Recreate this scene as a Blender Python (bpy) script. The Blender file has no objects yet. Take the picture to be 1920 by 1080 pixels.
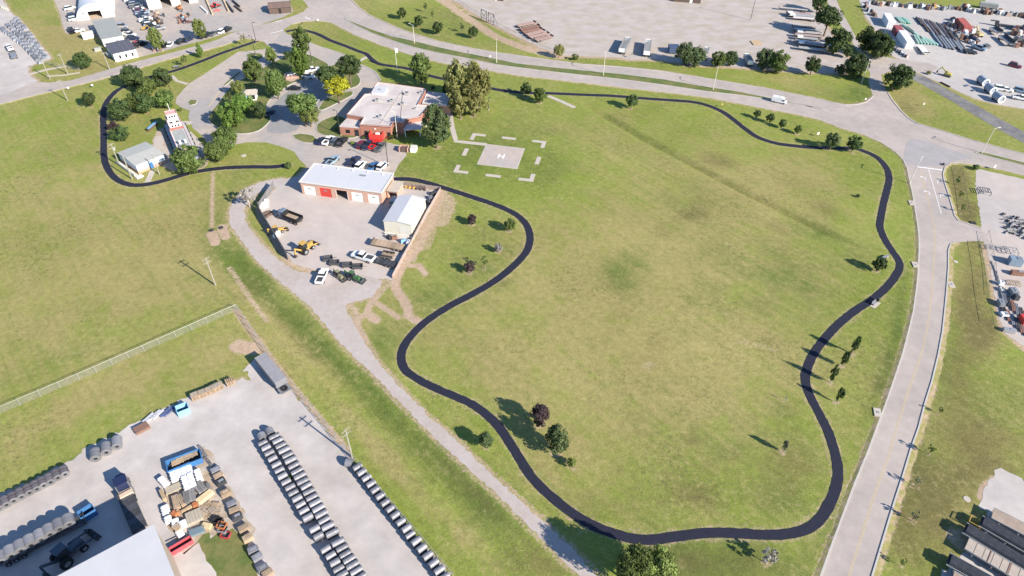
import bpy, math, random
import numpy as np
from mathutils import Vector, Matrix
random.seed(7); np.random.seed(7)
SC = bpy.context.scene
COL = SC.collection
# ------------------------------------------------------------------ camera, sky, sun, exposure
H, FPX, PITCH, ROLL = 110.0, 1280.0, math.radians(41.5), math.radians(-1.0)
fwd = np.array([0, math.cos(PITCH), -math.sin(PITCH)]); rt = np.array([1., 0, 0]); dn = np.cross(fwd, rt)
rt2 = math.cos(ROLL)*rt + math.sin(ROLL)*dn; dn2 = -math.sin(ROLL)*rt + math.cos(ROLL)*dn
CM = np.array([rt2, dn2, fwd])
cam_d = bpy.data.cameras.new('camera'); cam = bpy.data.objects.new('camera', cam_d); COL.objects.link(cam)
cam_d.sensor_width = 36; cam_d.lens = 24.0; cam_d.clip_start = 1; cam_d.clip_end = 9000
cam.matrix_world = Matrix(((rt2[0], -dn2[0], -fwd[0], 0), (rt2[1], -dn2[1], -fwd[1], 0), (rt2[2], -dn2[2], -fwd[2], H), (0, 0, 0, 1)))
SC.camera = cam
EL = math.radians(29.5); SUN_AZ = math.radians(143)   # shadows run along 143 degrees
w = bpy.data.worlds.new('World'); SC.world = w; w.use_nodes = True
nt = w.node_tree; bg = nt.nodes['Background']; sky = nt.nodes.new('ShaderNodeTexSky')
sky.sky_type = 'NISHITA'; sky.sun_disc = False; sky.sun_elevation = EL; sky.sun_rotation = math.radians(127)
sky.altitude = 300; sky.air_density = 1.0; sky.dust_density = 0.0; sky.ozone_density = 5.0
nt.links.new(sky.outputs[0], bg.inputs[0]); bg.inputs[1].default_value = 0.105
sun_d = bpy.data.lights.new('sun', 'SUN'); sun_d.energy = 5.0; sun_d.angle = math.radians(0.5); sun_d.color = (1.0, 0.915, 0.785)
sun = bpy.data.objects.new('sun', sun_d); COL.objects.link(sun)
sdir = Vector((math.cos(SUN_AZ)*math.cos(EL), math.sin(SUN_AZ)*math.cos(EL), -math.sin(EL)))
sun.rotation_euler = sdir.to_track_quat('-Z', 'Y').to_euler(); sun.location = (80, -60, 200)
vs = SC.view_settings; vs.view_transform = 'Standard'; vs.look = 'None'; vs.gamma = 1; vs.exposure = 0.9; vs.use_curve_mapping = False

# ------------------------------------------------------------------ place helpers: photo survey point -> ground point
def G(x, y, z=0.0):
    d = np.array([x-960, y-540, FPX]) @ CM
    t = (H-z)/-d[2]
    return Vector((d[0]*t, d[1]*t, z))
def GN(P):
    P = np.asarray(P, float); d = np.c_[P[:, 0]-960, P[:, 1]-540, np.full(len(P), FPX)] @ CM
    t = H/-d[:, 2]; return d[:, :2]*t[:, None]
def mpp(x, y): return (G(x+5, y)-G(x-5, y)).length/10
def head(x, y, dx, dy, z=0):
    a = G(x, y, z); b = G(x+dx, y+dy, z); return math.atan2(b.y-a.y, b.x-a.x)
# ------------------------------------------------------------------ materials
MATS = {}
def M(name, col, rough=.75, metal=0., var=.12, scale=.8, rand=0., bump=0., spec=.3, coord='Object', stretch=None, col2=None, c2scale=.15):
    if name in MATS: return MATS[name]
    m = bpy.data.materials.new(name); m.use_nodes = True; n = m.node_tree.nodes; l = m.node_tree.links
    b = n['Principled BSDF']; b.inputs['Roughness'].default_value = rough; b.inputs['Metallic'].default_value = metal
    b.inputs['Specular IOR Level'].default_value = spec
    tc = n.new('ShaderNodeTexCoord'); src = tc.outputs[coord]
    if stretch:
        mp = n.new('ShaderNodeMapping'); mp.inputs['Scale'].default_value = stretch[:3]
        if len(stretch) > 3: mp.inputs['Rotation'].default_value = (0, 0, stretch[3])
        l.new(src, mp.inputs[0]); src = mp.outputs[0]
    nz = n.new('ShaderNodeTexNoise'); nz.inputs['Scale'].default_value = scale; nz.inputs['Detail'].default_value = 7; nz.inputs['Roughness'].default_value = .65
    l.new(src, nz.inputs['Vector'])
    mr = n.new('ShaderNodeMapRange'); mr.inputs[1].default_value = .3; mr.inputs[2].default_value = .7
    mr.inputs[3].default_value = 1-var; mr.inputs[4].default_value = 1+var; l.new(nz.outputs[0], mr.inputs[0])
    hs = n.new('ShaderNodeHueSaturation'); hs.inputs['Color'].default_value = (*col, 1)
    if col2:
        n2 = n.new('ShaderNodeTexNoise'); n2.inputs['Scale'].default_value = c2scale; n2.inputs['Detail'].default_value = 5; l.new(src, n2.inputs['Vector'])
        r2 = n.new('ShaderNodeMapRange'); r2.inputs[1].default_value = .42; r2.inputs[2].default_value = .62; l.new(n2.outputs[0], r2.inputs[0])
        mx = n.new('ShaderNodeMix'); mx.data_type = 'RGBA'; mx.inputs[6].default_value = (*col, 1); mx.inputs[7].default_value = (*col2, 1)
        l.new(r2.outputs[0], mx.inputs[0]); l.new(mx.outputs[2], hs.inputs['Color'])
    if rand:
        oi = n.new('ShaderNodeObjectInfo'); ra = n.new('ShaderNodeMapRange'); ra.inputs[3].default_value = 1-rand; ra.inputs[4].default_value = 1+rand
        l.new(oi.outputs['Random'], ra.inputs[0]); mu = n.new('ShaderNodeMath'); mu.operation = 'MULTIPLY'
        l.new(ra.outputs[0], mu.inputs[0]); l.new(mr.outputs[0], mu.inputs[1]); l.new(mu.outputs[0], hs.inputs['Value'])
    else: l.new(mr.outputs[0], hs.inputs['Value'])
    l.new(hs.outputs[0], b.inputs['Base Color'])
    if bump:
        bp = n.new('ShaderNodeBump'); bp.inputs['Strength'].default_value = bump; bp.inputs['Distance'].default_value = .1
        l.new(nz.outputs[0], bp.inputs['Height']); l.new(bp.outputs[0], b.inputs['Normal'])
    MATS[name] = m; return m
def LEAF(name, col, sat=1.0):
    if name in MATS: return MATS[name]
    m = bpy.data.materials.new(name); m.use_nodes = True; n = m.node_tree.nodes; l = m.node_tree.links
    b = n['Principled BSDF']; b.inputs['Roughness'].default_value = .6; b.inputs['Specular IOR Level'].default_value = .25
    at = n.new('ShaderNodeAttribute'); at.attribute_name = 'tone'
    oi = n.new('ShaderNodeObjectInfo'); ra = n.new('ShaderNodeMapRange'); ra.inputs[3].default_value = .8; ra.inputs[4].default_value = 1.2; l.new(oi.outputs['Random'], ra.inputs[0])
    mu = n.new('ShaderNodeMath'); mu.operation = 'MULTIPLY'; l.new(at.outputs['Fac'], mu.inputs[0]); l.new(ra.outputs[0], mu.inputs[1])
    rh = n.new('ShaderNodeMapRange'); rh.inputs[3].default_value = .49; rh.inputs[4].default_value = .51; l.new(oi.outputs['Random'], rh.inputs[0])
    hs = n.new('ShaderNodeHueSaturation'); hs.inputs['Color'].default_value = (*col, 1); l.new(mu.outputs[0], hs.inputs['Value']); l.new(rh.outputs[0], hs.inputs['Hue'])
    l.new(hs.outputs[0], b.inputs['Base Color'])
    tr = n.new('ShaderNodeBsdfTranslucent'); l.new(hs.outputs[0], tr.inputs[0])
    mx = n.new('ShaderNodeMixShader'); mx.inputs[0].default_value = .3; l.new(b.outputs[0], mx.inputs[1]); l.new(tr.outputs[0], mx.inputs[2])
    l.new(mx.outputs[0], n['Material Output'].inputs[0]); MATS[name] = m; return m
white = M('white_paint', (.78, .78, .76), .45, var=.04); offwhite = M('offwhite_metal', (.62, .6, .55), .5, var=.05)
black = M('black_rubber', (.02, .02, .022), .8); darkm = M('dark_steel', (.06, .062, .07), .55, var=.3, scale=2, rand=.3)
glass = M('dark_glass', (.02, .025, .03), .08, var=.05, spec=.6)
steel = M('grey_steel', (.3, .31, .33), .4, .3, var=.2, scale=2, rand=.2)
concrete = M('road_concrete', (.415, .36, .325), .85, var=.11, scale=.35, bump=.1, col2=(.365, .32, .295), c2scale=.06)
sidewalk_m = M('sidewalk_concrete', (.46, .41, .36), .85, var=.08, scale=.6)
lot_m = M('lot_concrete', (.42, .36, .315), .85, var=.1, scale=.4, col2=(.34, .315, .305), c2scale=.04)
pad_m = M('pad_concrete', (.44, .37, .325), .85, var=.1, scale=.4, col2=(.40, .355, .335), c2scale=.12)
kerb_m = M('kerb_concrete', (.46, .43, .4), .85, var=.08)
gravel_m = M('gravel_white', (.47, .43, .41), .95, var=.14, scale=.22, bump=.25, col2=(.42, .38, .355), c2scale=.05)
drive_m = M('gravel_drive', (.43, .38, .36), .95, var=.1, scale=.8, bump=.3, col2=(.40, .345, .31), c2scale=.1)
yard_m = M('yard_dusty', (.46, .40, .365), .95, var=.09, scale=.25, bump=.2, col2=(.41, .375, .36), c2scale=.035)
weedy_m = M('weedy_gravel', (.425, .378, .352), .95, var=.09, scale=.25, bump=.2, col2=(.385, .335, .28), c2scale=.22, stretch=(.7, 1., 1.))
paleyard_m = M('pale_gravel', (.45, .415, .39), .95, var=.08, scale=.3, bump=.2, col2=(.41, .385, .37), c2scale=.04)
asphalt_new = M('new_asphalt', (.017, .0185, .034), .8, var=.18, scale=1.2, bump=.1)
asphalt_old = M('old_asphalt', (.15, .145, .15), .85, var=.2, scale=.5, stretch=(1, 1, 1), col2=(.22, .21, .2), c2scale=.2)
paint_w = M('white_marking', (.72, .72, .72), .7, var=.12, scale=3); paint_y = M('yellow_marking', (.50, .40, .26), .8, var=.12, scale=3)
brick = M('red_brick', (.36, .17, .12), .85, var=.15, scale=3); pinkbrick = M('pink_brick', (.5, .31, .24), .85, var=.12, scale=3)
roofw = M('white_roof', (.52, .52, .545), .5, var=.03, scale=.3); roofs = M('station_roof', (.55, .5, .48), .7, var=.06, scale=.6, col2=(.48, .42, .4), c2scale=.2)
trim = M('maroon_trim', (.22, .07, .06), .6); red = M('red_paint', (.62, .06, .05), .5, var=.08); blue = M('blue_paint', (.05, .15, .34), .5, var=.1)
roofg = M('grey_green_roof', (.3, .31, .29), .6, var=.06, scale=.4); roofd = M('dark_roof', (.1, .1, .12), .6, var=.1); tanw = M('tan_wall', (.55, .43, .33), .8, var=.06)
brown = M('brown_steel', (.12, .085, .07), .7, var=.15, scale=2); rust = M('rusty_steel', (.27, .15, .11), .8, var=.25, scale=1.5, rand=.3)
woodm = M('weathered_wood', (.36, .27, .19), .85, var=.2, scale=2, rand=.25); woody = M('fresh_wood', (.45, .33, .21), .8, var=.12, rand=.1); woodg = M('grey_wood', (.2, .19, .19), .85, var=.2, scale=2, rand=.25)
yellow = M('machine_yellow', (.5, .31, .08), .5, var=.1); orange = M('machine_orange', (.42, .16, .07), .5, var=.1); green = M('machine_green', (.06, .14, .06), .5)
wrap = M('white_wrap', (.66, .68, .74), .4, var=.08, scale=2); coil_m = M('coil_steel', (.215, .215, .24), .48, .15, var=.16, scale=1.5, rand=.2, stretch=(1, 8, 1)); coil_p = M('coil_purple', (.13, .11, .12), .55, .1, var=.15, rand=.25)
coilend = M('coil_end', (.2, .2, .215), .5, .3, var=.15, rand=.15); galv = M('galvanised', (.4, .4, .39), .5, .2, var=.08); fencewood = M('fence_pink_board', (.36, .285, .25), .85, var=.12, rand=.08); fenceshade = M('fence_shaded_board', (.17, .165, .17), .8, var=.15, rand=.1)  # left yard fence boards carry shade as a darker colour
poleM = M('pole_wood', (.29, .27, .225), .85, var=.1); lampM = M('lamp_pole_pale', (.6, .58, .5), .6); lampD = M('lamp_pole_dark', (.05, .045, .04), .6)
bark = M('bark', (.16, .12, .09), .9, var=.2); deadbark = M('pale_bark', (.42, .37, .35), .9, var=.2)
teal = M('teal_steel', (.30, .48, .42), .55, var=.1, rand=.15); cream = M('cream_block', (.6, .48, .36), .85, var=.08); mulch = M('mulch', (.3, .22, .15), .95, var=.2, scale=1.5)
skyblue = M('pale_blue_paint', (.25, .5, .68), .5, var=.1)
L_dark = LEAF('leaf_dark', (.072, .108, .036)); L_mid = LEAF('leaf_mid', (.125, .175, .048)); L_light = LEAF('leaf_light', (.19, .235, .065)); L_bright = LEAF('leaf_bright', (.13, .21, .042))
L_yel = LEAF('leaf_yellow', (.40, .40, .03)); L_purp = LEAF('leaf_purple', (.075, .05, .055)); L_blue = LEAF('leaf_bluegreen', (.11, .155, .062)); L_pale = LEAF('leaf_pale', (.26, .27, .16)); L_olive = LEAF('leaf_olive', (.25, .255, .085)); L_silver = LEAF('leaf_silver', (.3, .28, .26))
# ------------------------------------------------------------------ mesh helpers
class MB:
    def __init__(s): s.v = []; s.f = []
    def add(s, v, f):
        o = len(s.v); s.v += [tuple(p) for p in v]; s.f += [tuple(o+i for i in q) for q in f]; return s
    def box(s, cx, cy, cz, sx, sy, sz, rz=0., tx=1., ty=1., ry=0.):
        v = []
        for z, kx, ky in ((-1, 1, 1), (1, tx, ty)):
            for x, y in ((-1, -1), (1, -1), (1, 1), (-1, 1)):
                X, Y, Z = x*sx/2*kx, y*sy/2*ky, z*sz/2
                if ry: X, Z = X*math.cos(ry)+Z*math.sin(ry), -X*math.sin(ry)+Z*math.cos(ry)
                if rz: X, Y = X*math.cos(rz)-Y*math.sin(rz), X*math.sin(rz)+Y*math.cos(rz)
                v.append((cx+X, cy+Y, cz+Z))
        return s.add(v, [(3, 2, 1, 0), (4, 5, 6, 7), (0, 1, 5, 4), (1, 2, 6, 5), (2, 3, 7, 6), (3, 0, 4, 7)])
    def bx(s, x0, y0, z0, x1, y1, z1): return s.box((x0+x1)/2, (y0+y1)/2, (z0+z1)/2, x1-x0, y1-y0, z1-z0)
    def prism(s, poly, z0, z1, bottom=True, top=True):
        n = len(poly)
        if sum(poly[i][0]*poly[(i+1) % n][1]-poly[(i+1) % n][0]*poly[i][1] for i in range(n)) < 0: poly = poly[::-1]
        v = [(p[0], p[1], z0) for p in poly]+[(p[0], p[1], z1) for p in poly]
        f = [(i, (i+1) % n, n+(i+1) % n, n+i) for i in range(n)]
        if top: f.append(tuple(range(n, 2*n)))
        if bottom: f.append(tuple(range(n-1, -1, -1)))
        return s.add(v, f)
    def tube(s, a, b, r0, r1=None, n=8, caps=True):
        a = Vector(a); b = Vector(b); r1 = r0 if r1 is None else r1
        d = (b-a).normalized(); u = d.cross(Vector((0, 0, 1)) if abs(d.z) < .9 else Vector((1, 0, 0))).normalized(); t = d.cross(u)
        v = [a+(u*math.cos(2*math.pi*i/n)+t*math.sin(2*math.pi*i/n))*r0 for i in range(n)]+[b+(u*math.cos(2*math.pi*i/n)+t*math.sin(2*math.pi*i/n))*r1 for i in range(n)]
        f = [(i, n+i, n+(i+1) % n, (i+1) % n) for i in range(n)]
        if caps: f += [tuple(range(n)), tuple(range(2*n-1, n-1, -1))]
        return s.add(v, f)
    def ring(s, a, b, ro, ri, n=20):
        a = Vector(a); b = Vector(b); d = (b-a).normalized(); u = d.cross(Vector((0, 0, 1)) if abs(d.z) < .9 else Vector((1, 0, 0))).normalized(); t = d.cross(u)
        v = []
        for c, r in ((a, ro), (b, ro), (b, ri), (a, ri)): v += [c+(u*math.cos(2*math.pi*i/n)+t*math.sin(2*math.pi*i/n))*r for i in range(n)]
        f = []
        for k in range(4):
            for i in range(n): j = (i+1) % n; q = (k+1) % 4; f.append((k*n+i, q*n+i, q*n+j, k*n+j))
        return s.add(v, f)
    def loft(s, secs):
        n = len(secs[0]); o = []; f = []
        for c in secs: o += list(c)
        for k in range(len(secs)-1):
            for i in range(n): j = (i+1) % n; f.append((k*n+i, k*n+j, (k+1)*n+j, (k+1)*n+i))
        f += [tuple(range(n-1, -1, -1)), tuple(range((len(secs)-1)*n, len(secs)*n))]
        return s.add(o, f)
    def mesh(s, name, mat, smooth=False):
        me = bpy.data.meshes.new(name); me.from_pydata(s.v, [], s.f); me.update()
        if mat: me.materials.append(mat)
        if smooth: me.polygons.foreach_set('use_smooth', [True]*len(me.polygons))
        return me
    def build(s, name, mat, parent=None, loc=(0, 0, 0), rz=0., smooth=False): return link(name, s.mesh(name, mat, smooth), parent, loc, rz)
def link(name, me, parent=None, loc=(0, 0, 0), rz=0.):
    o = bpy.data.objects.new(name, me); COL.objects.link(o); o.parent = parent; o.location = loc; o.rotation_euler = (0, 0, rz); return o
def tag(o, label=None, cat=None, group=None, kind=None):
    if label: o['label'] = label
    if cat: o['category'] = cat
    if group: o['group'] = group
    if kind: o['kind'] = kind
    return o
def thing(name, label, cat, loc=(0, 0, 0), rz=0., group=None):
    o = bpy.data.objects.new(name, None); COL.objects.link(o); o.location = loc; o.rotation_euler = (0, 0, rz); o.empty_display_size = .3
    return tag(o, label, cat, group)
KIDS = {}
def copy_tree(o, parent=None):
    c = o.copy(); COL.objects.link(c); c.parent = parent
    for ch in list(o.children): copy_tree(ch, c)
    return c
ORD = ['first', 'second', 'third', 'fourth', 'fifth', 'sixth', 'seventh', 'eighth', 'ninth', 'tenth', 'eleventh', 'twelfth', 'thirteenth', 'fourteenth', 'fifteenth', 'sixteenth', 'seventeenth', 'eighteenth', 'nineteenth', 'twentieth', 'twenty first', 'twenty second', 'twenty third', 'twenty fourth', 'twenty fifth', 'twenty sixth', 'twenty seventh', 'twenty eighth', 'twenty ninth', 'thirtieth']
def catmull(P, closed=False, step=1.2):
    P = [Vector((p[0], p[1], 0)) for p in P]; n = len(P); out = []
    for i in range(n if closed else n-1):
        p0 = P[(i-1) % n] if closed or i > 0 else P[0]; p1 = P[i]; p2 = P[(i+1) % n]; p3 = P[(i+2) % n] if closed or i+2 < n else P[-1]
        k = max(1, int((p2-p1).length/step))
        for j in range(k):
            t = j/k
            out.append(.5*((2*p1)+(p2-p0)*t+(2*p0-5*p1+4*p2-p3)*t*t+(3*p1-p0-3*p2+p3)*t**3))
    if not closed: out.append(P[-1])
    return [(p.x, p.y) for p in out]
def lin(P, closed=True, step=1.0):
    out = []; n = len(P)
    for i in range(n if closed else n-1):
        a = Vector(P[i][:2]); b = Vector(P[(i+1) % n][:2]); k = max(1, int((b-a).length/step))
        for j in range(k): q = a.lerp(b, j/k); out.append((q.x, q.y))
    if not closed: out.append(tuple(P[-1][:2]))
    return out
def gp(px, smooth=True, closed=True, step=1.2):
    W = [G(*p) for p in px]
    return catmull(W, closed, step) if smooth else lin(W, closed, step)
def jitter(P, a):
    return [(p[0]+random.gauss(0, a), p[1]+random.gauss(0, a)) for p in P]
def sheet(name, px, mat, z, smooth=False, jit=0., world=None, thick=0.):
    P = world if world else gp(px, smooth, True, .8 if jit else 2.0)
    if jit: P = jitter(P, jit)
    m = MB()
    if thick: m.prism(P, z-thick, z, bottom=False)
    else:
        n = len(P)
        if sum(P[i][0]*P[(i+1) % n][1]-P[(i+1) % n][0]*P[i][1] for i in range(n)) < 0: P = P[::-1]
        m.add([(p[0], p[1], z) for p in P], [tuple(range(n))])
    return tag(m.build(name, mat), kind='structure')
def ribbon(P, wid, z, h=0., jit=0., off=0.):
    m = MB(); n = len(P); L = []; R = []
    for i in range(n):
        a = Vector(P[max(i-1, 0)]); b = Vector(P[min(i+1, n-1)]); t = (b-a)
        if t.length < 1e-6: t = Vector((1, 0))
        t = t.normalized(); nn = Vector((-t.y, t.x)); c = Vector(P[i])+nn*off
        L.append(c+nn*(wid/2+random.gauss(0, jit))); R.append(c-nn*(wid/2+random.gauss(0, jit)))
    for i in range(n-1):
        if h:
            q = [L[i], R[i], R[i+1], L[i+1]]
            m.add([(p.x, p.y, z) for p in q]+[(p.x, p.y, z+h) for p in q], [(4, 5, 6, 7), (0, 3, 7, 4), (1, 5, 6, 2)])
        else: m.add([(p.x, p.y, z) for p in (L[i], R[i], R[i+1], L[i+1])], [(0, 1, 2, 3)])
    return m
# ================================================================== SURVEY LINES
N_EDGE = [(651, -8), (672, 14), (690, 28), (714, 39), (745, 53), (776, 64), (822, 78), (885, 91), (931, 99), (1010, 110), (1093, 121), (1160, 125.5), (1244, 134), (1340, 150), (1432, 165), (1490, 177), (1540, 187), (1562, 193), (1585, 197), (1605, 196.5), (1624, 192), (1637, 181)]
N_EDGE2 = [(1664, 173), (1672, 187), (1687, 206), (1702, 221), (1720, 232), (1770, 247), (1832, 266), (1920, 289), (2010, 312)]
S_EDGE = [(620, 42), (640, 52), (667, 66), (714, 84.5), (761, 100), (800, 111), (839, 120.5), (885, 126.5), (918, 133), (989, 144), (1093, 155.5), (1160, 163.5), (1244, 173), (1327, 183), (1390, 195), (1440, 205), (1494, 214.6), (1540, 226), (1582, 242), (1620, 253), (1653, 268), (1678, 284), (1693, 299), (1701, 316)]
ROAD_W = [(1701, 316), (1705, 337), (1712, 370), (1720, 420), (1723, 445), (1723, 471), (1721, 513), (1718, 544), (1712, 586), (1703, 623), (1692.5, 663), (1678, 707), (1659, 762), (1647, 793), (1628, 845), (1603, 905), (1578, 972), (1557, 1028), (1538, 1082), (1515, 1150)]
ROAD_E = [(1612, 1150), (1634.6, 1082), (1649, 1034), (1664, 984), (1678, 938), (1693, 892), (1707, 845), (1722, 803), (1734, 757), (1747, 716), (1759, 666), (1767, 622), (1772, 575), (1775, 542), (1778, 503), (1778, 471), (1782, 458), (1791, 454.6)]
ROAD_E2 = [(1840, 428), (1818, 421), (1797, 414), (1790, 405), (1780, 370), (1770, 339), (1768, 326), (1772, 313), (1782, 307), (1799, 306), (1832, 310), (1874, 318), (1920, 329), (2010, 352)]
MED1 = [(645, 34.5), (664, 42.5), (698, 56), (737, 69), (776, 77), (823, 89), (870, 99), (917, 108), (968, 119), (1031, 126), (1131, 136), (1160, 138.5), (1244, 149), (1307, 160), (1390, 173), (1448, 185), (1477, 191), (1540, 206), (1559, 208), (1500, 197.5), (1440, 186.2), (1390, 179), (1327, 172), (1244, 159.5), (1160, 148.5), (1131, 145.5), (1031, 134.5), (968, 126.5), (931, 121.5), (870, 108.5), (823, 100), (776, 89), (737, 77), (698, 62.6), (664, 46)]
MED2 = [(1828, 286), (1841, 285.5), (1920, 305), (2010, 327), (2010, 334), (1920, 311), (1838, 289.5)]
WN_EDGE = [(-40, 190), (0, 178), (30, 168), (62, 154), (94, 155), (133, 151), (208, 129), (267, 112.5), (333, 96), (380, 83), (409, 74), (431, 63), (466, 54), (501, 43.5), (513, 41), (547, 31), (567, 23), (578, 13), (572, 5), (560, -8)]
WS_EDGE = [(503, 86), (497, 79), (480, 74), (455, 72), (441, 78), (413, 87), (380, 96), (350, 102), (312, 112.5), (229, 137.5), (177, 152), (104, 170), (42, 185), (0, 196), (-40, 207)]
PLAZA_E = [(532, 60), (533, 55), (547, 46), (567, 40.5), (597, 39.5), (620, 42)]
TRAIL_W = [(482, 77), (450, 88), (415, 100), (380, 114), (350, 125), (319, 135), (290, 142), (262, 150), (240, 159), (218, 171), (203, 187), (195.5, 202), (193.5, 220), (194, 245), (194.5, 265), (195, 290), (199, 310), (210, 328), (225, 340), (245, 346.5), (265, 347), (290, 343), (320, 335), (350, 326), (380, 320), (420, 315), (470, 313), (510, 313), (545, 309)]
TRAIL_N = [(537, 59.5), (547, 57), (563, 56), (580, 59), (597, 64.6), (620, 76), (651, 87.5), (672, 96), (686, 101), (692.5, 107), (701, 114.6), (713, 120.5), (734, 124), (765, 129), (802, 141), (839, 149.5), (908, 163), (943, 170), (986, 174), (1029, 175), (1100, 178), (1150, 180), (1200, 184), (1250, 187.5), (1300, 191.5), (1330, 199), (1355, 210), (1375, 224), (1395, 240), (1420, 257), (1450, 267.5), (1480, 272.5), (1520, 276.5), (1560, 278), (1600, 278), (1618, 283), (1635, 290), (1650, 300), (1663, 317), (1667, 335), (1664, 352), (1657, 380), (1652, 405), (1650, 425), (1658, 447), (1671, 468), (1684, 487), (1687, 500), (1679, 518), (1660, 541), (1635, 562), (1600, 585), (1570, 610), (1545, 637), (1525, 665), (1514, 690), (1510, 710), (1514, 730), (1525, 755), (1540, 783), (1553, 810), (1563, 840), (1570, 870), (1571, 895), (1566, 920), (1555, 945), (1540, 970), (1520, 988), (1490, 999), (1450, 1003), (1400, 1001), (1360, 999), (1320, 1000), (1270, 1006), (1225, 1012), (1195, 1011), (1160, 1003), (1120, 989), (1085, 970), (1050, 945), (1020, 919), (995, 892), (975, 861), (955, 829), (935, 800), (915, 780), (885, 758), (850, 742), (810, 725), (780, 709), (761, 695), (753.5, 680), (753, 662), (760, 645), (775, 625), (795, 606), (820, 588), (850, 570), (885, 552), (920, 532), (950, 510), (975, 487), (988, 470), (993.5, 453), (993, 437), (986, 420), (971, 405), (950, 393), (920, 381), (890, 371), (850, 358), (815, 347), (790, 340), (765, 336), (738, 336)]
GD_L = [(530, 334), (505, 338), (480, 345), (465, 352), (448, 366), (436, 380), (430, 397), (431, 415), (438, 430), (451, 449), (463, 465), (482, 490), (513, 518), (545, 545), (580, 575), (605, 603), (640, 645), (700, 703), (760, 765), (830, 835), (880, 880), (960, 955), (1030, 1025), (1088, 1082), (1150, 1150)]
GD_R = [(1190, 1140), (1118, 1078), (1065, 1022), (1010, 970), (950, 915), (890, 860), (845, 815), (800, 778), (760, 735), (718, 690), (690, 650), (672, 620), (658, 597), (648, 575), (660, 566), (690, 560), (705, 545), (715, 528), (690, 515), (640, 506), (600, 511), (575, 512), (550, 505), (530, 493), (514, 480), (497, 463), (480, 443), (466, 425), (459, 410), (459, 395), (466, 379), (484, 362), (515, 352), (545, 345), (562, 336)]
LOT = [(503, 86), (532, 60), (540, 64), (560, 72), (580, 79), (609, 90), (640, 100), (651, 106), (672, 121), (686, 126), (699, 133), (708, 142), (713, 156), (700, 185), (680, 215), (684, 250), (694, 262), (721, 267), (740, 272), (762, 275), (762, 292), (748, 308), (735, 334), (650, 334), (590, 326), (575, 312), (562, 300), (552, 285), (531, 276), (499, 267), (463, 267), (442, 271), (415, 272), (390, 269), (376, 252), (363, 242), (357, 231), (353, 220), (356, 208), (340, 202), (329, 194), (331, 183), (342, 170), (354, 157), (380, 141), (447, 97), (472, 95), (497, 92)]
ISLANDS = [
 ('island_lawn', [(432, 165), (452, 150), (480, 136), (503, 122), (535, 108), (574, 102), (600, 112), (616, 122), (606, 132), (588, 136), (572, 148), (556, 154), (542, 160), (527, 170), (512, 182), (503, 192), (500, 205), (508, 220), (505, 229), (497, 237), (484, 246), (463, 251), (438, 250), (409, 240), (395, 231), (391, 221), (397, 208), (411, 192), (420, 178)]),
 ('island_lawn', [(463, 102), (480, 99.5), (493, 103), (491, 110), (478, 116), (466, 111)]),
 ('island_lawn', [(597, 205), (609, 187), (626, 180), (657, 171), (661, 178), (632, 194), (604, 207)]),
 ('island_lawn', [(612, 128), (640, 119), (662, 130), (676, 150), (668, 163), (650, 166), (630, 160), (618, 150), (607, 143)]),
 ('island_lawn', [(633, 217), (604, 227), (595, 235), (594, 246), (604, 253), (629, 257), (664, 259), (676, 250), (676, 238), (660, 230)]),
 ('island_lawn', [(548, 254), (562, 251), (588, 255), (595, 262), (587, 269), (571, 268), (554, 261)]),
 ('island_lawn', [(653, 270), (660, 264), (667, 267), (662, 273)]),
 ('island_lawn', [(352, 192), (358, 187), (370, 188), (368, 195), (358, 198)]),
 ('island_lawn', [(418, 160), (440, 141), (450, 134.5), (452, 136.5), (436, 150), (422, 161)]),
]
YARD_TOP = [(800, -40), (826, -6), (858, 4), (880, 20), (908, 36), (940, 54), (980, 74), (1015, 91), (1060, 104), (1110, 106), (1160, 108), (1180, 112), (1240, 112), (1290, 122), (1350, 124), (1400, 128), (1450, 132), (1500, 134), (1540, 136), (1580, 138), (1600, 126), (1588, 104), (1570, 84), (1556, 60), (1540, 38), (1534, 16), (1526, -40)]
YARD_TR = [(1608, -6), (1640, 2), (1700, 8), (1760, 12), (1800, 14), (1840, 16), (1870, -40), (2080, -40), (2080, 215), (1920, 204), (1870, 196), (1830, 186), (1790, 168), (1750, 150), (1725, 138), (1705, 133), (1700, 118), (1680, 108), (1665, 100), (1650, 80), (1640, 55), (1622, 30)]
DRIVE_TR = [(1637, 181), (1632, 165), (1628, 152), (1632, 138), (1622, 122), (1605, 92), (1588, 62), (1570, 38), (1556, 16), (1540, -30), (1556, -30), (1575, 16), (1592, 46), (1608, 75), (1625, 100), (1668, 108), (1690, 112), (1740, 118), (1760, 126), (1735, 140), (1712, 134), (1672, 134), (1652, 140), (1655, 155), (1664, 173)]
ASPH_TR = [(1710, 141), (1740, 157), (1790, 185), (1840, 214), (1880, 238), (1925, 262), (2010, 305)]
YARD_R = [(1831, 316), (1870, 325), (1920, 336), (2010, 356), (2010, 700), (1925, 652), (1905, 640), (1885, 625), (1873, 595), (1866, 560), (1858, 510), (1851, 470), (1845, 455), (1843, 440), (1840, 428), (1836, 390), (1829, 350)]
YARD_TL = [(98, -10), (112, 25), (120, 55), (126, 63), (138, 63), (165, 56), (172, 60), (200, 80), (258, 108), (300, 98), (345, 85), (380, 76), (430, 61), (470, 54), (501, 42), (530, 33), (550, 22), (545, 8), (540, -10)]
YARD_L = [(-60, -30), (3, -20), (6, 0), (19, 22), (37, 38), (52, 56), (74, 83), (97, 110), (76, 118), (55, 124), (53, 133), (58, 142), (70, 152), (60, 160), (0, 182), (-60, 198)]
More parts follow.
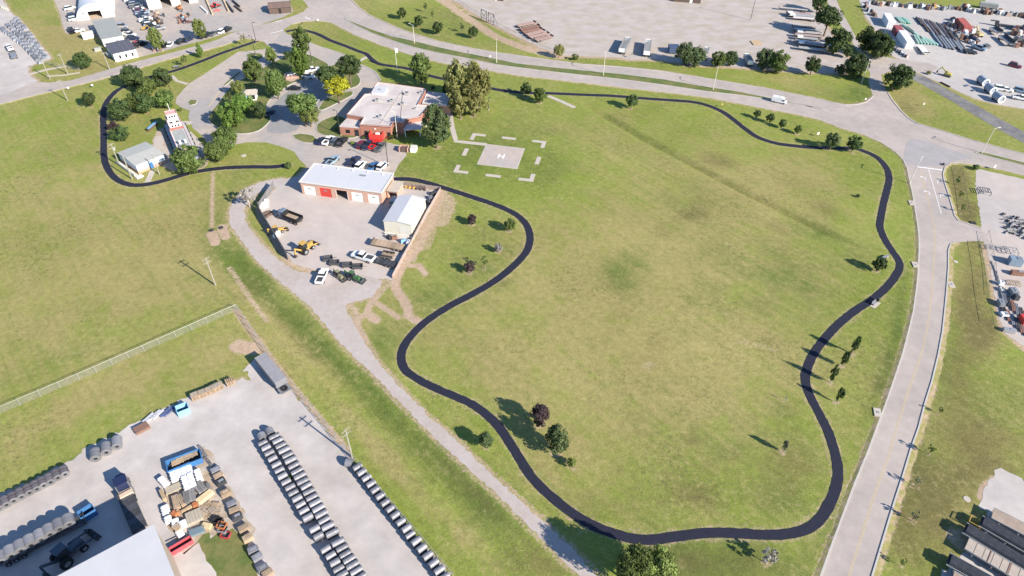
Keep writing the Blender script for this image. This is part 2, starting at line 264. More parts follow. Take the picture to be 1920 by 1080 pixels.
YARD_BL = [(-90, 975), (0, 925), (60, 902), (125, 868), (165, 838), (235, 803), (300, 773), (345, 747), (400, 728), (440, 711), (468, 713), (462, 692), (478, 672), (494, 670), (540, 722), (600, 793), (662, 862), (720, 935), (790, 1015), (860, 1095), (920, 1180), (-140, 1200)]
YGRASS = [(369, 1016), (392, 1000), (416, 998), (440, 994), (466, 1028), (482, 1066), (500, 1100), (430, 1110), (405, 1075), (384, 1047)]
CONC = [(575, 316), (562, 330), (543, 337), (520, 350), (503, 368), (488, 394), (499, 417), (513, 444), (538, 479), (548, 492), (585, 505), (640, 510), (735, 526), (773, 456), (826, 358), (757, 346), (741, 331), (650, 331)]
BLVD = N_EDGE + N_EDGE2 + ROAD_E2[::-1][0:8] + [(1745, 322)] + S_EDGE[::-1] + [(597, 39.5), (567, 40.5), (547, 46), (533, 55), (532, 60), (503, 86)] + WS_EDGE[1:] + WN_EDGE
SIDE = [(1701, 309)] + ROAD_W[1:] + ROAD_E + [(1828, 452), (1856, 454), (1844, 440), (1840, 428)] + ROAD_E2[1:8] + [(1772, 309)]
DITCHES = [([(1075, 187), (1130, 215), (1200, 255), (1350, 335), (1500, 410), (1600, 457), (1646, 480)], 1.15, 1.25), ([(405, 445), (440, 485), (520, 568), (620, 672), (720, 778), (820, 880), (930, 990), (1010, 1075)], 1.1, 3.2)]
# ================================================================== GROUND
def seg_dist(P, line):
    d = np.full(len(P), 1e9); s = np.zeros(len(P))
    A = np.asarray(line, float)
    lo = A.min(0)-14; hi = A.max(0)+14
    idx = np.where((P[:, 0] > lo[0]) & (P[:, 0] < hi[0]) & (P[:, 1] > lo[1]) & (P[:, 1] < hi[1]))[0]; Q = P[idx]; dd = np.full(len(Q), 1e9)
    for a, b in zip(A[:-1], A[1:]):
        ab = b-a; t = np.clip(((Q-a) @ ab)/max(ab @ ab, 1e-9), 0, 1)
        c = a+t[:, None]*ab; dd = np.minimum(dd, np.hypot(*(Q-c).T))
    d[idx] = dd; return d
def vnoise(P, sc, seed):
    r = np.random.RandomState(seed); T = r.rand(256, 256)
    x = P[:, 0]/sc; y = P[:, 1]/sc; xi = np.floor(x).astype(int); yi = np.floor(y).astype(int); fx = x-xi; fy = y-yi
    fx = fx*fx*(3-2*fx); fy = fy*fy*(3-2*fy)
    g = lambda i, j: T[i % 256, j % 256]
    return (g(xi, yi)*(1-fx)+g(xi+1, yi)*fx)*(1-fy)+(g(xi, yi+1)*(1-fx)+g(xi+1, yi+1)*fx)*fy
def fbm(P, sc, seed): return (vnoise(P, sc, seed)*.5+vnoise(P, sc/2.1, seed+1)*.27+vnoise(P, sc/4.3, seed+2)*.15+vnoise(P, sc/9, seed+3)*.08)
def proj(P):
    v = np.c_[P, np.full(len(P), -H)] @ CM.T
    return 960+FPX*v[:, 0]/v[:, 2], 540+FPX*v[:, 1]/v[:, 2]
nx, ny = 620, 560
tt = np.linspace(0, 1, ny); yy = 38*(395/38)**tt; uu = np.linspace(-1, 1, nx)
X = uu[None, :]*(62+.62*yy[:, None])*1.28; Y = np.repeat(yy[:, None], nx, 1)
P = np.c_[X.ravel(), Y.ravel()]; px_, py_ = proj(P)
Z = np.zeros(len(P)); dry = np.zeros(len(P)); bare = np.zeros(len(P)); lush = np.zeros(len(P)); brn = np.zeros(len(P))
nz1 = fbm(P, 26, 11); nz2 = fbm(P, 6, 21); nz3 = fbm(P, 2.2, 31); nz4 = fbm(P, 60, 41)
def blob(ch, x, y, rx, ry, a, rot=0):
    c, s = math.cos(math.radians(rot)), math.sin(math.radians(rot)); dx = px_-x; dy = py_-y
    q = ((dx*c+dy*s)/rx)**2+((-dx*s+dy*c)/ry)**2
    ch += a*np.exp(-q*1.2)*(.35+1.3*nz2*(.4+nz1))
for b in [(160, 400, 260, 150, .4), (1250, 640, 280, 170, .95), (1150, 480, 220, 120, .55), (1330, 470, 130, 90, .5), (1500, 520, 120, 80, .3), (1100, 850, 130, 110, .5), (1330, 760, 150, 100, .55), (1215, 685, 40, 25, .8), (1000, 650, 120, 140, .35),
          (350, 470, 80, 40, .7, 30), (470, 545, 110, 22, .75, 40), (560, 640, 120, 20, .4, 45), (120, 620, 160, 90, .35), (100, 330, 120, 70, .3), (250, 540, 150, 60, .35), (330, 385, 90, 40, .4), (440, 655, 80, 18, .5, -25), (180, 730, 200, 22, .4, -28), (90, 800, 120, 20, .5, -28), (300, 690, 160, 14, .45, -28),
          (690, 820, 130, 24, .6, 45), (760, 900, 120, 18, .7, 45), (870, 1000, 90, 22, .5, 45), (140, 90, 70, 35, 1.1, 20), (60, 50, 60, 40, .4), (190, 110, 60, 14, .9, -15), (1000, 85, 90, 14, .5, 30), (1310, 165, 120, 14, .5, 10), (1500, 160, 90, 14, .5, 10), (1720, 195, 40, 26, .9, 40), (1700, 180, 25, 15, .8), (1790, 330, 14, 40, .9), (1805, 365, 22, 60, .9), (1820, 540, 40, 100, .9), (1850, 620, 40, 60, .7), (1780, 1010, 80, 50, .5), (1850, 880, 60, 60, .5), (1740, 760, 50, 60, .25), (1480, 330, 160, 60, .3, 25), (1450, 390, 120, 30, .5, 25), (1560, 330, 50, 40, .2), (1100, 260, 110, 40, .3, 20), (420, 190, 90, 60, .2), (260, 210, 60, 16, .5, -15), (630, 175, 30, 14, .9), (655, 150, 24, 20, .8), (1180, 150, 120, 10, .3, 8)]: blob(dry, *b)
for b in [(900, 300, 180, 60, .75), (1170, 505, 55, 45, .8), (1280, 370, 60, 40, .35), (1420, 480, 150, 60, .4, 25), (1530, 440, 120, 24, .6, 27), (560, 600, 180, 26, .8, 44), (760, 790, 200, 26, .75, 45), (930, 960, 120, 22, .8, 45), (450, 500, 50, 30, .7, 45), (1690, 560, 16, 120, .6, 6), (1660, 700, 18, 100, .7, 16), (1570, 1000, 60, 60, .6, -30), (1330, 1050, 170, 50, 1.0), (1620, 940, 30, 90, .8, 25), (1480, 930, 70, 40, .6), (1400, 560, 160, 60, .3), (1320, 830, 160, 90, .35), (1480, 800, 70, 70, .35), (150, 860, 120, 20, .7, -28), (260, 800, 150, 16, .6, -28), (90, 690, 140, 20, .5, -25), (720, 235, 80, 30, .5), (700, 60, 70, 25, .4), (800, 50, 110, 35, .5), (750, 110, 110, 16, .4, 18), (1610, 165, 30, 20, .6), (1600, 180, 60, 12, .5), (1650, 15, 40, 40, .4, 60), (640, 390, 60, 20, .0), (900, 500, 80, 60, .5), (830, 560, 70, 40, .5), (720, 640, 50, 50, .5), (1760, 700, 30, 90, .5, 15), (1700, 900, 50, 100, .4, 20), (1870, 760, 70, 50, .4), (440, 330, 60, 30, .3), (400, 400, 30, 50, .4), (520, 70, 30, 10, .5)]: blob(lush, *b)
for b in [(1790, 330, 14, 40, .9), (1806, 365, 22, 60, .9), (1822, 400, 14, 20, .8), (1820, 520, 34, 110, .75), (1850, 620, 40, 50, .7), (1730, 985, 80, 140, 1.1), (1860, 860, 80, 80, .9), (1800, 700, 50, 130, .7), (1600, 980, 40, 90, .5, 25), (1330, 1055, 160, 40, .7), (1000, 1060, 90, 40, .6), (1330, 900, 200, 70, .55), (1120, 960, 80, 40, .4), (1480, 880, 70, 60, .5), (1650, 720, 30, 110, .4, 18), (1356, 303, 50, 18, .75, 15), (1500, 350, 70, 26, .35, 25), (1556, 398, 45, 16, .65, 20), (1300, 402, 36, 22, .7), (1245, 428, 30, 18, .5), (1455, 425, 55, 16, .5, 20), (1165, 590, 26, 16, .45), (1230, 640, 26, 40, .4), (1440, 650, 30, 30, .45), (1300, 825, 22, 16, .6), (1480, 780, 30, 60, .35), (1290, 930, 60, 22, .35), (950, 530, 30, 14, .4, -30), (450, 560, 30, 60, .3, 45), (720, 720, 120, 14, .5, 45), (870, 900, 120, 12, .5, 45), (990, 1020, 60, 14, .5, 45), (560, 640, 100, 12, .35, 45), (1700, 200, 30, 30, .4), (1000, 340, 40, 20, .25), (60, 700, 60, 30, .35)]: blob(brn, *b)
def band(ch, px, wd, a, nz=.5, soft=.9):
    d = seg_dist(P, GN(px)); k = wd/2*(1-nz+2*nz*nz3)
    ch[:] = np.maximum(ch, a*np.clip(1-(d-k)/soft, 0, 1)*(d < 1e8))
for px, wd, a in [([(700, 500), (730, 530), (705, 560)], 1.0, .6), ([(1212, 688), (1220, 683)], 1.4, .38), ([(1390, 640), (1450, 655)], 1.5, .35), ([(764, 478), (760, 490), (741, 525), (741, 538), (750, 552), (758, 566), (766, 578), (765, 590), (786, 605)], 1.5, .85), ([(708, 545), (702, 558), (692, 574), (688, 590), (669, 596), (670, 612), (684, 636)], 1.0, .8), ([(700, 562), (719, 577), (746, 595)], .9, .75), ([(637, 556), (655, 570), (667, 582), (669, 596)], .8, .7), ([(769, 498), (785, 498), (797, 513)], .9, .9), ([(828, 362), (818, 390), (803, 420), (788, 450), (768, 485)], 2.8, .75), ([(838, 372), (840, 395), (825, 415)], 4.2, .6), ([(808, 432), (795, 462)], 3.0, .5), ([(690, 590), (705, 600)], 1.6, .8), ([(399, 325), (398, 380), (397, 425)], .5, .7), ([(397, 437), (404, 455)], 1.6, .95), ([(415, 425), (424, 445)], 1.4, .95),
                  ([(812, -10), (868, 28), (920, 64), (965, 84), (1010, 98), (1050, 106)], 4.2, .75), ([(430, 500), (470, 560), (500, 600)], .8, .6), ([(443, 582), (490, 648), (530, 703), (560, 738), (600, 785), (650, 845)], .9, .7), ([(445, 650), (480, 655)], 3.2, .75), ([(0, 933), (125, 880), (240, 812), (345, 755), (455, 712)], 1.3, .6), ([(1873, 905), (1850, 930)], 2.5, .9), ([(1845, 460), (1866, 560), (1880, 620), (1920, 655)], 1.0, .7), ([(1795, 1005), (1850, 1050), (1900, 1080)], 3, .6)]: band(bare, px, wd, a)
for line, wd, a in [(TRAIL_N, 2.5, .42), (TRAIL_W, 2.5, .42), (ROAD_W, 1.6, .5), (ROAD_E[1:], 1.8, .6), (GD_L, 1.3, .5), (GD_R, 1.3, .55), (S_EDGE[4:], .8, .3), (N_EDGE[4:], .8, .3), (WS_EDGE, .8, .35), (CONC[:11], 2.0, .75), (YARD_TOP, 3.0, .7), (YARD_TR[9:], 1.6, .6), (YARD_L, 1.6, .6), (YARD_TL[:8], 1.4, .5)]: band(bare, line, wd, a)
for ln, depth, wd in DITCHES:
    L = GN(ln); d = seg_dist(P, L)
    ends = np.minimum(np.hypot(*(P-L[0]).T), np.hypot(*(P-L[-1]).T))
    near = np.minimum(np.minimum(seg_dist(P, GN(TRAIL_N)), seg_dist(P, GN(TRAIL_W))), seg_dist(P, GN(GD_L))+1.2)
    fade = np.clip((ends-2)/14, 0, 1)*np.clip((near-2.5)/5, 0, 1)
    Z -= depth*np.exp(-(d/wd)**2)*fade*(d < 13)
    lush += .3*np.exp(-(d/(wd*.8))**2)*(d < 13)*fade; brn += .35*np.exp(-(d/(wd*.8))**2)*(d < 13)*fade  # ditch growth, darkened further to stand in for the shaded bank
TREES_BASE = []   # filled below, dirt rings
# ------------------------------------------------------------------ TREE LIST  (crown centre, crown width, kind, label)
T = [
 (153,113,31,'low','dark','round dark evergreen on tan lawn left of the dark roofed white building'),
 (165,185,23,'round','dark','small dark tree standing alone in the left field below the road'),
 (290,70,27,'tall','light','light green tree on the parking lot beside the dark roofed white building'),
 (372,52,24,'tall','light','pale tall tree at the kerb behind a row of parked dark cars'),
 (373,93,17,'cone','bright','bright green cone shaped tree on the strip between road and black trail'),
 (343,109,12,'sap','mid','small young tree left of the bright cone shaped tree'),
 (455,70,11,'sap','pale','thin pale sapling at the north end of the west trail'),
 (246,143,41,'low','dark','broad dark tree covering the bend of the trail in the upper left'),
 (302,144,34,'low','dark','dark tree beside the trail, nearest the tan parking lot corner'),
 (272,163,39,'low','mid','uppermost tree of the grove inside the west trail loop'),
 (253,190,35,'low','mid','middle tree of the grove inside the west trail loop'),
 (224,205,41,'low','dark','leftmost tree of the grove, touching the west trail'),
 (270,194,35,'low','dark','lowest inner tree of the grove inside the west trail loop'),
 (308,185,35,'low','mid','rightmost tree of the grove, next to a lamp post'),
 (212,235,21,'shrub','purp','dark purple shrub beside the west trail above the round bush'),
 (225,250,35,'shrub','dark','wide dark green bush beside the west trail'),
 (339,205,9,'shrub','light','tiny green shrub at the edge of the tan lot'),
 (352,298,54,'low','mid','large round tree at the stern of the grounded towboat'),
 (405,283,42,'low','mid','left tree of the pair between towboat and trail'),
 (421,259,44,'low','mid','right tree of the pair between towboat and driveway'),
 (432,215,48,'low','bright','big bright green round tree at the lower end of the central island'),
 (456,192,38,'low','bright','bright green tree just above the biggest round one on the central island'),
 (486,206,28,'round','dark','dark bushy tree beside the bright green ones on the central island'),
 (445,163,24,'round','light','small light green tree left of the kiosk'),
 (428,179,13,'sap','mid','tiny tree below and left of the kiosk'),
 (473,129,36,'round','mid','mid green tree above the kiosk'),
 (507,101,22,'tall','light','light green slender tree by the little lamp island'),
 (515,154,36,'tall','mid','dense tree right of the kiosk roof'),
 (564,76,35,'tall','mid','tall tree at the top of the central island by the road entrance'),
 (560,113,35,'tall','bright','bright tall tree right below the one at the entrance'),
 (538,103,14,'round','dark','small dark shrubby tree in the shade of the two tall ones'),
 (566,196,58,'oak','mid','broad spreading tree over the station court'),
 (579,213,36,'round','light','lower lighter tree joined to the broad one over the station court'),
 (614,140,42,'oak','dark','dark oak behind the yellow tree'),
 (653,124,46,'oak','dark','wide dark oak next to the curved drive'),
 (631,161,46,'oak','yellow','bright yellow tree in front of the dark oaks'),
 (788,126,38,'tall','mid','tree behind the station beside the flagpole'),
 (860,152,52,'tall','olive','left one of the tall olive trees at the station end'),
 (893,152,52,'tall','olive','right one of the tall olive trees at the station end'),
 (862,190,46,'round','olive','lower left one of the tall olive trees at the station end'),
 (888,184,48,'round','olive','lower right one of the tall olive trees at the station end'),
 (816,233,52,'tall','blue','big blue green conifer at the station front porch'),
 (836,254,20,'shrub','blue','low bush at the foot of the big conifer by the station'),
 (812,164,9,'shrub','dark','small dark dome shrub on the far side of the station'),
 (834,167,14,'cone','dark','clipped dark shrub by the far porch of the station'),
 (662,246,10,'shrub','light','pale shrub at the station entrance'),
 (630,242,8,'shrub','light','tiny pale shrub below the station corner'),
 (740,247,11,'cone','dark','narrow dark conifer against the station brick wall'),
 (733,257,12,'shrub','dark','round shrub beside the red enclosure'),
 (682,258,8,'shrub','mid','little green shrub by the station front step'),
 (660,268,9,'shrub','light','pale shrub in the small bed between two rows of parked cars'),
 (541,310,15,'shrub','mid','green bush where the west trail meets the parking lot'),
 (463,368,34,'bare','silver','bare grey pink tree at the bend of the gravel drive'),
 (754,24,17,'round','dark','leftmost dark tree on the meadow north of the boulevard'),
 (785,38,17,'round','dark','second dark round tree on the meadow north of the boulevard'),
 (820,51,19,'round','dark','largest dark tree on the meadow north of the boulevard'),
 (887,59,18,'round','dark','rightmost dark tree on the meadow north of the boulevard'),
 (797,11,8,'sap','dark','tiny sapling highest on the north meadow'),
 (811,26,8,'sap','mid','tiny sapling second highest on the north meadow'),
 (866,48,9,'sap','dark','tiny sapling between two dark trees on the north meadow'),
 (986,166,22,'round','dark','left tree of the pair beside the trail north of the helipad'),
 (1013,177,24,'round','mid','right tree of the pair beside the trail north of the helipad'),
 (1048,94,20,'round','olive','olive tree at the corner of the north gravel yard fence'),
 (1078,107,14,'shrub','mid','low shrub right of the olive tree at the gravel yard'),
 (1184,100,13,'bare','silver','small bare tree below the two louvred trailers'),
 (1185,189,22,'round','dark','lone dark tree on the trail below the boulevard'),
 (1288,100,40,'low','blue','left half of the big grey green tree clump at the gravel yard edge'),
 (1306,106,34,'low','blue','right half of the big grey green tree clump at the gravel yard edge'),
 (1348,110,28,'low','mid','left tree of the middle pair along the gravel yard edge'),
 (1371,109,27,'low','dark','right tree of the middle pair along the gravel yard edge'),
 (1436,110,36,'low','blue','left tree of the third clump along the gravel yard edge'),
 (1461,115,40,'low','mid','right tree of the third clump along the gravel yard edge'),
 (1525,121,27,'round','dark','small dark tree at the right end of the gravel yard edge'),
 (1537,3,26,'round','dark','dark tree cut by the top edge beside the concrete driveway'),
 (1556,31,46,'oak','dark','spreading dark tree beside the concrete driveway, above the big oval one'),
 (1570,76,46,'low','dark','large oval dark tree at the ends of the parked flatbeds'),
 (1633,74,44,'low','dark','left half of the big dark tree right of the concrete driveway'),
 (1654,86,44,'low','dark','right half of the big dark tree right of the concrete driveway'),
 (1591,97,16,'round','dark','small dark tree squeezed between the large ones by the driveway'),
 (1607,123,44,'low','dark','dark round tree with a lamp pole in front of it'),
 (1576,129,22,'shrub','dark','dark bush left of the tree with the lamp pole'),
 (1685,144,47,'low','dark','dark round tree at the corner of the old asphalt road'),
 (1420,213,13,'round','dark','first of four small trees along the trail bend, from the left'),
 (1445,221,15,'round','dark','second of four small trees along the trail bend, from the left'),
 (1468,231,14,'round','dark','third of four small trees along the trail bend, from the left'),
 (1497,242,14,'round','mid','fourth of four small trees along the trail bend, from the left'),
 (1562,263,27,'round','blue','airy tree on the trail, left of the pair at its right corner'),
 (1603,268,26,'round','dark','darker tree on the trail, right of the pair at its right corner'),
 (885,411,18,'round','purp','small purple tree nearest the metal shed'),
 (955,421,22,'round','mid','small green tree inside the trail curve'),
 (934,464,16,'round','silver','pale grey small tree inside the trail curve'),
 (908,488,14,'sap','mid','thin green sapling between the pale tree and the lowest purple one'),
 (880,501,20,'round','purp','lowest purple tree right of the compound wall'),
 (1013,777,36,'tall','purp','large dark purple tree in the lower meadow'),
 (1045,822,46,'tall','blue','large grey green tree in the lower meadow below the purple one'),
 (1072,867,18,'round','light','small light tree at the foot of the grey green one'),
 (911,824,28,'big','blue','round tree alone between gravel drive and trail'),
 (1190,1062,70,'big','mid','left half of the big tree cut by the bottom edge'),
 (1232,1060,68,'big','light','right half of the big tree cut by the bottom edge, coloured lighter as sunlit'),  # lighter leaf colour paints the sunlit side of the same tree
 (1443,1044,36,'bare','silver','white leafless tree below the trail at the bottom'),
 (1650,495,24,'round','dark','bushy dark tree at the end of the drainage swale'),
 (1606,643,14,'col','dark','uppermost narrow young tree right of the trail'),
 (1588,668,14,'col','dark','second narrow young tree right of the trail from the top'),
 (1565,698,14,'col','dark','third narrow young tree right of the trail from the top'),
 (1577,738,13,'col','dark','lowest narrow young tree right of the trail'),
 (1474,834,12,'col','pale','thin pale sapling inside the lower right field'),
 (1474,744,9,'sap','silver','tiny grey leafless sapling left of the trail'),
 (1749,840,14,'sap','light','yellow green sapling right of the side road by the kerb'),
 (1765,768,9,'sap','mid','tiny sapling right of the side road, highest there'),
 (1722,902,13,'sap','pale','pale thin sapling right of the side road below the yellow green one'),
 (1718,965,15,'sap','pale','wispy sapling casting a spiky shadow on the side road'),
 (1695,1053,12,'sap','light','lowest sapling right of the side road'),
 (1609,367,8,'shrub','dark','tiny dark shrub alone in the right part of the field'),
 (1798,336,9,'sap','mid','uppermost thin sapling on the brown strip beside the intersection'),
 (1803,363,9,'sap','mid','middle thin sapling on the brown strip beside the intersection'),
 (1806,388,9,'sap','mid','lowest thin sapling on the brown strip beside the intersection'),
 (1831,313,13,'shrub','mid','bush at the corner of the right storage yard'),
 (545,893,11,'shrub','bright','bright weed bush growing between the two rows of steel coils'),
 (587,967,8,'shrub','bright','smaller weed bush lower down between the two rows of steel coils'),
 (1742,136,9,'shrub','olive','weed clump at the gravel mouth beside the old asphalt road'),
]
KIND = {'round': (1.05, .42, 1.), 'big': (1.2, .7, 1.), 'low': (.95, .1, 1.), 'oak': (.78, .7, 1.), 'tall': (1.42, .4, 1.), 'cone': (1.7, .15, 1.), 'sap': (1.6, 1.3, 1.), 'col': (3.1, .9, 1.), 'shrub': (.8, .02, 1.), 'bare': (1.1, .3, 1.)}
TREEPOS = []
for cx, cy, wpx, kind, colr, lab in T:
    asp, tf, _ = KIND[kind]; R = wpx/2*mpp(cx, cy)*.99; zc = R*tf+R*asp
    b = G(cx, cy, zc); TREEPOS.append((b.x, b.y, R, zc))
    rr = min(2.6, .9+.25*R) if kind in ('round', 'col', 'sap', 'tall', 'oak') else .8
    d = np.hypot(P[:, 0]-b.x, P[:, 1]-b.y); bare = np.maximum(bare, (.38 if kind == 'sap' else .55)*np.clip(1-(d-rr*(.05+.9*nz3))/.9, 0, 1))
# mowing stripes follow the swale
sw = GN([(1075, 187), (1646, 480)]); sd = (sw[1]-sw[0])/np.linalg.norm(sw[1]-sw[0]); cross = P @ np.array([-sd[1], sd[0]])
str_ = np.sin(cross*2*math.pi/4.4+2.5*nz1)*.5+np.sin(cross*2*math.pi/9.7+3*nz4)*.35
dry += (nz4-.5)*1.15+(nz1-.5)*.5+(nz2-.5)*.75+(nz3-.5)*.4+.07*str_+.36; lush += (nz1-.5)*.5+(nz2-.5)*.3-.06*str_+.06
cols = np.ones((len(P), 4), np.float32); cols[:, 0] = np.clip(dry, 0, 1); cols[:, 1] = np.clip(bare, 0, 1); cols[:, 2] = np.clip(lush, 0, 1); cols[:, 3] = np.clip(brn, 0, 1)
gi = np.arange(nx*ny).reshape(ny, nx); quads = np.stack([gi[:-1, :-1], gi[:-1, 1:], gi[1:, 1:], gi[1:, :-1]], -1).reshape(-1, 4)
# coarse surroundings share the border so the ground runs to the horizon
V = np.c_[P, Z]; x0, x1 = X[0, 0], X[0, -1]; xa, xb = X[-1, 0], X[-1, -1]; ext = np.array([[-6000, 38, 0], [6000, 38, 0], [-6000, 395, 0], [6000, 395, 0], [-6000, -3000, 0], [6000, -3000, 0], [-6000, 8000, 0], [6000, 8000, 0]]); b0 = len(V)
me = bpy.data.meshes.new('ground'); V2 = np.r_[V, ext]
faces_extra = [[b0+4, b0+5, b0+1]+list(gi[0, ::-1])+[b0+0], [b0+2]+list(gi[-1, :])+[b0+3, b0+7, b0+6], [b0+0]+list(gi[:, 0])+[b0+2], [b0+1, b0+3]+list(gi[::-1, -1])]
nq = len(quads); tot = nq*4+sum(len(f) for f in faces_extra)
me.vertices.add(len(V2)); me.vertices.foreach_set('co', V2.astype(np.float32).ravel())
me.loops.add(tot); me.loops.foreach_set('vertex_index', np.concatenate([quads.ravel()]+[np.array(f) for f in faces_extra]).astype(np.int32))
starts = np.concatenate([np.arange(nq)*4, nq*4+np.cumsum([0]+[len(f) for f in faces_extra[:-1]])]).astype(np.int32)
me.polygons.add(nq+4); me.polygons.foreach_set('loop_start', starts)
me.update(calc_edges=True); me.validate()
ca = me.color_attributes.new('cover', 'FLOAT_COLOR', 'POINT'); cc = np.r_[cols, np.tile(np.array([[.4, 0, .2, 0]], np.float32), (8, 1))]; ca.data.foreach_set('color', cc.ravel())
me.polygons.foreach_set('use_smooth', [True]*len(me.polygons))
def grass_material():
    m = bpy.data.materials.new('mown_grass'); m.use_nodes = True; n = m.node_tree.nodes; l = m.node_tree.links; b = n['Principled BSDF']
    b.inputs['Roughness'].default_value = .9; b.inputs['Specular IOR Level'].default_value = .1
    at = n.new('ShaderNodeAttribute'); at.attribute_name = 'cover'; sp = n.new('ShaderNodeSeparateColor'); l.new(at.outputs['Color'], sp.inputs[0])
    tc = n.new('ShaderNodeTexCoord')
    def noise(sc, det=6, rough=.65, stretch=None):
        s = tc.outputs['Object']
        if stretch: mp = n.new('ShaderNodeMapping'); mp.inputs['Rotation'].default_value = (0, 0, -math.atan2(sd[1], sd[0])); l.new(s, mp.inputs[0]); m2 = n.new('ShaderNodeMapping'); m2.inputs['Scale'].default_value = stretch; l.new(mp.outputs[0], m2.inputs[0]); s = m2.outputs[0]
        z = n.new('ShaderNodeTexNoise'); z.inputs['Scale'].default_value = sc; z.inputs['Detail'].default_value = det; z.inputs['Roughness'].default_value = rough; l.new(s, z.inputs['Vector']); return z.outputs[0]
    def mr(v, a, b_, c, d): q = n.new('ShaderNodeMapRange'); q.inputs[1].default_value = a; q.inputs[2].default_value = b_; q.inputs[3].default_value = c; q.inputs[4].default_value = d; l.new(v, q.inputs[0]); return q.outputs[0]
    def math_(op, a, c): q = n.new('ShaderNodeMath'); q.operation = op; [l.new(v, q.inputs[i]) if not isinstance(v, float) else setattr(q.inputs[i], 'default_value', v) for i, v in enumerate((a, c))]; return q.outputs[0]
    def mix(f, a, c):
        q = n.new('ShaderNodeMix'); q.data_type = 'RGBA'; l.new(f, q.inputs[0])
        for i, v in ((6, a), (7, c)):
            if isinstance(v, tuple): q.inputs[i].default_value = (*v, 1)
            else: l.new(v, q.inputs[i])
        return q.outputs[2]
    fine = noise(1.7, 8, .75); mid = noise(.25, 6); streak = noise(.9, 5, .6, (.06, 1.0, 1))
    d = math_('ADD', sp.outputs[0], mr(fine, .3, .7, -.34, .34)); d = math_('ADD', d, mr(streak, .3, .7, -.2, .2)); d = mr(d, .0, 1.0, 0, 1)
    lu = math_('ADD', sp.outputs[2], mr(mid, .3, .7, -.18, .18)); lu = math_('ADD', lu, mr(fine, .3, .7, -.25, .25)); lu = math_('ADD', lu, mr(streak, .3, .7, .16, -.16)); lu = mr(lu, .1, 1.0, 0, 1)
    c = mix(d, (.186, .226, .044), (.285, .246, .098)); c = mix(lu, c, (.108, .148, .032))
    bw = math_('ADD', at.outputs['Alpha'], mr(fine, .3, .7, -.3, .3)); bw = mr(bw, .12, .9, 0, .85); c = mix(bw, c, (.135, .118, .046))
    wd = math_('MULTIPLY', mr(noise(1.1, 5, .7), .5, .66, 0, 1), mr(noise(.045, 4, .6), .46, .62, 0, .75)); c = mix(wd, c, (.105, .108, .040))
    pl = math_('MULTIPLY', mr(noise(.7, 6, .75), .52, .68, 0, 1), mr(noise(.07, 3, .6), .42, .6, 0, .6)); c = mix(pl, c, (.30, .24, .125))
    ba = math_('ADD', sp.outputs[1], mr(fine, .3, .7, -.42, .42)); ba = mr(ba, .3, .7, 0, 1)
    c = mix(ba, c, (.40, .295, .215))
    hs = n.new('ShaderNodeHueSaturation'); l.new(c, hs.inputs['Color']); l.new(math_('MULTIPLY', mr(noise(3.2, 4, .8), .25, .75, .72, 1.28), math_('MULTIPLY', mr(noise(.7, 6, .75), .3, .7, .78, 1.2), mr(noise(.03, 4, .6), .3, .7, .97, 1.17))), hs.inputs['Value']); l.new(hs.outputs[0], b.inputs['Base Color'])
    bp = n.new('ShaderNodeBump'); bp.inputs['Strength'].default_value = .5; bp.inputs['Distance'].default_value = .25; l.new(fine, bp.inputs['Height']); l.new(bp.outputs[0], b.inputs['Normal'])
    return m
grass = grass_material(); me.materials.append(grass)
ground = tag(link('ground', me), kind='structure')
lawn = M('island_grass', (.10, .135, .036), .9, var=.18, scale=1.2, bump=.3, col2=(.17, .165, .06), c2scale=.2)
# ------------------------------------------------------------------ sheets
sheet('gravel_yard', YARD_TOP, weedy_m, .02, jit=.13); sheet('gravel_yard', YARD_TR, paleyard_m, .02, jit=.13); sheet('gravel_yard', YARD_R, yard_m, .02, jit=.13)
sheet('gravel_yard', YARD_L, gravel_m, .02, jit=.3); sheet('concrete_lot', YARD_TL, lot_m, .024, jit=.1); sheet('gravel_yard', YARD_BL, gravel_m, .02, jit=.28)
sheet('yard_grass', YGRASS, lawn, .03, smooth=True, jit=.4)
sheet('asphalt_road', None, asphalt_old, .028, world=None or (lambda c: [(p[0], p[1]) for p in c])(gp([(1700, 133), (1735, 144), (1790, 175), (1840, 203), (1880, 226), (1925, 250), (2010, 292), (2010, 318), (1925, 271), (1880, 247), (1840, 224), (1790, 193), (1735, 162), (1705, 146)], False)))
sheet('driveway', DRIVE_TR, concrete, .024, jit=.05)
sheet('gravel_drive', GD_L+GD_R, drive_m, .022, smooth=True, jit=.16)
sheet('concrete_yard', CONC, yard_m, .03, jit=.2)
sheet('parking_lot', LOT, lot_m, .034)
sheet('court_pavement', [(556, 168), (575, 140), (596, 138), (608, 148), (622, 160), (632, 168), (622, 180), (606, 190), (596, 205), (575, 215), (555, 245), (520, 250), (500, 246), (505, 230), (512, 215), (506, 205), (520, 188), (540, 172)], asphalt_old and M('court_asphalt', (.27, .265, .27), .85, var=.1, scale=.4), .040, smooth=True)
sheet('boulevard', BLVD, concrete, .038)
sheet('side_road', SIDE, concrete, .044)
sheet('road_apron', [(1706, 262), (1745, 268), (1800, 286), (1826, 296), (1790, 302), (1770, 311), (1704, 309), (1695, 290)], M('worn_concrete', (.335, .31, .31), .85, var=.1, scale=.3), .048, smooth=True)
for nme, pl in (('median', MED1), ('median', MED2)):
    Wp = gp(pl, False); sheet(nme, None, grass if 0 else lawn, .14, world=Wp, thick=.1)
    tag(ribbon(Wp+[Wp[0]], .28, .04, .115).build('kerb', kerb_m), kind='structure')
for nme, pl in ISLANDS:
    Wp = gp(pl, True, True, 1.5); sheet(nme, None, lawn, .15, world=Wp, thick=.12)
    tag(ribbon(Wp+[Wp[0]], .26, .04, .125).build('kerb', kerb_m), kind='structure')
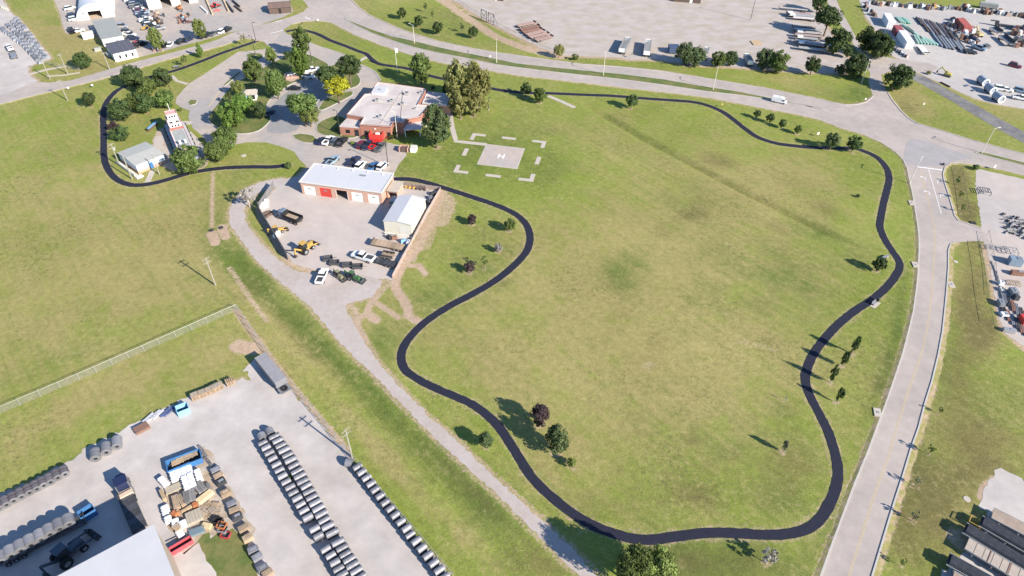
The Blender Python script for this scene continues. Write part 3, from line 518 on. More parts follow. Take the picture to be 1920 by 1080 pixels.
def verge(Wl, side, wd):
    m = MB(); n = len(Wl); q = []
    for i in range(n):
        a = Vector(Wl[max(i-1, 0)]); b = Vector(Wl[min(i+1, n-1)]); t = (b-a).normalized(); nn = Vector((-t.y, t.x))*side; c = Vector(Wl[i]); o = c+nn*(wd*random.uniform(.75, 1.2)); i_ = c+nn*.13; q.append((i_, o))
    for (a, b), (c, d) in zip(q[:-1], q[1:]): m.add([(a.x, a.y, .175), (b.x, b.y, -.01), (d.x, d.y, -.01), (c.x, c.y, .175)], [(0, 1, 2, 3) if side < 0 else (3, 2, 1, 0)])
    return tag(m.build('verge', verge_m), kind='structure')
verge_m = M('verge_turf', (.25, .235, .085), .95, var=.2, scale=1.5, col2=(.36, .27, .18), c2scale=.5)
for ln, sd_, wd in ((N_EDGE, 1, 1.2), (N_EDGE2, 1, .8), (S_EDGE+ROAD_W, -1, .9), (ROAD_E, -1, 1.2), (ROAD_E2, -1, .9), (WS_EDGE, 1, .8), (PLAZA_E[2:], -1, .7)):
    tag(ribbon(gp(ln, False, False, 2), .3, .03, .15).build('kerb', kerb_m), kind='structure'); verge(gp(ln, False, False, 1.2), sd_, wd)
for ln in (LOT[5:13], [(675, 121), (690, 127), (703, 134), (710, 142), (715, 152)], LOT[13:20]):
    tag(ribbon(gp(ln, False, False, 2), .26, .03, .13).build('kerb', kerb_m), kind='structure')
sheet('dirt_patch', [(318, 880), (372, 838), (392, 850), (405, 875), (425, 905), (450, 945), (470, 985), (478, 1000), (440, 1003), (395, 1003), (372, 1018), (345, 1040), (335, 1015), (318, 985), (312, 940), (322, 905)], M('yard_dirt', (.36, .28, .2), .95, var=.2, scale=1., col2=(.44, .39, .34), c2scale=.3), .026, smooth=True, jit=.3)
# trail: new black asphalt laid a little proud of the turf
for ln in (TRAIL_W, TRAIL_N):
    m = ribbon(gp(ln, True, False, .7), 1.88, .0, .062, jit=.035); tag(m.build('trail', asphalt_new), kind='structure')
# sidewalks
for pl in ([(844, 212), (848, 240), (855, 265), (912, 271)], [(836, 204), (844, 213)]):
    tag(ribbon(gp(pl, False, False, 2), 1.6, .0, .05).build('sidewalk', sidewalk_m), kind='structure')
for pl, wd in (([(1028, 180), (1052, 190), (1078, 202)], 1.6), ([(322, 142), (332, 152), (352, 158)], 1.2), ([(690, 106), (676, 113), (668, 120)], 1.5), ([(56, 139), (90, 130), (125, 124)], 1.4), ([(88, 143), (120, 141), (150, 136)], 1.0), ([(286, 320), (281, 332), (276, 342)], 1.6), ([(359, 231), (345, 230), (336, 233)], 2.2), ([(338, 238), (360, 258), (385, 290)], 2.5), ([(300, 255), (297, 275), (318, 292)], 2.8), ([(208, 238), (240, 300)], .0)):
    if wd: tag(ribbon(gp(pl, False, False, 2), wd, .0, .052).build('sidewalk', sidewalk_m), kind='structure')
sheet('dirt_plaza', [(296, 244), (312, 240), (345, 240), (372, 270), (390, 300), (372, 320), (320, 318), (290, 300), (286, 270)], M('plaza_dirt', (.40, .32, .25), .9, var=.12), .03, smooth=True, jit=.2)
# helipad with its letter and nine ground bars
c0 = G(940, 293); ax = (G(976, 296.5)-G(903.5, 288)).normalized(); rzp = math.atan2(ax.y, ax.x)
hp = tag(thing('helipad', None, None, (c0.x, c0.y, 0), rzp), kind='structure')
MB().bx(-6, -6, .0, 6, 6, .055).build('pad_slab', pad_m, hp)
MB().bx(-6.3, -6.3, 0, -6, 6.3, .045).bx(6, -6.3, 0, 6.3, 6.3, .045).bx(-6, -6.3, 0, 6, -6, .045).bx(-6, 6, 0, 6, 6.3, .045).build('pad_border', sidewalk_m, hp)
MB().bx(-1.0, -1.35, .055, -.55, 1.35, .06).bx(.55, -1.35, .055, 1.0, 1.35, .06).bx(-.55, -.22, .055, .55, .22, .06).build('letter_marking', paint_w, hp)
bars = []
for sx, sy in ((-1, 1), (1, 1), (1, -1), (-1, -1)): bars.append([(sx*12.2, sy*12.2), (sx*7.7, sy*12.2), (sx*7.7, sy*10.9), (sx*10.9, sy*10.9), (sx*10.9, sy*7.9), (sx*12.2, sy*7.9)])
for sx in (-1, 1): bars.append([(sx*12.2, -2.2), (sx*12.2, 2.2), (sx*10.9, 2.2), (sx*10.9, -2.2)]); bars.append([(-2.3, sx*12.2), (2.3, sx*12.2), (2.3, sx*10.9), (-2.3, sx*10.9)])
for b_ in bars: MB().prism(b_, 0, .05).build('corner_bar' if len(b_) == 6 else 'edge_bar', sidewalk_m, hp)
# road paint
for ln, wd, mt in (([(1591, 1082), (1620, 990), (1641, 924), (1666, 855), (1672, 832), (1690, 774), (1711, 710), (1730, 654), (1743, 586), (1748, 534), (1751, 482), (1753, 440), (1745, 397), (1732, 345), (1725, 318)], .13, paint_y), ([(1741, 318), (1765, 401)], .16, paint_w)):
    Wl = gp(ln, True, False, 1.5)
    for of in ((-.14, .14) if mt is paint_y else (0,)): tag(ribbon(Wl, wd, .052, off=of).build('road_marking', mt), kind='structure')
tag(ribbon(gp([(1720, 313), (1767, 319)], False, False), .55, .056).build('stop_line', paint_w), kind='structure')
for x, y, k in ((1735, 334, 1), (1742, 361, 1), (1758, 340, -1), (1763, 366, -1)):
    a = head(x, y, -4, -22); p = G(x, y); m = MB().add([(-1.3, -.09, 0), (.4, -.09, 0), (.4, .09, 0), (-1.3, .09, 0)], [(0, 1, 2, 3)]).add([(.2, .1*k, .001), (.45, .1*k, .001), (.45, .9*k, .001), (.2, .9*k, .001)], [(0, 1, 2, 3)] if k > 0 else [(3, 2, 1, 0)]).add([(-.1, .9*k, .002), (.75, .9*k, .002), (.32, 1.6*k, .002)], [(0, 1, 2)] if k > 0 else [(2, 1, 0)])
    tag(m.build('turn_arrow', paint_w, None, (p.x, p.y, .054), a), kind='structure')
for ln in ([(507, 63), (530, 57)], [(516, 41), (529, 38.5)], [(572, 32), (582, 37)], [(392, 200), (416, 166)]):
    tag(ribbon(gp(ln, False, False), .45, .044 if ln[0][0] != 572 else .046).build('road_marking', paint_w if ln[0][0] != 392 else paint_y), kind='structure')
for x, y in ((1271, 532 if 0 else 1), ): pass
for x, y, r in ((1813, 936, .62), (457, 292, .8), (1792, 491, .55)):
    p = G(x, y); tag(MB().tube((p.x, p.y, 0), (p.x, p.y, .07), r, n=20).build('manhole_cover', sidewalk_m), 'pale round manhole lid in the grass '+('right of the side road' if r == .62 else 'below the towboat driveway' if r == .8 else 'on the brown strip by the right yard'), 'manhole')
for x, y, lab, dx, dy in ((1783, 534, 'pale concrete storm drain box at the right kerb of the side road', 1, .1), (1645, 774, 'pale concrete storm drain box at the left kerb of the side road, lower one', 1, .2), (1716, 497, 'small concrete storm drain box at the left kerb of the side road, upper one', 1, .1), (1709, 381, 'storm drain box by the left kerb near the stop line', 1, .1)):
    p = G(x, y); t = thing('storm_drain', lab, 'drain', (p.x, p.y, 0), head(x, y, dx, dy)); MB().bx(-.7, -1.1, 0, .7, 1.1, .2).build('drain_slab', sidewalk_m, t); MB().bx(-.25, -.25, .2, .25, .25, .23).build('drain_lid', steel, t)
# ================================================================== BUILDINGS
def FR(p0, p1, z):
    a = G(*p0, z); b = G(*p1, z); return (a.x, a.y, 0), math.atan2(b.y-a.y, b.x-a.x), (b-a).length
def ring_poly(poly, wd, z0, z1):
    m = MB(); n = len(poly); A = sum(poly[i][0]*poly[(i+1) % n][1]-poly[(i+1) % n][0]*poly[i][1] for i in range(n))
    if A < 0: poly = poly[::-1]
    inn = []
    for i in range(n):
        p = Vector(poly[i]); a = (p-Vector(poly[i-1])).normalized(); b = (Vector(poly[(i+1) % n])-p).normalized()
        na = Vector((-a.y, a.x)); nb = Vector((-b.y, b.x)); q = (na+nb); q = q.normalized()*wd/max(.35, math.sqrt((1+na.dot(nb))/2)); inn.append(p+q)
    for i in range(n):
        j = (i+1) % n; q = [Vector(poly[i]), Vector(poly[j]), inn[j], inn[i]]
        v = [(p.x, p.y, z0) for p in q]+[(p.x, p.y, z1) for p in q]; m.add(v, [(4, 5, 6, 7), (0, 1, 5, 4), (2, 3, 7, 6)])
    return m
# --- fire station
loc, rz, _ = FR((635, 231), (733, 237.5), 4.2)
st = thing('fire_station', 'large flat roofed red brick station with white roof, maroon trim and roof units', 'building', loc, rz)
main = [(6.9, -.3), (17, -.3), (17.2, 2.8), (20.5, 2.8), (20.7, 5), (24.8, 7.5), (26.4, 15.8), (22.4, 15.9), (22.8, 27.8), (8.6, 30.3), (4.6, 30.7), (4.1, 21.3), (2.7, 21), (.9, 5.7), (6.9, 4.4)]
MB().prism(main, 0, 4.2, top=False).build('brick_wall', brick, st); MB().prism([(x, y) for x, y in main], 4.0, 4.1).build('roof', roofs, st); ring_poly(main, .35, 4.11, 4.45).build('parapet_trim', M('pale_trim', (.6, .54, .5), .7), st)
ring_poly(main, .16, 4.452, 4.53).build('maroon_cap', trim, st); ring_poly([(x*1.006-.05, y*1.006-.04) for x, y in main], .12, 4.02, 4.3).build('maroon_fascia', trim, st)
lw = [(-.1, -.2), (6.85, -.2), (6.85, 4.3), (.85, 5.6)]; MB().prism(lw, 0, 3.0).build('brick_wall', brick, st); MB().prism(lw, 3.0, 3.15).build('roof', roofs, st)
rw = [(22.9, 19.2), (32.6, 18.4), (32.9, 26.2), (22.9, 27.6)]; MB().prism(rw, 0, 3.0).build('brick_wall', pinkbrick, st); MB().prism([(22.9, 19), (33, 18.2), (33.3, 26.5), (22.9, 27.9)], 3.0, 3.2).build('roof', roofs, st); ring_poly([(22.95, 19), (33, 18.2), (33.3, 26.5), (22.95, 27.9)], .3, 3.2, 3.42).build('parapet_trim', roofw, st)
MB().bx(5.0, 21.4, 4.1, 9.6, 26.0, 5.0).build('skylight_box', roofw, st); MB().bx(6.9, 23.2, 5.0, 7.7, 24.0, 5.15).build('skylight_cap', steel, st)
po = [(20.7, 1.0), (26, 2.2), (27, 7.9), (24.9, 7.4), (20.8, 4.8)]; MB().prism(po, 2.6, 2.85).build('porch_roof', roofs, st)
for q in ((21.1, 1.4), (25.7, 2.5), (26.6, 7.3)): MB().box(q[0], q[1], 1.3, .3, .3, 2.6).build('porch_column', offwhite, st)
for u, v, s in ((7.5, 16.2, 1.3), (12.5, 16.6, 1.2), (16.6, 14.6, 1.3), (16.2, 22.3, 1.5), (11.5, 5.4, 1.2), (20.9, 24.2, 1.1), (21.6, 12.6, .8)):
    r = MB().bx(u, v, 4.15, u+s, v+s*.75, 4.15+s*.6).build('roof_unit', galv, st); MB().tube((u+s/2, v+s*.37, 4.15+s*.6), (u+s/2, v+s*.37, 4.25+s*.6), s*.3, n=14).build('fan', darkm, r)
for a, b in (((13.2, 1.2), (14.8, 26)), ((7.5, 15.4), (20.8, 14.2)), ((15, 25.5), (19.2, 4.2))):
    MB().tube((*a, 4.2), (*b, 4.2), .09, n=6).build('roof_pipe', M('roof_pipe_tan', (.42, .37, .33), .7), st)
for u in (8.2, 15.6): MB().bx(u, -.36, 1.0, u+1.1, -.31, 2.3).build('window', glass, st)
MB().bx(4.9, -.26, .05, 6.3, -.21, 2.4).build('door', glass, st); MB().bx(2, -.26, 1., 3.4, -.21, 2.2).build('window', glass, st)
MB().bx(20.75, 3.0, .1, 20.8, 4.6, 2.4).build('door', glass, st); MB().bx(23, 18.6, .2, 31.5, 18.7, 2.4).build('window', glass, st); MB().bx(11.6, -.5, 3.1, 12.1, -.3, 3.4).build('wall_lamp', white, st)
# red enclosure at the station front
e = thing('red_enclosure', 'open topped bright red enclosure against the station front wall', 'enclosure', (*G(705, 266)[:2], 0), rz)
for x0, y0, x1, y1 in ((-2.1, 0, 2.1, .12), (-2.1, .12, -1.98, 2.6), (1.98, .12, 2.1, 2.6)): MB().bx(x0, y0, 0, x1, y1, 2.6).build('wall_panel', red, e)
MB().tube((.4, 1.3, 0), (.4, 1.3, 2.3), .75, n=16).build('white_tank', white, e)
# --- firehouse garage
loc, rz, Lf = FR((562.7, 341.7), (714.6, 362), 3.9); D = 9.8
fh = thing('garage_building', 'long brick garage with bright white flat roof and five vehicle doors facing the yard', 'building', loc, rz)
dr = [(.03, .178), (.23, .373), (.436, .575), (.627, .767), (.829, .968)]; hD = 2.95
xs = [0]+[v*Lf for d in dr for v in d]+[Lf]
for i in range(0, len(xs), 2): MB().bx(xs[i], 0, 0, xs[i+1], .3, hD).build('brick_pier', pinkbrick, fh)
MB().bx(0, 0, hD, Lf, .3, 3.9).bx(0, .3, 0, .3, D, 3.9).bx(Lf-.3, .3, 0, Lf, D, 3.9).bx(.3, D-.3, 0, Lf-.3, D, 3.9).build('brick_wall', pinkbrick, fh)
MB().bx(.3, .3, .03, Lf-.3, D-.3, .06).build('floor_slab', lot_m, fh)
MB().bx(-.25, -.25, 3.9, Lf+.25, D+.25, 4.12).build('roof', roofw, fh); ring_poly([(-.25, -.25), (Lf+.25, -.25), (Lf+.25, D+.25), (-.25, D+.25)], .22, 4.12, 4.28).build('roof_edge', offwhite, fh)
for i, (a, b) in enumerate(dr):
    if i == 2: [MB().bx(q-.06, -.06, 0, q+.06, .02, hD).build('door_frame', offwhite, fh) for q in (a*Lf-.06, b*Lf+.06)]; continue
    d = tag(MB().bx(a*Lf+.02, .08, .04, b*Lf-.02, .16, hD-.02).build('garage_door', red if i == 1 else white, fh), ['white leftmost garage door', 'red garage door', '', 'white garage door right of the open bay', 'white rightmost garage door'][i])
    for k in range(1, 5): MB().bx(a*Lf+.05, .03, hD*k/5-.03, b*Lf-.05, .08, hD*k/5+.03).build('door_seam', offwhite if i != 1 else trim, d)
    MB().bx((a+b)/2*Lf-.5, .04, 1.9, (a+b)/2*Lf+.5, .07, 2.2).build('door_window', steel, d)
MB().bx(Lf*.62, 6.6, 4.125, Lf*.70, 7.5, 4.135).build('roof_patch', steel, fh)
for k in range(5): MB().bx(Lf*(.12+.19*k), D-1.2, 4.12, Lf*(.12+.19*k)+.4, D-.8, 4.4).build('roof_vent', offwhite, fh)
an = thing('brick_annex', 'small low brick lean to with a dark opening at the right end of the garage', 'building', loc, rz)
MB().bx(Lf+.3, 3.2, 0, Lf+.5, 8.2, 2.7).bx(Lf+3.2, 3.2, 0, Lf+3.4, 8.2, 2.7).bx(Lf+.5, 8.0, 0, Lf+3.2, 8.2, 2.7).bx(Lf+.5, 3.2, 2.2, Lf+3.2, 3.4, 2.7).build('brick_wall', pinkbrick, an); MB().bx(Lf+.27, 2.9, 2.7, Lf+3.7, 8.4, 2.9).build('roof', M('tan_roof', (.46, .4, .33), .8), an)
# --- metal shed
loc, rz, Ws = FR((719, 413.5), (770.6, 420.8), 3.7); Ls = 12.2
sh = thing('metal_shed', 'white gabled metal shed at the east wall of the walled yard', 'building', loc, rz)
g = [(0, 0), (Ws, 0), (Ws, 3.6), (Ws/2, 4.15), (0, 3.6)]
m = MB(); m.add([(x, 0, z) for x, z in g]+[(x, Ls, z) for x, z in g], [(0, 1, 2, 3, 4), (9, 8, 7, 6, 5), (1, 6, 7, 2), (0, 4, 9, 5)]); m.build('wall', M('cream_metal', (.6, .57, .48), .5, var=.05), sh)
for s in (0, 1):
    xa, xb = (-.2, Ws/2) if s == 0 else (Ws/2, Ws+.2); za, zb = (3.6, 4.2) if s == 0 else (4.2, 3.6)
    MB().add([(xa, -.2, za), (xb, -.2, zb), (xb, Ls+.2, zb), (xa, Ls+.2, za), (xa, -.2, za-.06), (xb, -.2, zb-.06), (xb, Ls+.2, zb-.06), (xa, Ls+.2, za-.06)], [(0, 1, 2, 3), (7, 6, 5, 4), (0, 4, 5, 1), (2, 6, 7, 3), (0, 3, 7, 4), (1, 5, 6, 2)]).build('roof_slope', roofw, sh)
for k in range(5): MB().bx(Ws-.02, .8+k*2.5, .1, Ws+.06, .95+k*2.5, 3.5).build('downpipe', steel, sh)
MB().bx(Ws*.55, -.05, .05, Ws*.92, -.01, 2.6).build('roller_door', offwhite, sh); MB().bx(.4, -1.3, 0, Ws-.4, -1.0, .75).build('loading_ledge', offwhite, sh)
# --- blue-white building at left
loc, rz, Wb = FR((254, 310), (306, 289), 3.0); Db = 10.8
bb = thing('museum_building', 'pale blue metal building on a brick base with grey roof and blue door', 'building', loc, rz)
MB().bx(0, 0, 0, Wb, Db, .95).build('brick_base', pinkbrick, bb); MB().bx(.03, .03, .95, Wb-.03, Db-.03, 2.95).build('metal_wall', M('palest_blue_metal', (.6, .66, .72), .5), bb)
m = MB(); m.add([(-.25, -.25, 2.95), (Wb+.25, -.25, 2.95), (Wb+.25, Db+.25, 2.95), (-.25, Db+.25, 2.95), (-.25, Db/2, 3.4), (Wb+.25, Db/2, 3.4)], [(0, 1, 5, 4), (2, 3, 4, 5), (0, 4, 3), (1, 2, 5), (3, 2, 1, 0)]); m.build('roof', M('pale_grey_roof', (.40, .40, .37), .6, var=.06), bb)
d = MB().bx(Wb*.43, -.06, .06, Wb*.56, 0, 2.1).build('door', blue, bb); MB().bx(Wb*.53, -.1, 1.0, Wb*.545, -.06, 1.1).build('handle', steel, d); MB().bx(Wb*.44, -.05, 2.3, Wb*.5, .02, 2.6).build('wall_lamp', darkm, bb)
t = thing('boardwalk_ramp', 'pale ramp along the left side of the pale blue building', 'ramp', loc, rz); MB().bx(-1.6, -1.0, 0, -.5, Db, .25).build('ramp_deck', offwhite, t); MB().bx(-1.7, -1.0, .25, -1.62, Db, 1.1).build('handrail', offwhite, t); MB().bx(-1.7, -2.4, 0, .3, -1.0, .4).build('landing', offwhite, t)
# --- kiosk
loc, rz, Wk = FR((452, 179), (482, 177), 2.4)
k = thing('kiosk', 'small white kiosk with hipped tan roof among the island trees', 'kiosk', loc, rz); MB().bx(.3, .3, 0, 4.7, 3.9, 2.4).build('wall', white, k)
MB().add([(-.3, -.3, 2.4), (5.3, -.3, 2.4), (5.3, 4.5, 2.4), (-.3, 4.5, 2.4), (1.8, 2.1, 3.5), (3.2, 2.1, 3.5)], [(0, 1, 5, 4), (1, 2, 5), (2, 3, 4, 5), (3, 0, 4), (3, 2, 1, 0)]).build('roof', M('tan_shingles', (.4, .36, .31), .85, var=.15), k); MB().bx(3.2, .24, .6, 4.4, .29, 2.0).build('window', glass, k); MB().bx(1, .24, .1, 1.9, .29, 2.0).build('door', skyblue, k)
# --- upper left group
loc, rz, Wq = FR((146, 38.5), (215.6, 30), 0); Dq = 42
qh = thing('arched_building', 'white quonset building with curved roof and wide open doorway at the upper left', 'building', loc, rz)
arc = [(Wq/2-math.cos(a)*Wq/2, math.sin(a)*6.0) for a in np.linspace(0, math.pi, 19)]
m = MB(); n = len(arc); m.add([(x, 0, z) for x, z in arc]+[(x, Dq, z) for x, z in arc], [(i+1, i, n+i, n+i+1) for i in range(n-1)]+[tuple(range(n, 2*n))]); m.build('curved_roof', M('quonset_roof', (.55, .56, .6), .45, .1, var=.05), qh, smooth=True)
ou = [(x*1.02-.01*Wq, z*1.04) for x, z in arc]; dx0, dx1, dz = Wq*.32, Wq*.70, 3.2
fr_ = [ou[i] for i in range(n)]; m = MB()
for i in range(n-1):
    (xa, za), (xb, zb) = ou[i], ou[i+1]
    ca = min(dz, za) if dx0 < (xa+xb)/2 < dx1 else 0
    m.add([(xa, -.3, ca), (xb, -.3, ca), (xb, -.3, zb), (xa, -.3, za), (xa, .1, za), (xb, .1, zb)], [(0, 1, 2, 3), (3, 2, 5, 4)])
m.build('front_wall', white, qh); MB().bx(dx0-.4, .3, 0, dx1+.4, 8, .08).build('floor_slab', tanw, qh)
for x in (Wq*.2, Wq*.8): MB().bx(x-.5, -.36, 2.3, x+.5, -.31, 3.0).build('window', steel, qh)
loc, rz, Wg = FR((190.6, 74), (230, 66.7), 3.4)
gb = thing('low_building', 'long low building with flat grey green roof behind the dark roofed one', 'building', loc, rz); MB().bx(0, 0, 0, Wg, 22.5, 3.3).build('wall', offwhite, gb); MB().bx(-.2, -.1, 3.3, Wg+.2, 22.7, 3.5).build('roof', roofg, gb); MB().bx(Wg*.6, -.05, .05, Wg*.75, -.01, 2.1).build('door', steel, gb)
loc, rz, Wd = FR((211.5, 101), (254, 91.7), 3.2)
db = thing('office_building', 'white block building with dark ribbed roof and three small windows by the road', 'building', loc, rz); MB().bx(0, 0, 0, Wd, 11.6, 3.1).build('wall', white, db); MB().bx(-.2, -.15, 3.1, Wd+.2, 11.8, 3.3).build('roof', roofd, db)
for f_ in (.25, .52, .8): w_ = MB().bx(Wd*f_-.35, -.06, .9, Wd*f_+.35, -.01, 2.2).build('window', glass, db); MB().bx(Wd*f_-.42, -.1, .8, Wd*f_+.42, -.01, .88).build('sill', offwhite, w_)
for f_ in (.25, .5, .75): MB().bx(Wd*f_-.06, -.1, 3.3, Wd*f_+.06, 11.7, 3.42).build('roof_rib', steel, db)
MB().bx(-1.4, 6, 0, -.1, 8, 1.4).build('air_unit', galv, db)
t = thing('storage_shed', 'little white shed with shallow roof on the tan lawn by the low building', 'shed', (*G(166, 71)[:2], 0), rz); MB().bx(-2, -1.3, 0, 2, 1.3, 2.1).build('wall', white, t); MB().add([(-2.2, -1.5, 2.1), (2.2, -1.5, 2.1), (2.2, 1.5, 2.1), (-2.2, 1.5, 2.1), (-2.2, 0, 2.6), (2.2, 0, 2.6)], [(0, 1, 5, 4), (2, 3, 4, 5), (0, 4, 3), (1, 2, 5), (3, 2, 1, 0)]).build('roof', offwhite, t); MB().bx(-.5, -1.36, .05, .5, -1.3, 1.8).build('door', offwhite, t)
t = thing('utility_cabinet', 'pale green utility cabinet left of the dark roofed building', 'cabinet', (*G(184, 95)[:2], 0), rz); MB().bx(-1.2, -.6, .1, 1.2, .6, 1.3).build('cabinet_box', roofg, t); MB().bx(-1.4, -.8, 0, 1.4, .8, .1).build('base_slab', sidewalk_m, t)
p0, p1 = G(280, 18.5), G(372, 4); rw_ = math.atan2(p1.y-p0.y, p1.x-p0.x); Lw = (p1-p0).length
ws = thing('workshop_building', 'cream walled workshop with open dark bays cut by the top edge', 'building', (p0.x, p0.y, 0), rw_)
bays = [(.26, .46), (.64, .82)]; prev = 0
for i, (a, b) in enumerate(bays+[(1, 1)]): MB().bx(prev*Lw, 0, 0, a*Lw, .5, 8).build('front_wall', M('workshop_cream', (.66, .62, .53), .7, var=.05), ws); prev = b
MB().bx(0, .5, 0, .5, 30, 8).bx(Lw-.5, .5, 0, Lw, 30, 8).bx(.5, 29.5, 0, Lw-.5, 30, 8).build('side_wall', offwhite, ws)
for a, b in bays: MB().bx(a*Lw, 0, 5.5, b*Lw, .5, 8).build('lintel', offwhite, ws)
MB().bx(-.3, -.3, 8, Lw+.3, 30.3, 8.3).build('roof', roofw, ws)
loc, rz, Wn = FR((506, 27), (546, 24), 0)
t = thing('brown_shed', 'brown ribbed shed with a dark doorway standing alone on the gravel by the top edge', 'shed', loc, rz)
MB().bx(0, 0, 0, 9.2, 7.5, 2.6).build('wall', brown, t)
for s in (-1, 1): MB().add([(-.3, 3.75, 3.6), (9.5, 3.75, 3.6), (9.5, 3.75+s*4.1, 2.55), (-.3, 3.75+s*4.1, 2.55)], [(0, 1, 2, 3) if s < 0 else (3, 2, 1, 0)]).build('roof_slope', M('brown_roof', (.17, .125, .105), .7, var=.15, scale=2), t)
for k_ in range(10): MB().add([(k_*1.02, -.36, 2.62), (k_*1.02+.14, -.36, 2.62), (k_*1.02+.14, 3.75, 3.72), (k_*1.02, 3.75, 3.72)], [(0, 1, 2, 3)]).build('roof_rib', rust, t)
MB().bx(4.0, -.08, .02, 5.0, -.01, 2.2).build('doorway', black, t)
for (pa, pb, lab) in (((1262, 3), (1313, 7), 'dark brown shed roof cut by the top edge near the tall light pole'), ((905, -2), (943, 2.5), 'dark brown shed cut by the top edge left of the rusty flatbeds')):
    loc, rz, Wn = FR(pa, pb, 0); t = thing('brown_shed', lab, 'shed', loc, rz); MB().bx(0, 0, 0, Wn, 6, 2.5).build('wall', brown, t); MB().bx(-.2, -.2, 2.5, Wn+.2, 6.2, 2.7).build('roof', brown, t); MB().bx(Wn*.6, -.06, .02, Wn*.7, -.01, 2.1).build('doorway', white, t)
# --- big white roofed warehouse bottom left
a = G(287.5, 986, 10.4); b = G(325, 1080, 10.4); c = G(119, 1080, 10.4); u = (b-a).normalized(); v = (c-a).normalized()
wh = thing('warehouse', 'big white roofed warehouse corner at the lower left casting a long blue shadow', 'building', (0, 0, 0), 0)
v = Vector((u.y, -u.x, 0))
if v.dot(c-a) < 0: v = -v
Q = [a, a+u*60, a+u*60+v*80, a+v*80]; Qs = [(q.x, q.y) for q in Q]
MB().prism(Qs, 0, 10.3).build('wall', tanw, wh); ce = sum((Vector(q) for q in Qs), Vector((0, 0)))/4
MB().prism([tuple(ce+(Vector(q)-ce)*1.004) for q in Qs], 10.3, 10.5).build('roof', M('warehouse_roof', (.5, .5, .515), .5, var=.04, scale=.3), wh)
# ================================================================== TOWBOAT AND MONUMENTS
a = G(326, 231, 2); b = G(352, 290, 2); L = (b-a).length+3; rz = math.atan2(b.y-a.y, b.x-a.x)
tb = thing('towboat', 'grounded pink and white river towboat with tiered cabins on the lawn', 'boat', ((a.x+b.x)/2, (a.y+b.y)/2, 0), rz)
hw = 3.1; hl = L/2; hull = [(-hl, -hw*.85), (-hl+1, -hw), (hl, -hw), (hl, hw), (-hl+1, hw), (-hl, hw*.85)]
MB().prism(hull, .15, 1.5).build('hull', M('hull_grey', (.2, .22, .26), .6), tb); MB().prism([(x*.985, y*.97) for x, y in hull], 1.5, 1.56).build('deck', M('deck_grey', (.42, .42, .42), .7), tb)
bw_ = M('cabin_white', (.7, .66, .64), .5, var=.04); pk = M('cabin_pink', (.62, .36, .34), .6)
def tier(x0, x1, w_, z0, z1, nm='cabin'):
    c_ = MB().bx(x0, -w_/2, z0, x1, w_/2, z1).build(nm, bw_, tb); MB().bx(x0-.2, -w_/2-.2, z1, x1+.2, w_/2+.2, z1+.12).build('roof', bw_, c_)
    k_ = int((x1-x0)/1.4)
    for i in range(k_):
        for s in (-1, 1): MB().box(x0+.7+i*(x1-x0-.6)/max(1, k_), s*w_/2, (z0+z1)/2+.25, .6, .08, .6).build('window', glass, c_)
    for y in (-w_/4, 0, w_/4): MB().box(x1+.02, y, (z0+z1)/2+.25, .08, .5, .6).build('window', glass, c_)
    ring_poly([(x0-.2, -w_/2-.2), (x1+.2, -w_/2-.2), (x1+.2, w_/2+.2), (x0-.2, w_/2+.2)], .1, z1+.12, z1+.42).build('railing', pk, c_)
    return c_
dg = M('boat_roof_grey', (.34, .36, .34), .7)
c1 = tier(-hl+2.2, hl-2.6, 3.9, 1.56, 3.2); MB().bx(-hl+8.6, -1.7, 3.33, hl-3.0, 1.7, 3.37).build('grey_deck', dg, c1)
c2 = tier(-hl+2.6, -hl+8.4, 3.5, 3.34, 4.9)
for s in (-1, 1): MB().bx(-hl+6.6, s*.95-.45, 5.03, -hl+7.6, s*.95+.45, 5.08).build('hatch', glass, c2)
c3 = tier(-hl+2.8, -hl+5.4, 2.9, 5.04, 6.7, 'pilothouse'); MB().bx(-hl+2.7, -1.5, 6.83, -hl+5.5, 1.5, 6.87).build('pink_roof', pk, c3)
MB().bx(-hl+8.7, -1.9, 3.38, -hl+8.9, 1.9, 4.0).build('red_band', M('boat_red', (.4, .12, .1), .6), c1)
for s in (-1, 1): MB().tube((hl-6.2, s*.8, 3.38), (hl-6.2, s*.8, 4.7), .38, n=12).build('funnel', bw_, tb); MB().bx(hl-5.2, s*.9-.5, 3.38, hl-4.1, s*.9+.5, 3.9).build('deck_box', steel, tb)
for s in (-1, 1):
    for i in range(8): MB().ring((-hl+2+i*L/9, s*hw, 1.1), (-hl+2+i*L/9, s*(hw+.3), 1.1), .5, .22, 12).build('fender', black, tb)
MB().tube((-hl+4, 0, 7.5), (-hl+4, 0, 10), .08, n=6).build('mast', white, tb)
for s in (-1, 1): MB().bx(-hl-.8, s*1.3-.4, .2, -hl, s*1.3+.4, 2.6).build('push_knee', darkm, tb)
t = thing('mural_sign', 'angled brown sign with a blue panel in front of the towboat bow', 'sign', (*G(287, 240)[:2], 0), head(287, 240, 12, -10)); MB().bx(-2.6, -.15, 0, 2.6, .15, 1.0).build('sign_base', brown, t); MB().box(0, -.05, 1.1, 5, .9, .12, rz=0).build('sign_panel', M('mural_blue', (.2, .38, .55), .5, var=.3, scale=1.5), t)
t = thing('plaque_stone', 'grey plaque stone on the walk at the right of the towboat bow', 'plaque', (*G(336, 233)[:2], 0), .2); MB().bx(-.9, -.3, 0, .9, .3, .8).build('stone_block', steel, t); MB().bx(-.7, -.34, .2, .7, -.3, .7).build('plaque_plate', darkm, t)
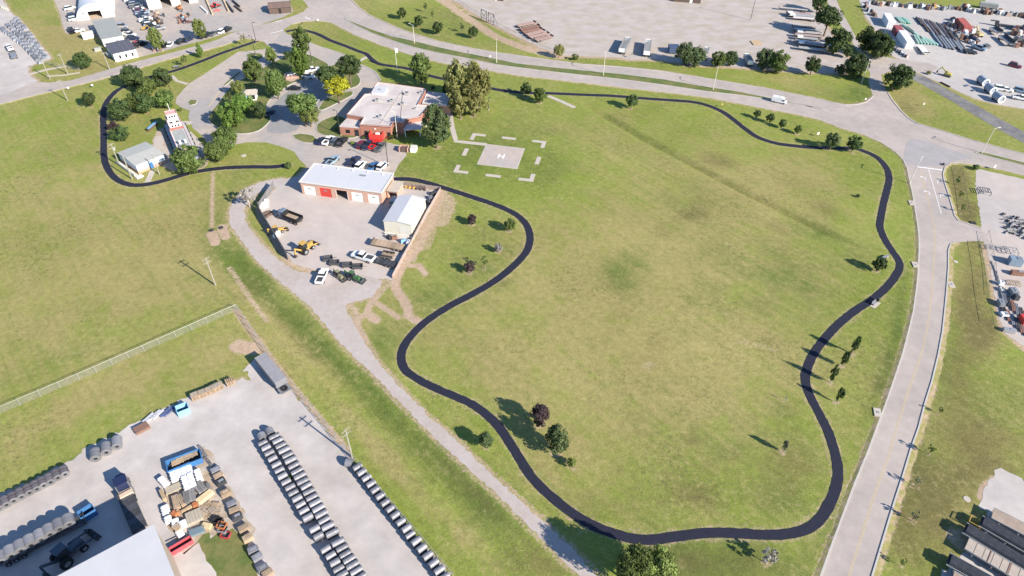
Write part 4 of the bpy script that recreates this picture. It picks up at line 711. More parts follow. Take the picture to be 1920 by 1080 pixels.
t = thing('anchor_monument', 'brown and white monument on the little paved plaza beneath the tall trees', 'monument', (*G(547, 145)[:2], 0), .3); MB().bx(-2, -1.2, 0, 2, 1.2, .5).build('plinth', pinkbrick, t); MB().tube((-1.4, 0, .9), (1.4, 0, 1.3), .3, .15).tube((0, -.9, 1.0), (0, .9, 1.2), .15).build('white_anchor', white, t); MB().tube((0, 0, .5), (0, 0, .9), .2).build('pedestal', steel, t)
sheet('plaza_paving', [(533, 138), (548, 135), (560, 140), (561, 150), (545, 154), (534, 150)], M('plaza_pink', (.46, .33, .26), .85), .17)
# ================================================================== POLES, LAMPS, SIGNS
def utility_pole(x, y, h, lab, arms=1, azim=.9, group='wooden utility poles'):
    p = G(x, y); t = thing('utility_pole', lab, 'pole', (p.x, p.y, 0), azim, group)
    MB().tube((0, 0, 0), (0, 0, h), .2, .13, n=8).build('pole', poleM, t)
    for k in range(arms):
        c = MB().box(0, 0, h-.4-1.1*k, 1.9, .1, .12).build('crossarm', poleM, t)
        for q in (-.85, -.3, .3, .85): MB().tube((q, 0, h-.32-1.1*k), (q, 0, h-.08-1.1*k), .045, n=6).build('insulator', galv, c)
utility_pole(404, 535, 8.6, 'tall pole standing in the open left field with a long shadow', 2); utility_pole(660, 857, 8.6, 'pole at the head of the coil row along the yard fence', 2)
utility_pole(94, 148, 7.2, 'left pole of the pair beside the far left gravel yard', 1); utility_pole(127.5, 139, 7.6, 'right pole of the pair beside the far left gravel yard', 1); utility_pole(205.5, 130, 6.5, 'pole by the road in front of the dark roofed white building', 1)
utility_pole(127, 188.5, 7.5, 'pole in the left field just below the road', 1); utility_pole(248, 336, 8.2, 'pole between trail corner and pale blue building, lower one', 0); utility_pole(225, 311, 7.6, 'pole with a transformer at the upper left of the pale blue building', 2)
p = G(225, 311); t = [o for o in COL.objects if o.get('label', '').startswith('pole with a transformer')][0]; MB().tube((.35, 0, 5.2), (.35, 0, 6.1), .28, n=10).build('transformer', galv, t)
utility_pole(299, 327, 6.5, 'leaning tan pole by the right corner of the pale blue building', 0)
def lamp(x, y, h, lab, mat, dx=1, dy=0, arm=1.6, group='street lamps'):
    p = G(x, y); t = thing('street_lamp', lab, 'lamp', (p.x, p.y, 0), head(x, y, dx, dy), group)
    MB().tube((0, 0, 0), (0, 0, .3), .28, n=8).build('lamp_base', sidewalk_m, t); MB().tube((0, 0, .3), (0, 0, h), .13, .08, n=8).build('lamp_post', mat, t); a = MB().tube((0, 0, h-.1), (arm, 0, h+.15), .06, n=6).build('lamp_arm', mat, t); MB().box(arm+.3, 0, h+.12, .8, .32, .16).build('lamp_head', mat, a)
lamp(777, 81, 7.4, 'pale street lamp on the median below the north meadow', lampM, -1, -.3); lamp(931, 117.5, 8.2, 'pale street lamp on the median above the tall olive trees', lampM, 0, -1); lamp(1131, 141, 8, 'pale street lamp on the median near the bare tree', lampM, 0, -1); lamp(1337, 168, 7.6, 'pale street lamp on the median left of the white van', lampM, .2, -1); lamp(1615, 156, 8.2, 'pale street lamp by the oval dark tree at the driveway mouth', lampM, .2, -1); lamp(1840.5, 287, 8.6, 'pale street lamp at the tip of the right median', lampM, 1, -.2); lamp(1705, 344, 8, 'pale street lamp at the left kerb near the stop line', lampM, .8, -1)
lamp(480, 77, 7.4, 'dark lamp post at the end of the west trail', lampD, 1, 0, .5); lamp(479.6, 104, 7.6, 'dark lamp post on the little island of the tan lot', lampD, -1, 0, .5); lamp(585, 117, 7.8, 'dark lamp post right of the bright tall trees', lampD, -1, 0, .5); lamp(324, 183, 8, 'dark lamp post by the grove at the corner of the tan lot', lampD, -1, 0, .5); lamp(639, 254, 8.8, 'dark lamp post at the left front corner of the station', lampD, -1, 0, .5); lamp(728, 313, 9, 'dark lamp post in the lot behind the garage', lampD, -1, 0, .5); lamp(745, 258, 9, 'thin lamp post by the station brick corner', lampM, -1, 0, .4); lamp(916, 305 if 0 else 206, 4.4, 'short dark lamp post on the lawn right of the olive trees', lampD, 1, 0, .2)
lamp(1407, 38, 14, 'very tall light pole in the north gravel yard', lampD, 1, 0, .4)
p = G(745, 135); t = thing('flagpole', 'white flagpole with a hanging flag behind the station', 'flagpole', (p.x, p.y, 0)); MB().tube((0, 0, 0), (0, 0, 9.5), .09, .05).build('pole', white, t); MB().add([(0.05, 0, 7.6), (.9, .3, 7.2), (.9, .35, 8.8), (.05, 0, 9.2), (.05, .05, 7.6), (.9, .36, 7.2), (.9, .41, 8.8), (.05, .05, 9.2)], [(0, 1, 2, 3), (7, 6, 5, 4)]).build('flag', wrap, t)
def small_sign(x, y, lab, mat, w_=.6, h=1.8, cat='sign', post=poleM):
    p = G(x, y); t = thing('road_sign', lab, cat, (p.x, p.y, 0), .4); MB().tube((0, 0, 0), (0, 0, h), .05, n=6).build('post', post, t); MB().box(0, -.07, h-.15, w_, .04, w_).build('sign_plate', mat, t)
for x, y, lab, mt in ((175, 165, 'small white sign post in the field below the west road', white), (1532, 256, 'white box sign by the trail near the airy tree', white), (1730, 200, 'pale sign post on the corner lawn of the old asphalt road', white), (567, 48, 'small dark sign on the grass nose at the west intersection', darkm), (597, 42, 'small white sign on the kerb of the west intersection', white), (919, 111, 'small white sign on the median near the street lamp', white), (1624, 101, 'pale sign beside the big dark tree on the driveway', white), (1353, 201, 'small yellow marker between boulevard and trail', yellow), (130, 170, 'low white marker near the pole in the left field', white), (1621, 191, 'white marker post on the lawn tip at the driveway', white), (1862, 318, 'sign with a pale panel beside the right boulevard', white)): small_sign(x, y, lab, mt, .8 if 'box' in lab or 'panel' in lab else .6, 1.3)
t = thing('park_bench', 'grey trail bench with a dark bin on a pad beside the trail curve', 'bench', (*G(1639, 570)[:2], 0), head(1639, 570, -16, 14)); MB().bx(-1.5, -.9, 0, 1.5, .9, .05).build('concrete_pad', sidewalk_m, t); MB().bx(-.9, -.3, .4, .9, .2, .48).build('seat', steel, t); MB().bx(-.9, -.38, .5, .9, -.32, .95).build('backrest', steel, t)
for s in (-.7, .7): MB().bx(s-.05, -.3, .05, s+.05, .2, .4).build('leg', darkm, t)
t = thing('litter_bin', 'dark litter bin beside the trail bench', 'bin', (*G(1645, 565)[:2], .05)); MB().tube((0, 0, 0), (0, 0, .95), .3, .33, n=14).build('bin_body', black, t); MB().tube((0, 0, .95), (0, 0, 1.05), .36, .2, n=14).build('bin_lid', darkm, t)
t = thing('headwall_culvert', 'small dark culvert headwall at the end of the swale by the trail', 'culvert', (*G(1659, 484)[:2], 0), .5); MB().bx(-1.1, -.25, 0, 1.1, .25, .7).build('headwall', steel, t); MB().tube((0, -.3, .3), (0, .3, .3), .28, n=12).build('pipe', black, t)
for x, y, lab in ((397, 433, 'dark culvert pipe end in the ditch left of the gravel drive'), (415, 428, 'smaller dark culvert grate in the ditch left of the gravel drive'), (1768, 312 if 0 else 309, 'small dark bollard at the kerb corner of the intersection')): t = thing('culvert_end', lab, 'culvert' if 'culvert' in lab else 'bollard', (*G(x, y)[:2], 0), .8); MB().bx(-.5, -.3, 0, .5, .3, .45).build('inlet_box', darkm, t); MB().bx(-.3, -.34, .1, .3, -.3, .35).build('opening', black, t)
t = thing('monument_sign', 'low white entrance sign beside the path by the big hangar lawn', 'sign', (*G(331, 127)[:2], 0), .5); MB().bx(-1.2, -.3, 0, 1.2, .3, .5).build('sign_base', darkm, t); MB().bx(-1.1, -.1, .5, 1.1, .1, .9).build('sign_slab', steel, t)
# ================================================================== FENCES
def mesh_mat(name, col, f):
    m = bpy.data.materials.new(name); m.use_nodes = True; n = m.node_tree.nodes; l = m.node_tree.links; b = n['Principled BSDF']; b.inputs['Base Color'].default_value = (*col, 1); b.inputs['Roughness'].default_value = .6
    tr = n.new('ShaderNodeBsdfTransparent'); mx = n.new('ShaderNodeMixShader'); mx.inputs[0].default_value = f; l.new(tr.outputs[0], mx.inputs[1]); l.new(b.outputs[0], mx.inputs[2]); l.new(mx.outputs[0], n['Material Output'].inputs[0]); return m
chain = mesh_mat('chain_link', (.36, .36, .345), .2); thin = mesh_mat('thin_mesh', (.1, .1, .1), .07)
def chain_fence(px, lab, h=1.8, bay=3.0, pm_=None):
    W = [G(*p) for p in px]; t = thing('chain_link_fence', lab, 'fence', tuple(W[0])); o = W[0]
    Pn = lin([(q.x-o.x, q.y-o.y) for q in W], False, bay)
    pm = MB().tube((0, 0, 0), (0, 0, h+.06), .045 if pm_ is None else .03, n=6).mesh('post', pm_ or galv)
    for p in Pn: link('post', pm, t, (p[0], p[1], 0))
    for a, b in zip(Pn[:-1], Pn[1:]):
        MB().add([(a[0], a[1], .04), (b[0], b[1], .04), (b[0], b[1], h), (a[0], a[1], h)], [(0, 1, 2, 3)]).build('mesh_panel', chain if pm_ is None else thin, t); MB().tube((*a, h), (*b, h), .035, n=5).build('top_rail', pm_ or galv, t)
chain_fence([(-30, 790), (0, 776), (150, 712), (300, 646), (446, 581)], 'grey chain link fence running from the left edge across the lawn to the corner'); chain_fence([(446.5, 581.5), (492, 650), (540, 715), (600, 787), (660, 860), (722, 935), (792, 1015), (850, 1085)], 'grey chain link fence along the edge of the lower left storage yard')
chain_fence([(846, -4), (880, 20.5), (920, 43), (980, 74.5), (1016, 92), (1040, 101)], 'thin fence along the curved edge of the north gravel yard', 1.6, 5, darkm); chain_fence([(76, 118), (112, 108 if 0 else 126), (150, 133)], 'short pale fence by the far left gravel yard', 1.2, 4)
def board_fence(px, lab, mat, h=2.1, bay=2.4):
    W = [G(*p) for p in px]; o = W[0]; t = thing('board_fence', lab, 'fence', tuple(o)); Pn = lin([(q.x-o.x, q.y-o.y) for q in W], False, bay)
    for i, (a, b) in enumerate(zip(Pn[:-1], Pn[1:])):
        c = ((a[0]+b[0])/2, (a[1]+b[1])/2); L = math.dist(a, b); r = math.atan2(b[1]-a[1], b[0]-a[0])
        MB().box(0, 0, h/2+random.uniform(-.03, .03), L-.1, .1, h).build('fence_panel', mat, t, (c[0], c[1], 0), r); MB().box(0, 0, h/2+.06, .16, .18, h+.12).build('post', mat, t, (a[0], a[1], 0), r)
board_fence([(514, 352), (487, 392)], 'slatted fence coloured dark for shade along the upper left side of the walled yard', fenceshade); board_fence([(486, 393), (490, 405), (500, 421), (520, 453), (541, 488)], 'curved fence coloured dark for shade along the lower left side of the walled yard', fenceshade, 2.5)
board_fence([(826, 358), (800, 403), (773, 455), (755, 487), (736, 523)], 'pinkish board wall along the right side of the walled yard', fencewood, 1.25); board_fence([(759, 347), (790, 352), (825, 357)], 'short pinkish board wall behind the metal shed', fencewood, 1.25)
chain_fence([(1850, 440), (1862, 500), (1868, 560)], 'dark thin fence at the left edge of the right storage yard', 1.5, 4, darkm); chain_fence([(1800, 318), (1808, 360), (1815, 412)], 'thin wire fence on the brown strip by the intersection', 1.4, 4, darkm); chain_fence([(1832, 457), (1840, 500), (1848, 560), (1858, 612)], 'thin wire fence across the brown strip below the yard driveway', 1.4, 4, darkm)
# ================================================================== TREES
def crown_mesh(name, seed, shape, mats, nclump=64, per=62, leaf=.085):
    rs = random.Random(seed); v = []; f = []; tone = []
    lobes = [(rs.uniform(0, 6.28), rs.uniform(-.6, .9), rs.uniform(.75, 1.12)) for _ in range(7)]
    for k in range(nclump):
        while True:
            d = Vector((rs.gauss(0, 1), rs.gauss(0, 1), rs.gauss(0, 1)));
            if d.length > .1: break
        d.normalize(); r = rs.choice([.35, .6, .78, .86, .86, .92]); r *= rs.uniform(.9, 1.05)
        c = d*r; az = math.atan2(d.y, d.x)
        for la, lz, lr in lobes:
            q = math.cos(az-la)*math.cos((d.z-lz)*1.4)
            if q > .75: c *= 1+(lr-1)*(q-.75)*3.2
        cr = rs.uniform(.17, .31)
        if shape == 'cone': h_ = (c.z+1)/2; s_ = max(.08, (1-h_)**.8*1.05+.05); c = Vector((c.x*s_, c.y*s_, c.z)); cr *= .35+.65*s_
        elif shape == 'col': h_ = (c.z+1)/2; s_ = min(1, 1.25*(1-h_)**.6+.15); c = Vector((c.x*s_, c.y*s_, c.z)); cr *= .7+.3*s_
        elif shape == 'oak': c.z = c.z*.85 if c.z > 0 else c.z*.7; cr *= 1.05
        elif shape == 'tall': s_ = 1-.35*max(0, c.z); c = Vector((c.x*s_, c.y*s_, c.z))
        elif shape == 'sap': cr *= .8
        tn = rs.uniform(.72, 1.28)
        for j in range(per):
            e = Vector((rs.gauss(0, 1), rs.gauss(0, 1), rs.gauss(0, 1))).normalized(); p = c+e*cr*rs.uniform(.55, 1.0)
            nrm = (e*.8+d*.5+Vector((rs.gauss(0, .55), rs.gauss(0, .55), rs.gauss(.15, .55)))).normalized()
            a = nrm.cross(Vector((rs.gauss(0, 1), rs.gauss(0, 1), rs.gauss(0, 1)))).normalized(); b = nrm.cross(a); s = leaf*rs.uniform(.6, 1.3); o = len(v)
            v += [tuple(p+a*s), tuple(p+b*s*.62), tuple(p-a*s), tuple(p-b*s*.62)]; f.append((o, o+1, o+2, o+3)); t_ = tn*rs.uniform(.85, 1.15); tone += [t_]*4
    me = bpy.data.meshes.new(name); me.from_pydata(v, [], f); me.update(); at = me.attributes.new('tone', 'FLOAT', 'POINT'); at.data.foreach_set('value', tone); me.materials.append(None); return me
def trunk_mesh(seed, bare=False):
    rs = random.Random(seed); m = MB()   # unit: R = 1, crown centre at z = 0 of crown, trunk spans z in [0, 1] (base to crown centre)
    m.tube((0, 0, 0), (0, 0, .62), .085, .055, n=8); m.tube((0, 0, .62), (.02, .03, 1.05), .055, .03, n=7)
    for k in range(5):
        a = k*1.257+rs.uniform(-.3, .3); z = rs.uniform(.45, .75); m.tube((0, 0, z), (math.cos(a)*.5, math.sin(a)*.5, z+rs.uniform(.25, .45)), .04, .014, n=6)
    return m
def bare_mesh(seed):
    rs = random.Random(seed); m = MB()
    def br(p, d, L, r, k):
        q = p+d*L; m.tube(p, q, r, r*.6, n=5)
        if k == 0: return
        for i in range(4 if k > 1 else 5):
            e = (d+Vector((rs.gauss(0, .6), rs.gauss(0, .6), rs.gauss(.1, .45)))).normalized(); br(p.lerp(q, rs.uniform(.55, 1)), e, L*rs.uniform(.55, .8), r*.55, k-1)
    br(Vector((0, 0, -.95)), Vector((0, 0, 1)), .55, .075, 4); return m
CROWN = {}
def crown(shape, i, sparse=False):
    k = (shape, i)
    if k not in CROWN:
        a = {'round': (66, 64, .085), 'oak': (74, 60, .085), 'big': (110, 80, .06), 'low': (88, 62, .075), 'tall': (70, 60, .08), 'cone': (60, 50, .08), 'col': (46, 44, .10), 'sap': (20, 26, .13), 'shrub': (44, 46, .10)}[shape]
        CROWN[k] = crown_mesh('crown_'+shape, hash(shape) % 1000+i*37 if 0 else sum(map(ord, shape))+i*37, shape, None, *a)
    return CROWN[k]
TRK = [trunk_mesh(i).mesh('trunk', bark) for i in range(3)]; BARE = [bare_mesh(i).mesh('branches', deadbark) for i in (3, 8, 12)]
LM = {'dark': L_dark, 'mid': L_mid, 'light': L_light, 'bright': L_bright, 'yellow': L_yel, 'purp': L_purp, 'blue': L_blue, 'pale': L_pale, 'olive': L_olive, 'silver': L_silver}
NMS = {'round': 'broadleaf_tree', 'oak': 'oak_tree', 'tall': 'broadleaf_tree', 'cone': 'cone_tree', 'sap': 'sapling', 'col': 'columnar_tree', 'shrub': 'shrub', 'bare': 'bare_tree', 'big': 'broadleaf_tree', 'low': 'broadleaf_tree'}
CATS = {'shrub': 'shrub', 'sap': 'sapling'}
for i, ((cx, cy, wpx, kind, colr, lab), (bx_, by_, R, zc)) in enumerate(zip(T, TREEPOS)):
    rs = random.Random(i); asp = KIND[kind][0]; nm = NMS[kind]
    if 'conifer' in lab: nm = 'conifer_tree'
    t = thing(nm, lab, CATS.get(kind, 'tree'), (bx_, by_, 0), rs.uniform(0, 6.28))
    if kind == 'bare' or (kind == 'sap' and colr in ('silver',)):
        o = link('branches', BARE[i % 3], t, (0, 0, zc)); o.scale = (R*.95, R*.95, zc*1.05)
        if wpx > 20: o2 = link('twigs', crown('sap', i % 3), t, (0, 0, zc*1.15)); o2.scale = (R*.95, R*.95, R*asp*.8); o2.data.materials[0] = o2.data.materials[0] or L_silver; o2.material_slots[0].link = 'OBJECT'; o2.material_slots[0].material = L_silver
        continue
    o = link('crown', crown(kind, i % 3), t, (0, 0, zc)); o.scale = (R*rs.uniform(.95, 1.06), R*rs.uniform(.95, 1.06), R*asp)
    if not o.data.materials[0]: o.data.materials[0] = L_mid
    o.material_slots[0].link = 'OBJECT'; o.material_slots[0].material = LM[colr]
    if kind != 'shrub': q = link('trunk', TRK[i % 3], t); q.scale = (R*.9 if kind != 'col' else R*.7, R*.9 if kind != 'col' else R*.7, zc)
# ================================================================== VEHICLES
def paint(name, col, metal=.2): return M(name, col, .28, metal, var=.03, spec=.5)
PAINT = {'white': paint('car_white', (.75, .75, .75), 0), 'silver': paint('car_silver', (.42, .43, .45), .4), 'grey': paint('car_grey', (.14, .15, .165), .3), 'black': paint('car_black', (.018, .018, .022), .2), 'navy': paint('car_navy', (.025, .035, .09)), 'red': paint('car_red', (.5, .02, .03)), 'maroon': paint('car_maroon', (.18, .02, .04)), 'bright red': paint('car_bright_red', (.7, .02, .02)), 'blue': paint('car_blue', (.06, .16, .36)), 'pale blue': paint('car_pale_blue', (.3, .4, .5)), 'tan': paint('car_tan', (.4, .33, .24))}
lampw = M('headlight_lens', (.8, .8, .78), .15, spec=.6); chrome = M('bumper_grey', (.25, .25, .26), .35, .4)
def sec(x, w_, zb, zm, zt, k=.88): return [(x, -w_*.95, zb), (x, -w_, zm), (x, -w_*k, zt), (x, w_*k, zt), (x, w_, zm), (x, w_*.95, zb)]
def wheels(t, xs, y, r=.34, wd=.22, name='wheel'):
    me = MB().tube((0, -wd/2, 0), (0, wd/2, 0), r, n=14).mesh(name, black); hub = MB().tube((0, -wd/2-.012, 0), (0, wd/2+.012, 0), r*.55, n=10).mesh('hub', steel)
    for x in xs:
        for s in (-1, 1): q = link(name, me, t, (x, s*y, r)); link('hub', hub, q)
def greenhouse(t, x0, x1, xt0, xt1, w0, w1, z0, z1):
    b = [(x0, -w0, z0), (x1, -w0, z0), (x1, w0, z0), (x0, w0, z0)]; q = [(xt0, -w1, z1), (xt1, -w1, z1), (xt1, w1, z1), (xt0, w1, z1)]
    MB().add(b+q, [(0, 1, 5, 4), (1, 2, 6, 5), (2, 3, 7, 6), (3, 0, 4, 7), (3, 2, 1, 0)]).build('windows', glass, t)
    return q
def make_car(kind):
    t = bpy.data.objects.new('parked_car', None); COL.objects.link(t)
    if kind in ('sedan', 'suv'):
        L, W = (4.7, .9) if kind == 'sedan' else (4.75, .95); zt, zr = (.92, 1.43) if kind == 'sedan' else (1.08, 1.75); h = L/2
        body = MB().loft([sec(-h, W*.86, .32, .6, zt*.84), sec(-h+.25, W*.96, .22, .6, zt*.98), sec(-.9, W, .2, .62, zt), sec(.6, W, .2, .62, zt), sec(h-.6, W*.97, .22, .6, zt*.9), sec(h-.12, W*.88, .28, .55, zt*.78), sec(h, W*.75, .34, .52, zt*.66)]).build('body', PAINT['white'], t)
        q = greenhouse(t, *((-1.75, 1.15, -1.05, .35) if kind == 'sedan' else (-2.2, 1.05, -1.95, .4)), W*.9, W*.72, zt-.02, zr)
        MB().add([(x, y, zr+.0) for x, y, z in q]+[(x*.98, y*.94, zr+.06) for x, y, z in q], [(0, 1, 5, 4), (1, 2, 6, 5), (2, 3, 7, 6), (3, 0, 4, 7), (4, 5, 6, 7)]).build('roof', PAINT['white'], t)
        for s in (-1, 1): MB().bx(h-.28, s*W*.62-.16, .58, h-.08, s*W*.62+.16, .7).build('headlight', lampw, t)
        wheels(t, (-h+.85, h-.9), W-.1, .34 if kind == 'sedan' else .38)
    elif kind == 'pickup':
        W = .98; h = 2.85
        MB().loft([sec(-h, W*.97, .5, .7, 1.02, .97), sec(-h+.12, W, .42, .7, 1.05, .97), sec(-.35, W, .4, .7, 1.08, .96), sec(1.1, W, .4, .7, 1.12, .94), sec(h-.25, W*.95, .42, .7, 1.06, .92), sec(h, W*.84, .46, .7, .95, .9)]).build('body', PAINT['white'], t)
        q = greenhouse(t, -.55, 1.55, -.4, .75, W*.9, W*.76, 1.07, 1.8)
        MB().add([(x, y, 1.8) for x, y, z in q]+[(x*.98, y*.95, 1.87) for x, y, z in q], [(0, 1, 5, 4), (1, 2, 6, 5), (2, 3, 7, 6), (3, 0, 4, 7), (4, 5, 6, 7)]).build('roof', PAINT['white'], t)
        MB().bx(-h+.16, -W*.78, 1.05, -.62, W*.78, 1.075).build('bed_floor', darkm, t); MB().bx(-h+.02, -W*.95, 1.05, -.6, -W*.8, 1.3).bx(-h+.02, W*.8, 1.05, -.6, W*.95, 1.3).bx(-h+.02, -W*.8, 1.05, -h+.14, W*.8, 1.3).bx(-.7, -W*.8, 1.05, -.6, W*.8, 1.3).build('bed_wall', PAINT['white'], t)
        for s in (-1, 1): MB().bx(h-.2, s*W*.65-.16, .75, h-.04, s*W*.65+.16, .92).build('headlight', lampw, t)
        MB().bx(-h-.1, -W*.9, .5, -h, W*.9, .66).build('bumper', chrome, t); wheels(t, (-h+1.05, h-1.0), W-.1, .4, .26)
    elif kind == 'van':
        W = 1.05; h = 3.1
        MB().loft([sec(-h, W, .45, .8, 2.5, .96), sec(-h+.1, W, .4, .8, 2.58, .93), sec(1.3, W, .4, .8, 2.58, .93), sec(1.9, W*.97, .4, .8, 2.2, .9), sec(2.4, W*.95, .42, .8, 1.35, .93), sec(h-.1, W*.92, .42, .8, 1.1, .92), sec(h, W*.8, .5, .75, .98, .9)]).build('body', PAINT['white'], t)
        MB().add([(1.93, -W*.8, 2.12), (2.42, -W*.86, 1.4), (2.42, W*.86, 1.4), (1.93, W*.8, 2.12)], [(0, 1, 2, 3)]).build('windshield', glass, t)
        for s in (-1, 1): MB().bx(1.2, s*W*.99-.02, 1.35, 2.1, s*W*.99+.02, 1.95).build('side_window', glass, t); MB().bx(h-.15, s*W*.62-.16, .8, h-.02, s*W*.62+.16, .98).build('headlight', lampw, t)
        for k in range(3): MB().bx(-2.6+k*1.2, -.7, 2.58, -2.52+k*1.2, .7, 2.64).build('roof_rib', PAINT['white'], t)
        MB().bx(-.3, -.4, 2.585, .5, .4, 2.75).build('roof_vent', offwhite, t); wheels(t, (-h+1.1, h-1.0), W-.1, .38, .24)
    return t
PROTO = {k: make_car(k) for k in ('sedan', 'suv', 'pickup', 'van')}; USED = set()
NM = {'sedan': 'parked_car', 'suv': 'parked_car', 'pickup': 'pickup_truck', 'van': 'delivery_van'}; CT = {'sedan': 'car', 'suv': 'car', 'pickup': 'pickup truck', 'van': 'van'}
def car(x, y, dx, dy, kind, colr, lab, group=None, rz=None, s=1.0):
    p = G(x, y, .6); t = PROTO[kind] if kind not in USED else copy_tree(PROTO[kind]); USED.add(kind)
    t.name = NM[kind]; t.location = (p.x, p.y, 0.05); t.rotation_euler = (0, 0, head(x, y, dx, dy) if rz is None else rz); t.scale = (s, s, s)
    tag(t, lab, CT[kind]);
    if group: t['group'] = group
    elif 'group' in t: del t['group']
    for c in t.children:
        if c.name.split('.')[0] in ('body', 'roof', 'bed_wall', 'roof_rib'):
            c.material_slots[0].link = 'OBJECT'; c.material_slots[0].material = PAINT[colr]
    return t
g1 = 'cars parked at the station'
for x, y, k, c, l in ((602, 264, 'sedan', 'navy', 'dark blue car, leftmost of the four below the station lawn island'), (616, 264, 'pickup', 'white', 'white pickup second in the row below the station lawn island'), (629.5, 265, 'suv', 'grey', 'grey car third in the row below the station lawn island'), (641, 266.5, 'pickup', 'black', 'black pickup rightmost in the row below the station lawn island'),
                      (678.5, 271, 'suv', 'maroon', 'maroon car, leftmost of the row by the red enclosure'), (691, 272.5, 'pickup', 'navy', 'dark pickup second in the row by the red enclosure'), (702.5, 272.5, 'pickup', 'bright red', 'bright red pickup right in front of the red enclosure'), (713.5, 276, 'pickup', 'grey', 'grey pickup at the right end of the row by the red enclosure')): car(x, y, 9, -9, k, c, l, g1)
for x, y, k, c, l in ((624, 302, 'pickup', 'pale blue', 'grey blue pickup alone behind the garage roof'), (664, 303, 'pickup', 'navy', 'dark navy pickup behind the garage'), (676, 310, 'suv', 'white', 'white car between two dark vehicles behind the garage'), (700, 311, 'sedan', 'blue', 'blue car behind the garage beside the lamp post'), (717, 311.5, 'suv', 'white', 'white car rightmost behind the garage')): car(x, y, 10, -9, k, c, l, g1)
for x, y, dx, dy, k, c, l in ((585, 131.5, 10, -2, 'pickup', 'white', 'white pickup nearest the bright tall trees on the court'), (578, 143, 10, 1, 'suv', 'white', 'white car just below the white pickup on the court'), (552, 165.5, 10, 0, 'sedan', 'black', 'black car driving across the station court'), (505, 212, 8, -5, 'sedan', 'navy', 'dark car in the tree shade on the central island edge'), (590, 192, 10, -9, 'sedan', 'silver', 'pale car half hidden by the spreading court tree')): car(x, y, dx, dy, k, c, l)
car(1461, 189.5, 16, 3.5, 'van', 'white', 'white delivery van driving on the boulevard', s=.82)
car(604, 518.5, 10, -22, 'pickup', 'white', 'white pickup with open bed parked at the mouth of the walled yard')
car(740, 377, 6, -10, 'suv', 'silver', 'white and dark vehicle parked between garage and metal shed')
g2 = 'cars parked at the upper left lot'
for i, (x, y, k, c, l) in enumerate(((131, 15.5, 'suv', 'white', 'white car highest beside the quonset wall'), (137, 29, 'suv', 'navy', 'dark blue car by the quonset wall'), (139.5, 35.5, 'suv', 'white', 'white car by the front corner of the quonset'))): car(x, y, 10, -2, k, c, l, g2)
for x, y, k, c, l, d in ((134, 58, 'pickup', 'black', 'black pickup at the corner of the lot by the tan lawn', (4, 6)), (147, 57, 'sedan', 'white', 'white car beside the black pickup at the corner of the lot', (10, -2)), (229, 49, 'suv', 'silver', 'silver car right of the grey green roof', (10, 0)), (238, 59.5, 'suv', 'grey', 'grey car right of the grey green roof', (10, 1)), (242, 65, 'pickup', 'white', 'white pickup right of the dark roof top corner', (10, 1)), (249.5, 72, 'suv', 'navy', 'dark blue car right of the dark roof', (10, 0)), (256, 81.5, 'sedan', 'red', 'red car right of the dark roof', (10, -3)), (265, 83, 'pickup', 'black', 'black pickup beside the red car at the dark roof', (10, -4))): car(x, y, *d, k, c, l, g2)
seq = [('white', 'suv'), ('navy', 'sedan'), ('silver', 'suv'), ('grey', 'pickup'), ('white', 'sedan'), ('maroon', 'suv'), ('pale blue', 'pickup'), ('navy', 'suv'), ('silver', 'sedan'), ('white', 'pickup'), ('grey', 'suv'), ('white', 'suv'), ('black', 'suv'), ('silver', 'pickup')]
pts = [(243, 0), (247, 4), (252, 8), (256, 12), (260, 16), (263, 20), (267, 24.5), (269, 29), (272, 33), (274, 37.5), (278, 42), (281, 46), (285, 50), (297, 53.5)]
for i, ((c, k), (x, y)) in enumerate(zip(seq, pts)): car(x, y, 10, -1.5, k, c, '%s vehicle, %s from the top in the long diagonal row before the workshop' % (c, ORD[i]), g2)
for x, y, k, c, l, d in ((307, 84, 'suv', 'black', 'black car left of a white one at the lot edge by the road', (6, -8)), (319, 83, 'sedan', 'white', 'white car right of a black one at the lot edge by the road', (6, -8)), (340.5, 77.5, 'suv', 'black', 'black car below the tree shade on the lot edge', (8, -4)), (353, 74, 'suv', 'navy', 'navy car just left of the pale tall tree', (8, -4)), (380, 67.5, 'suv', 'navy', 'navy car just right of the pale tall tree', (7, -5)), (389, 65, 'suv', 'black', 'black car second right of the pale tall tree', (7, -5)), (400, 62.5, 'sedan', 'grey', 'grey car third right of the pale tall tree', (7, -5)), (417, 58.5, 'suv', 'white', 'white car at the far right end of the kerb row', (7, -5)), (427, 55, 'suv', 'black', 'black car at the very right end of the kerb row', (7, -5))): car(x, y, *d, k, c, l, g2)
car(18, 90, -6, -9, 'pickup', 'white', 'white pickup towing a flat trailer at the far left')
for x, y, k, c, l, d in ((1827, 74, 'sedan', 'navy', 'dark blue car behind the white one in the upper right yard', (12, 4)), (1836, 90, 'pickup', 'pale blue', 'pale pickup in the upper right yard near the scrap rows', (12, 4)), (1820, 98, 'suv', 'black', 'black car left of the pale pickup in the upper right yard', (12, 1)), (1849, 88, 'suv', 'grey', 'dark grey car right of the pale pickup in the upper right yard', (10, -3)), (1903, 123, 'suv', 'maroon', 'dark red car alone on the wide pale gravel', (12, 3)), (1875, 166, 'suv', 'white', 'white vehicle right of the big tanks', (12, 2)), (1887, 168, 'sedan', 'white', 'second white vehicle right of the big tanks', (12, 2)), (1913, 170, 'suv', 'pale blue', 'pale blue vehicle at the right edge', (12, 3)), (1914, 184, 'pickup', 'white', 'white pickup at the right edge below the pale blue vehicle', (12, 2))): car(x, y, *d, k, c, l)
for k in PROTO: assert k in USED
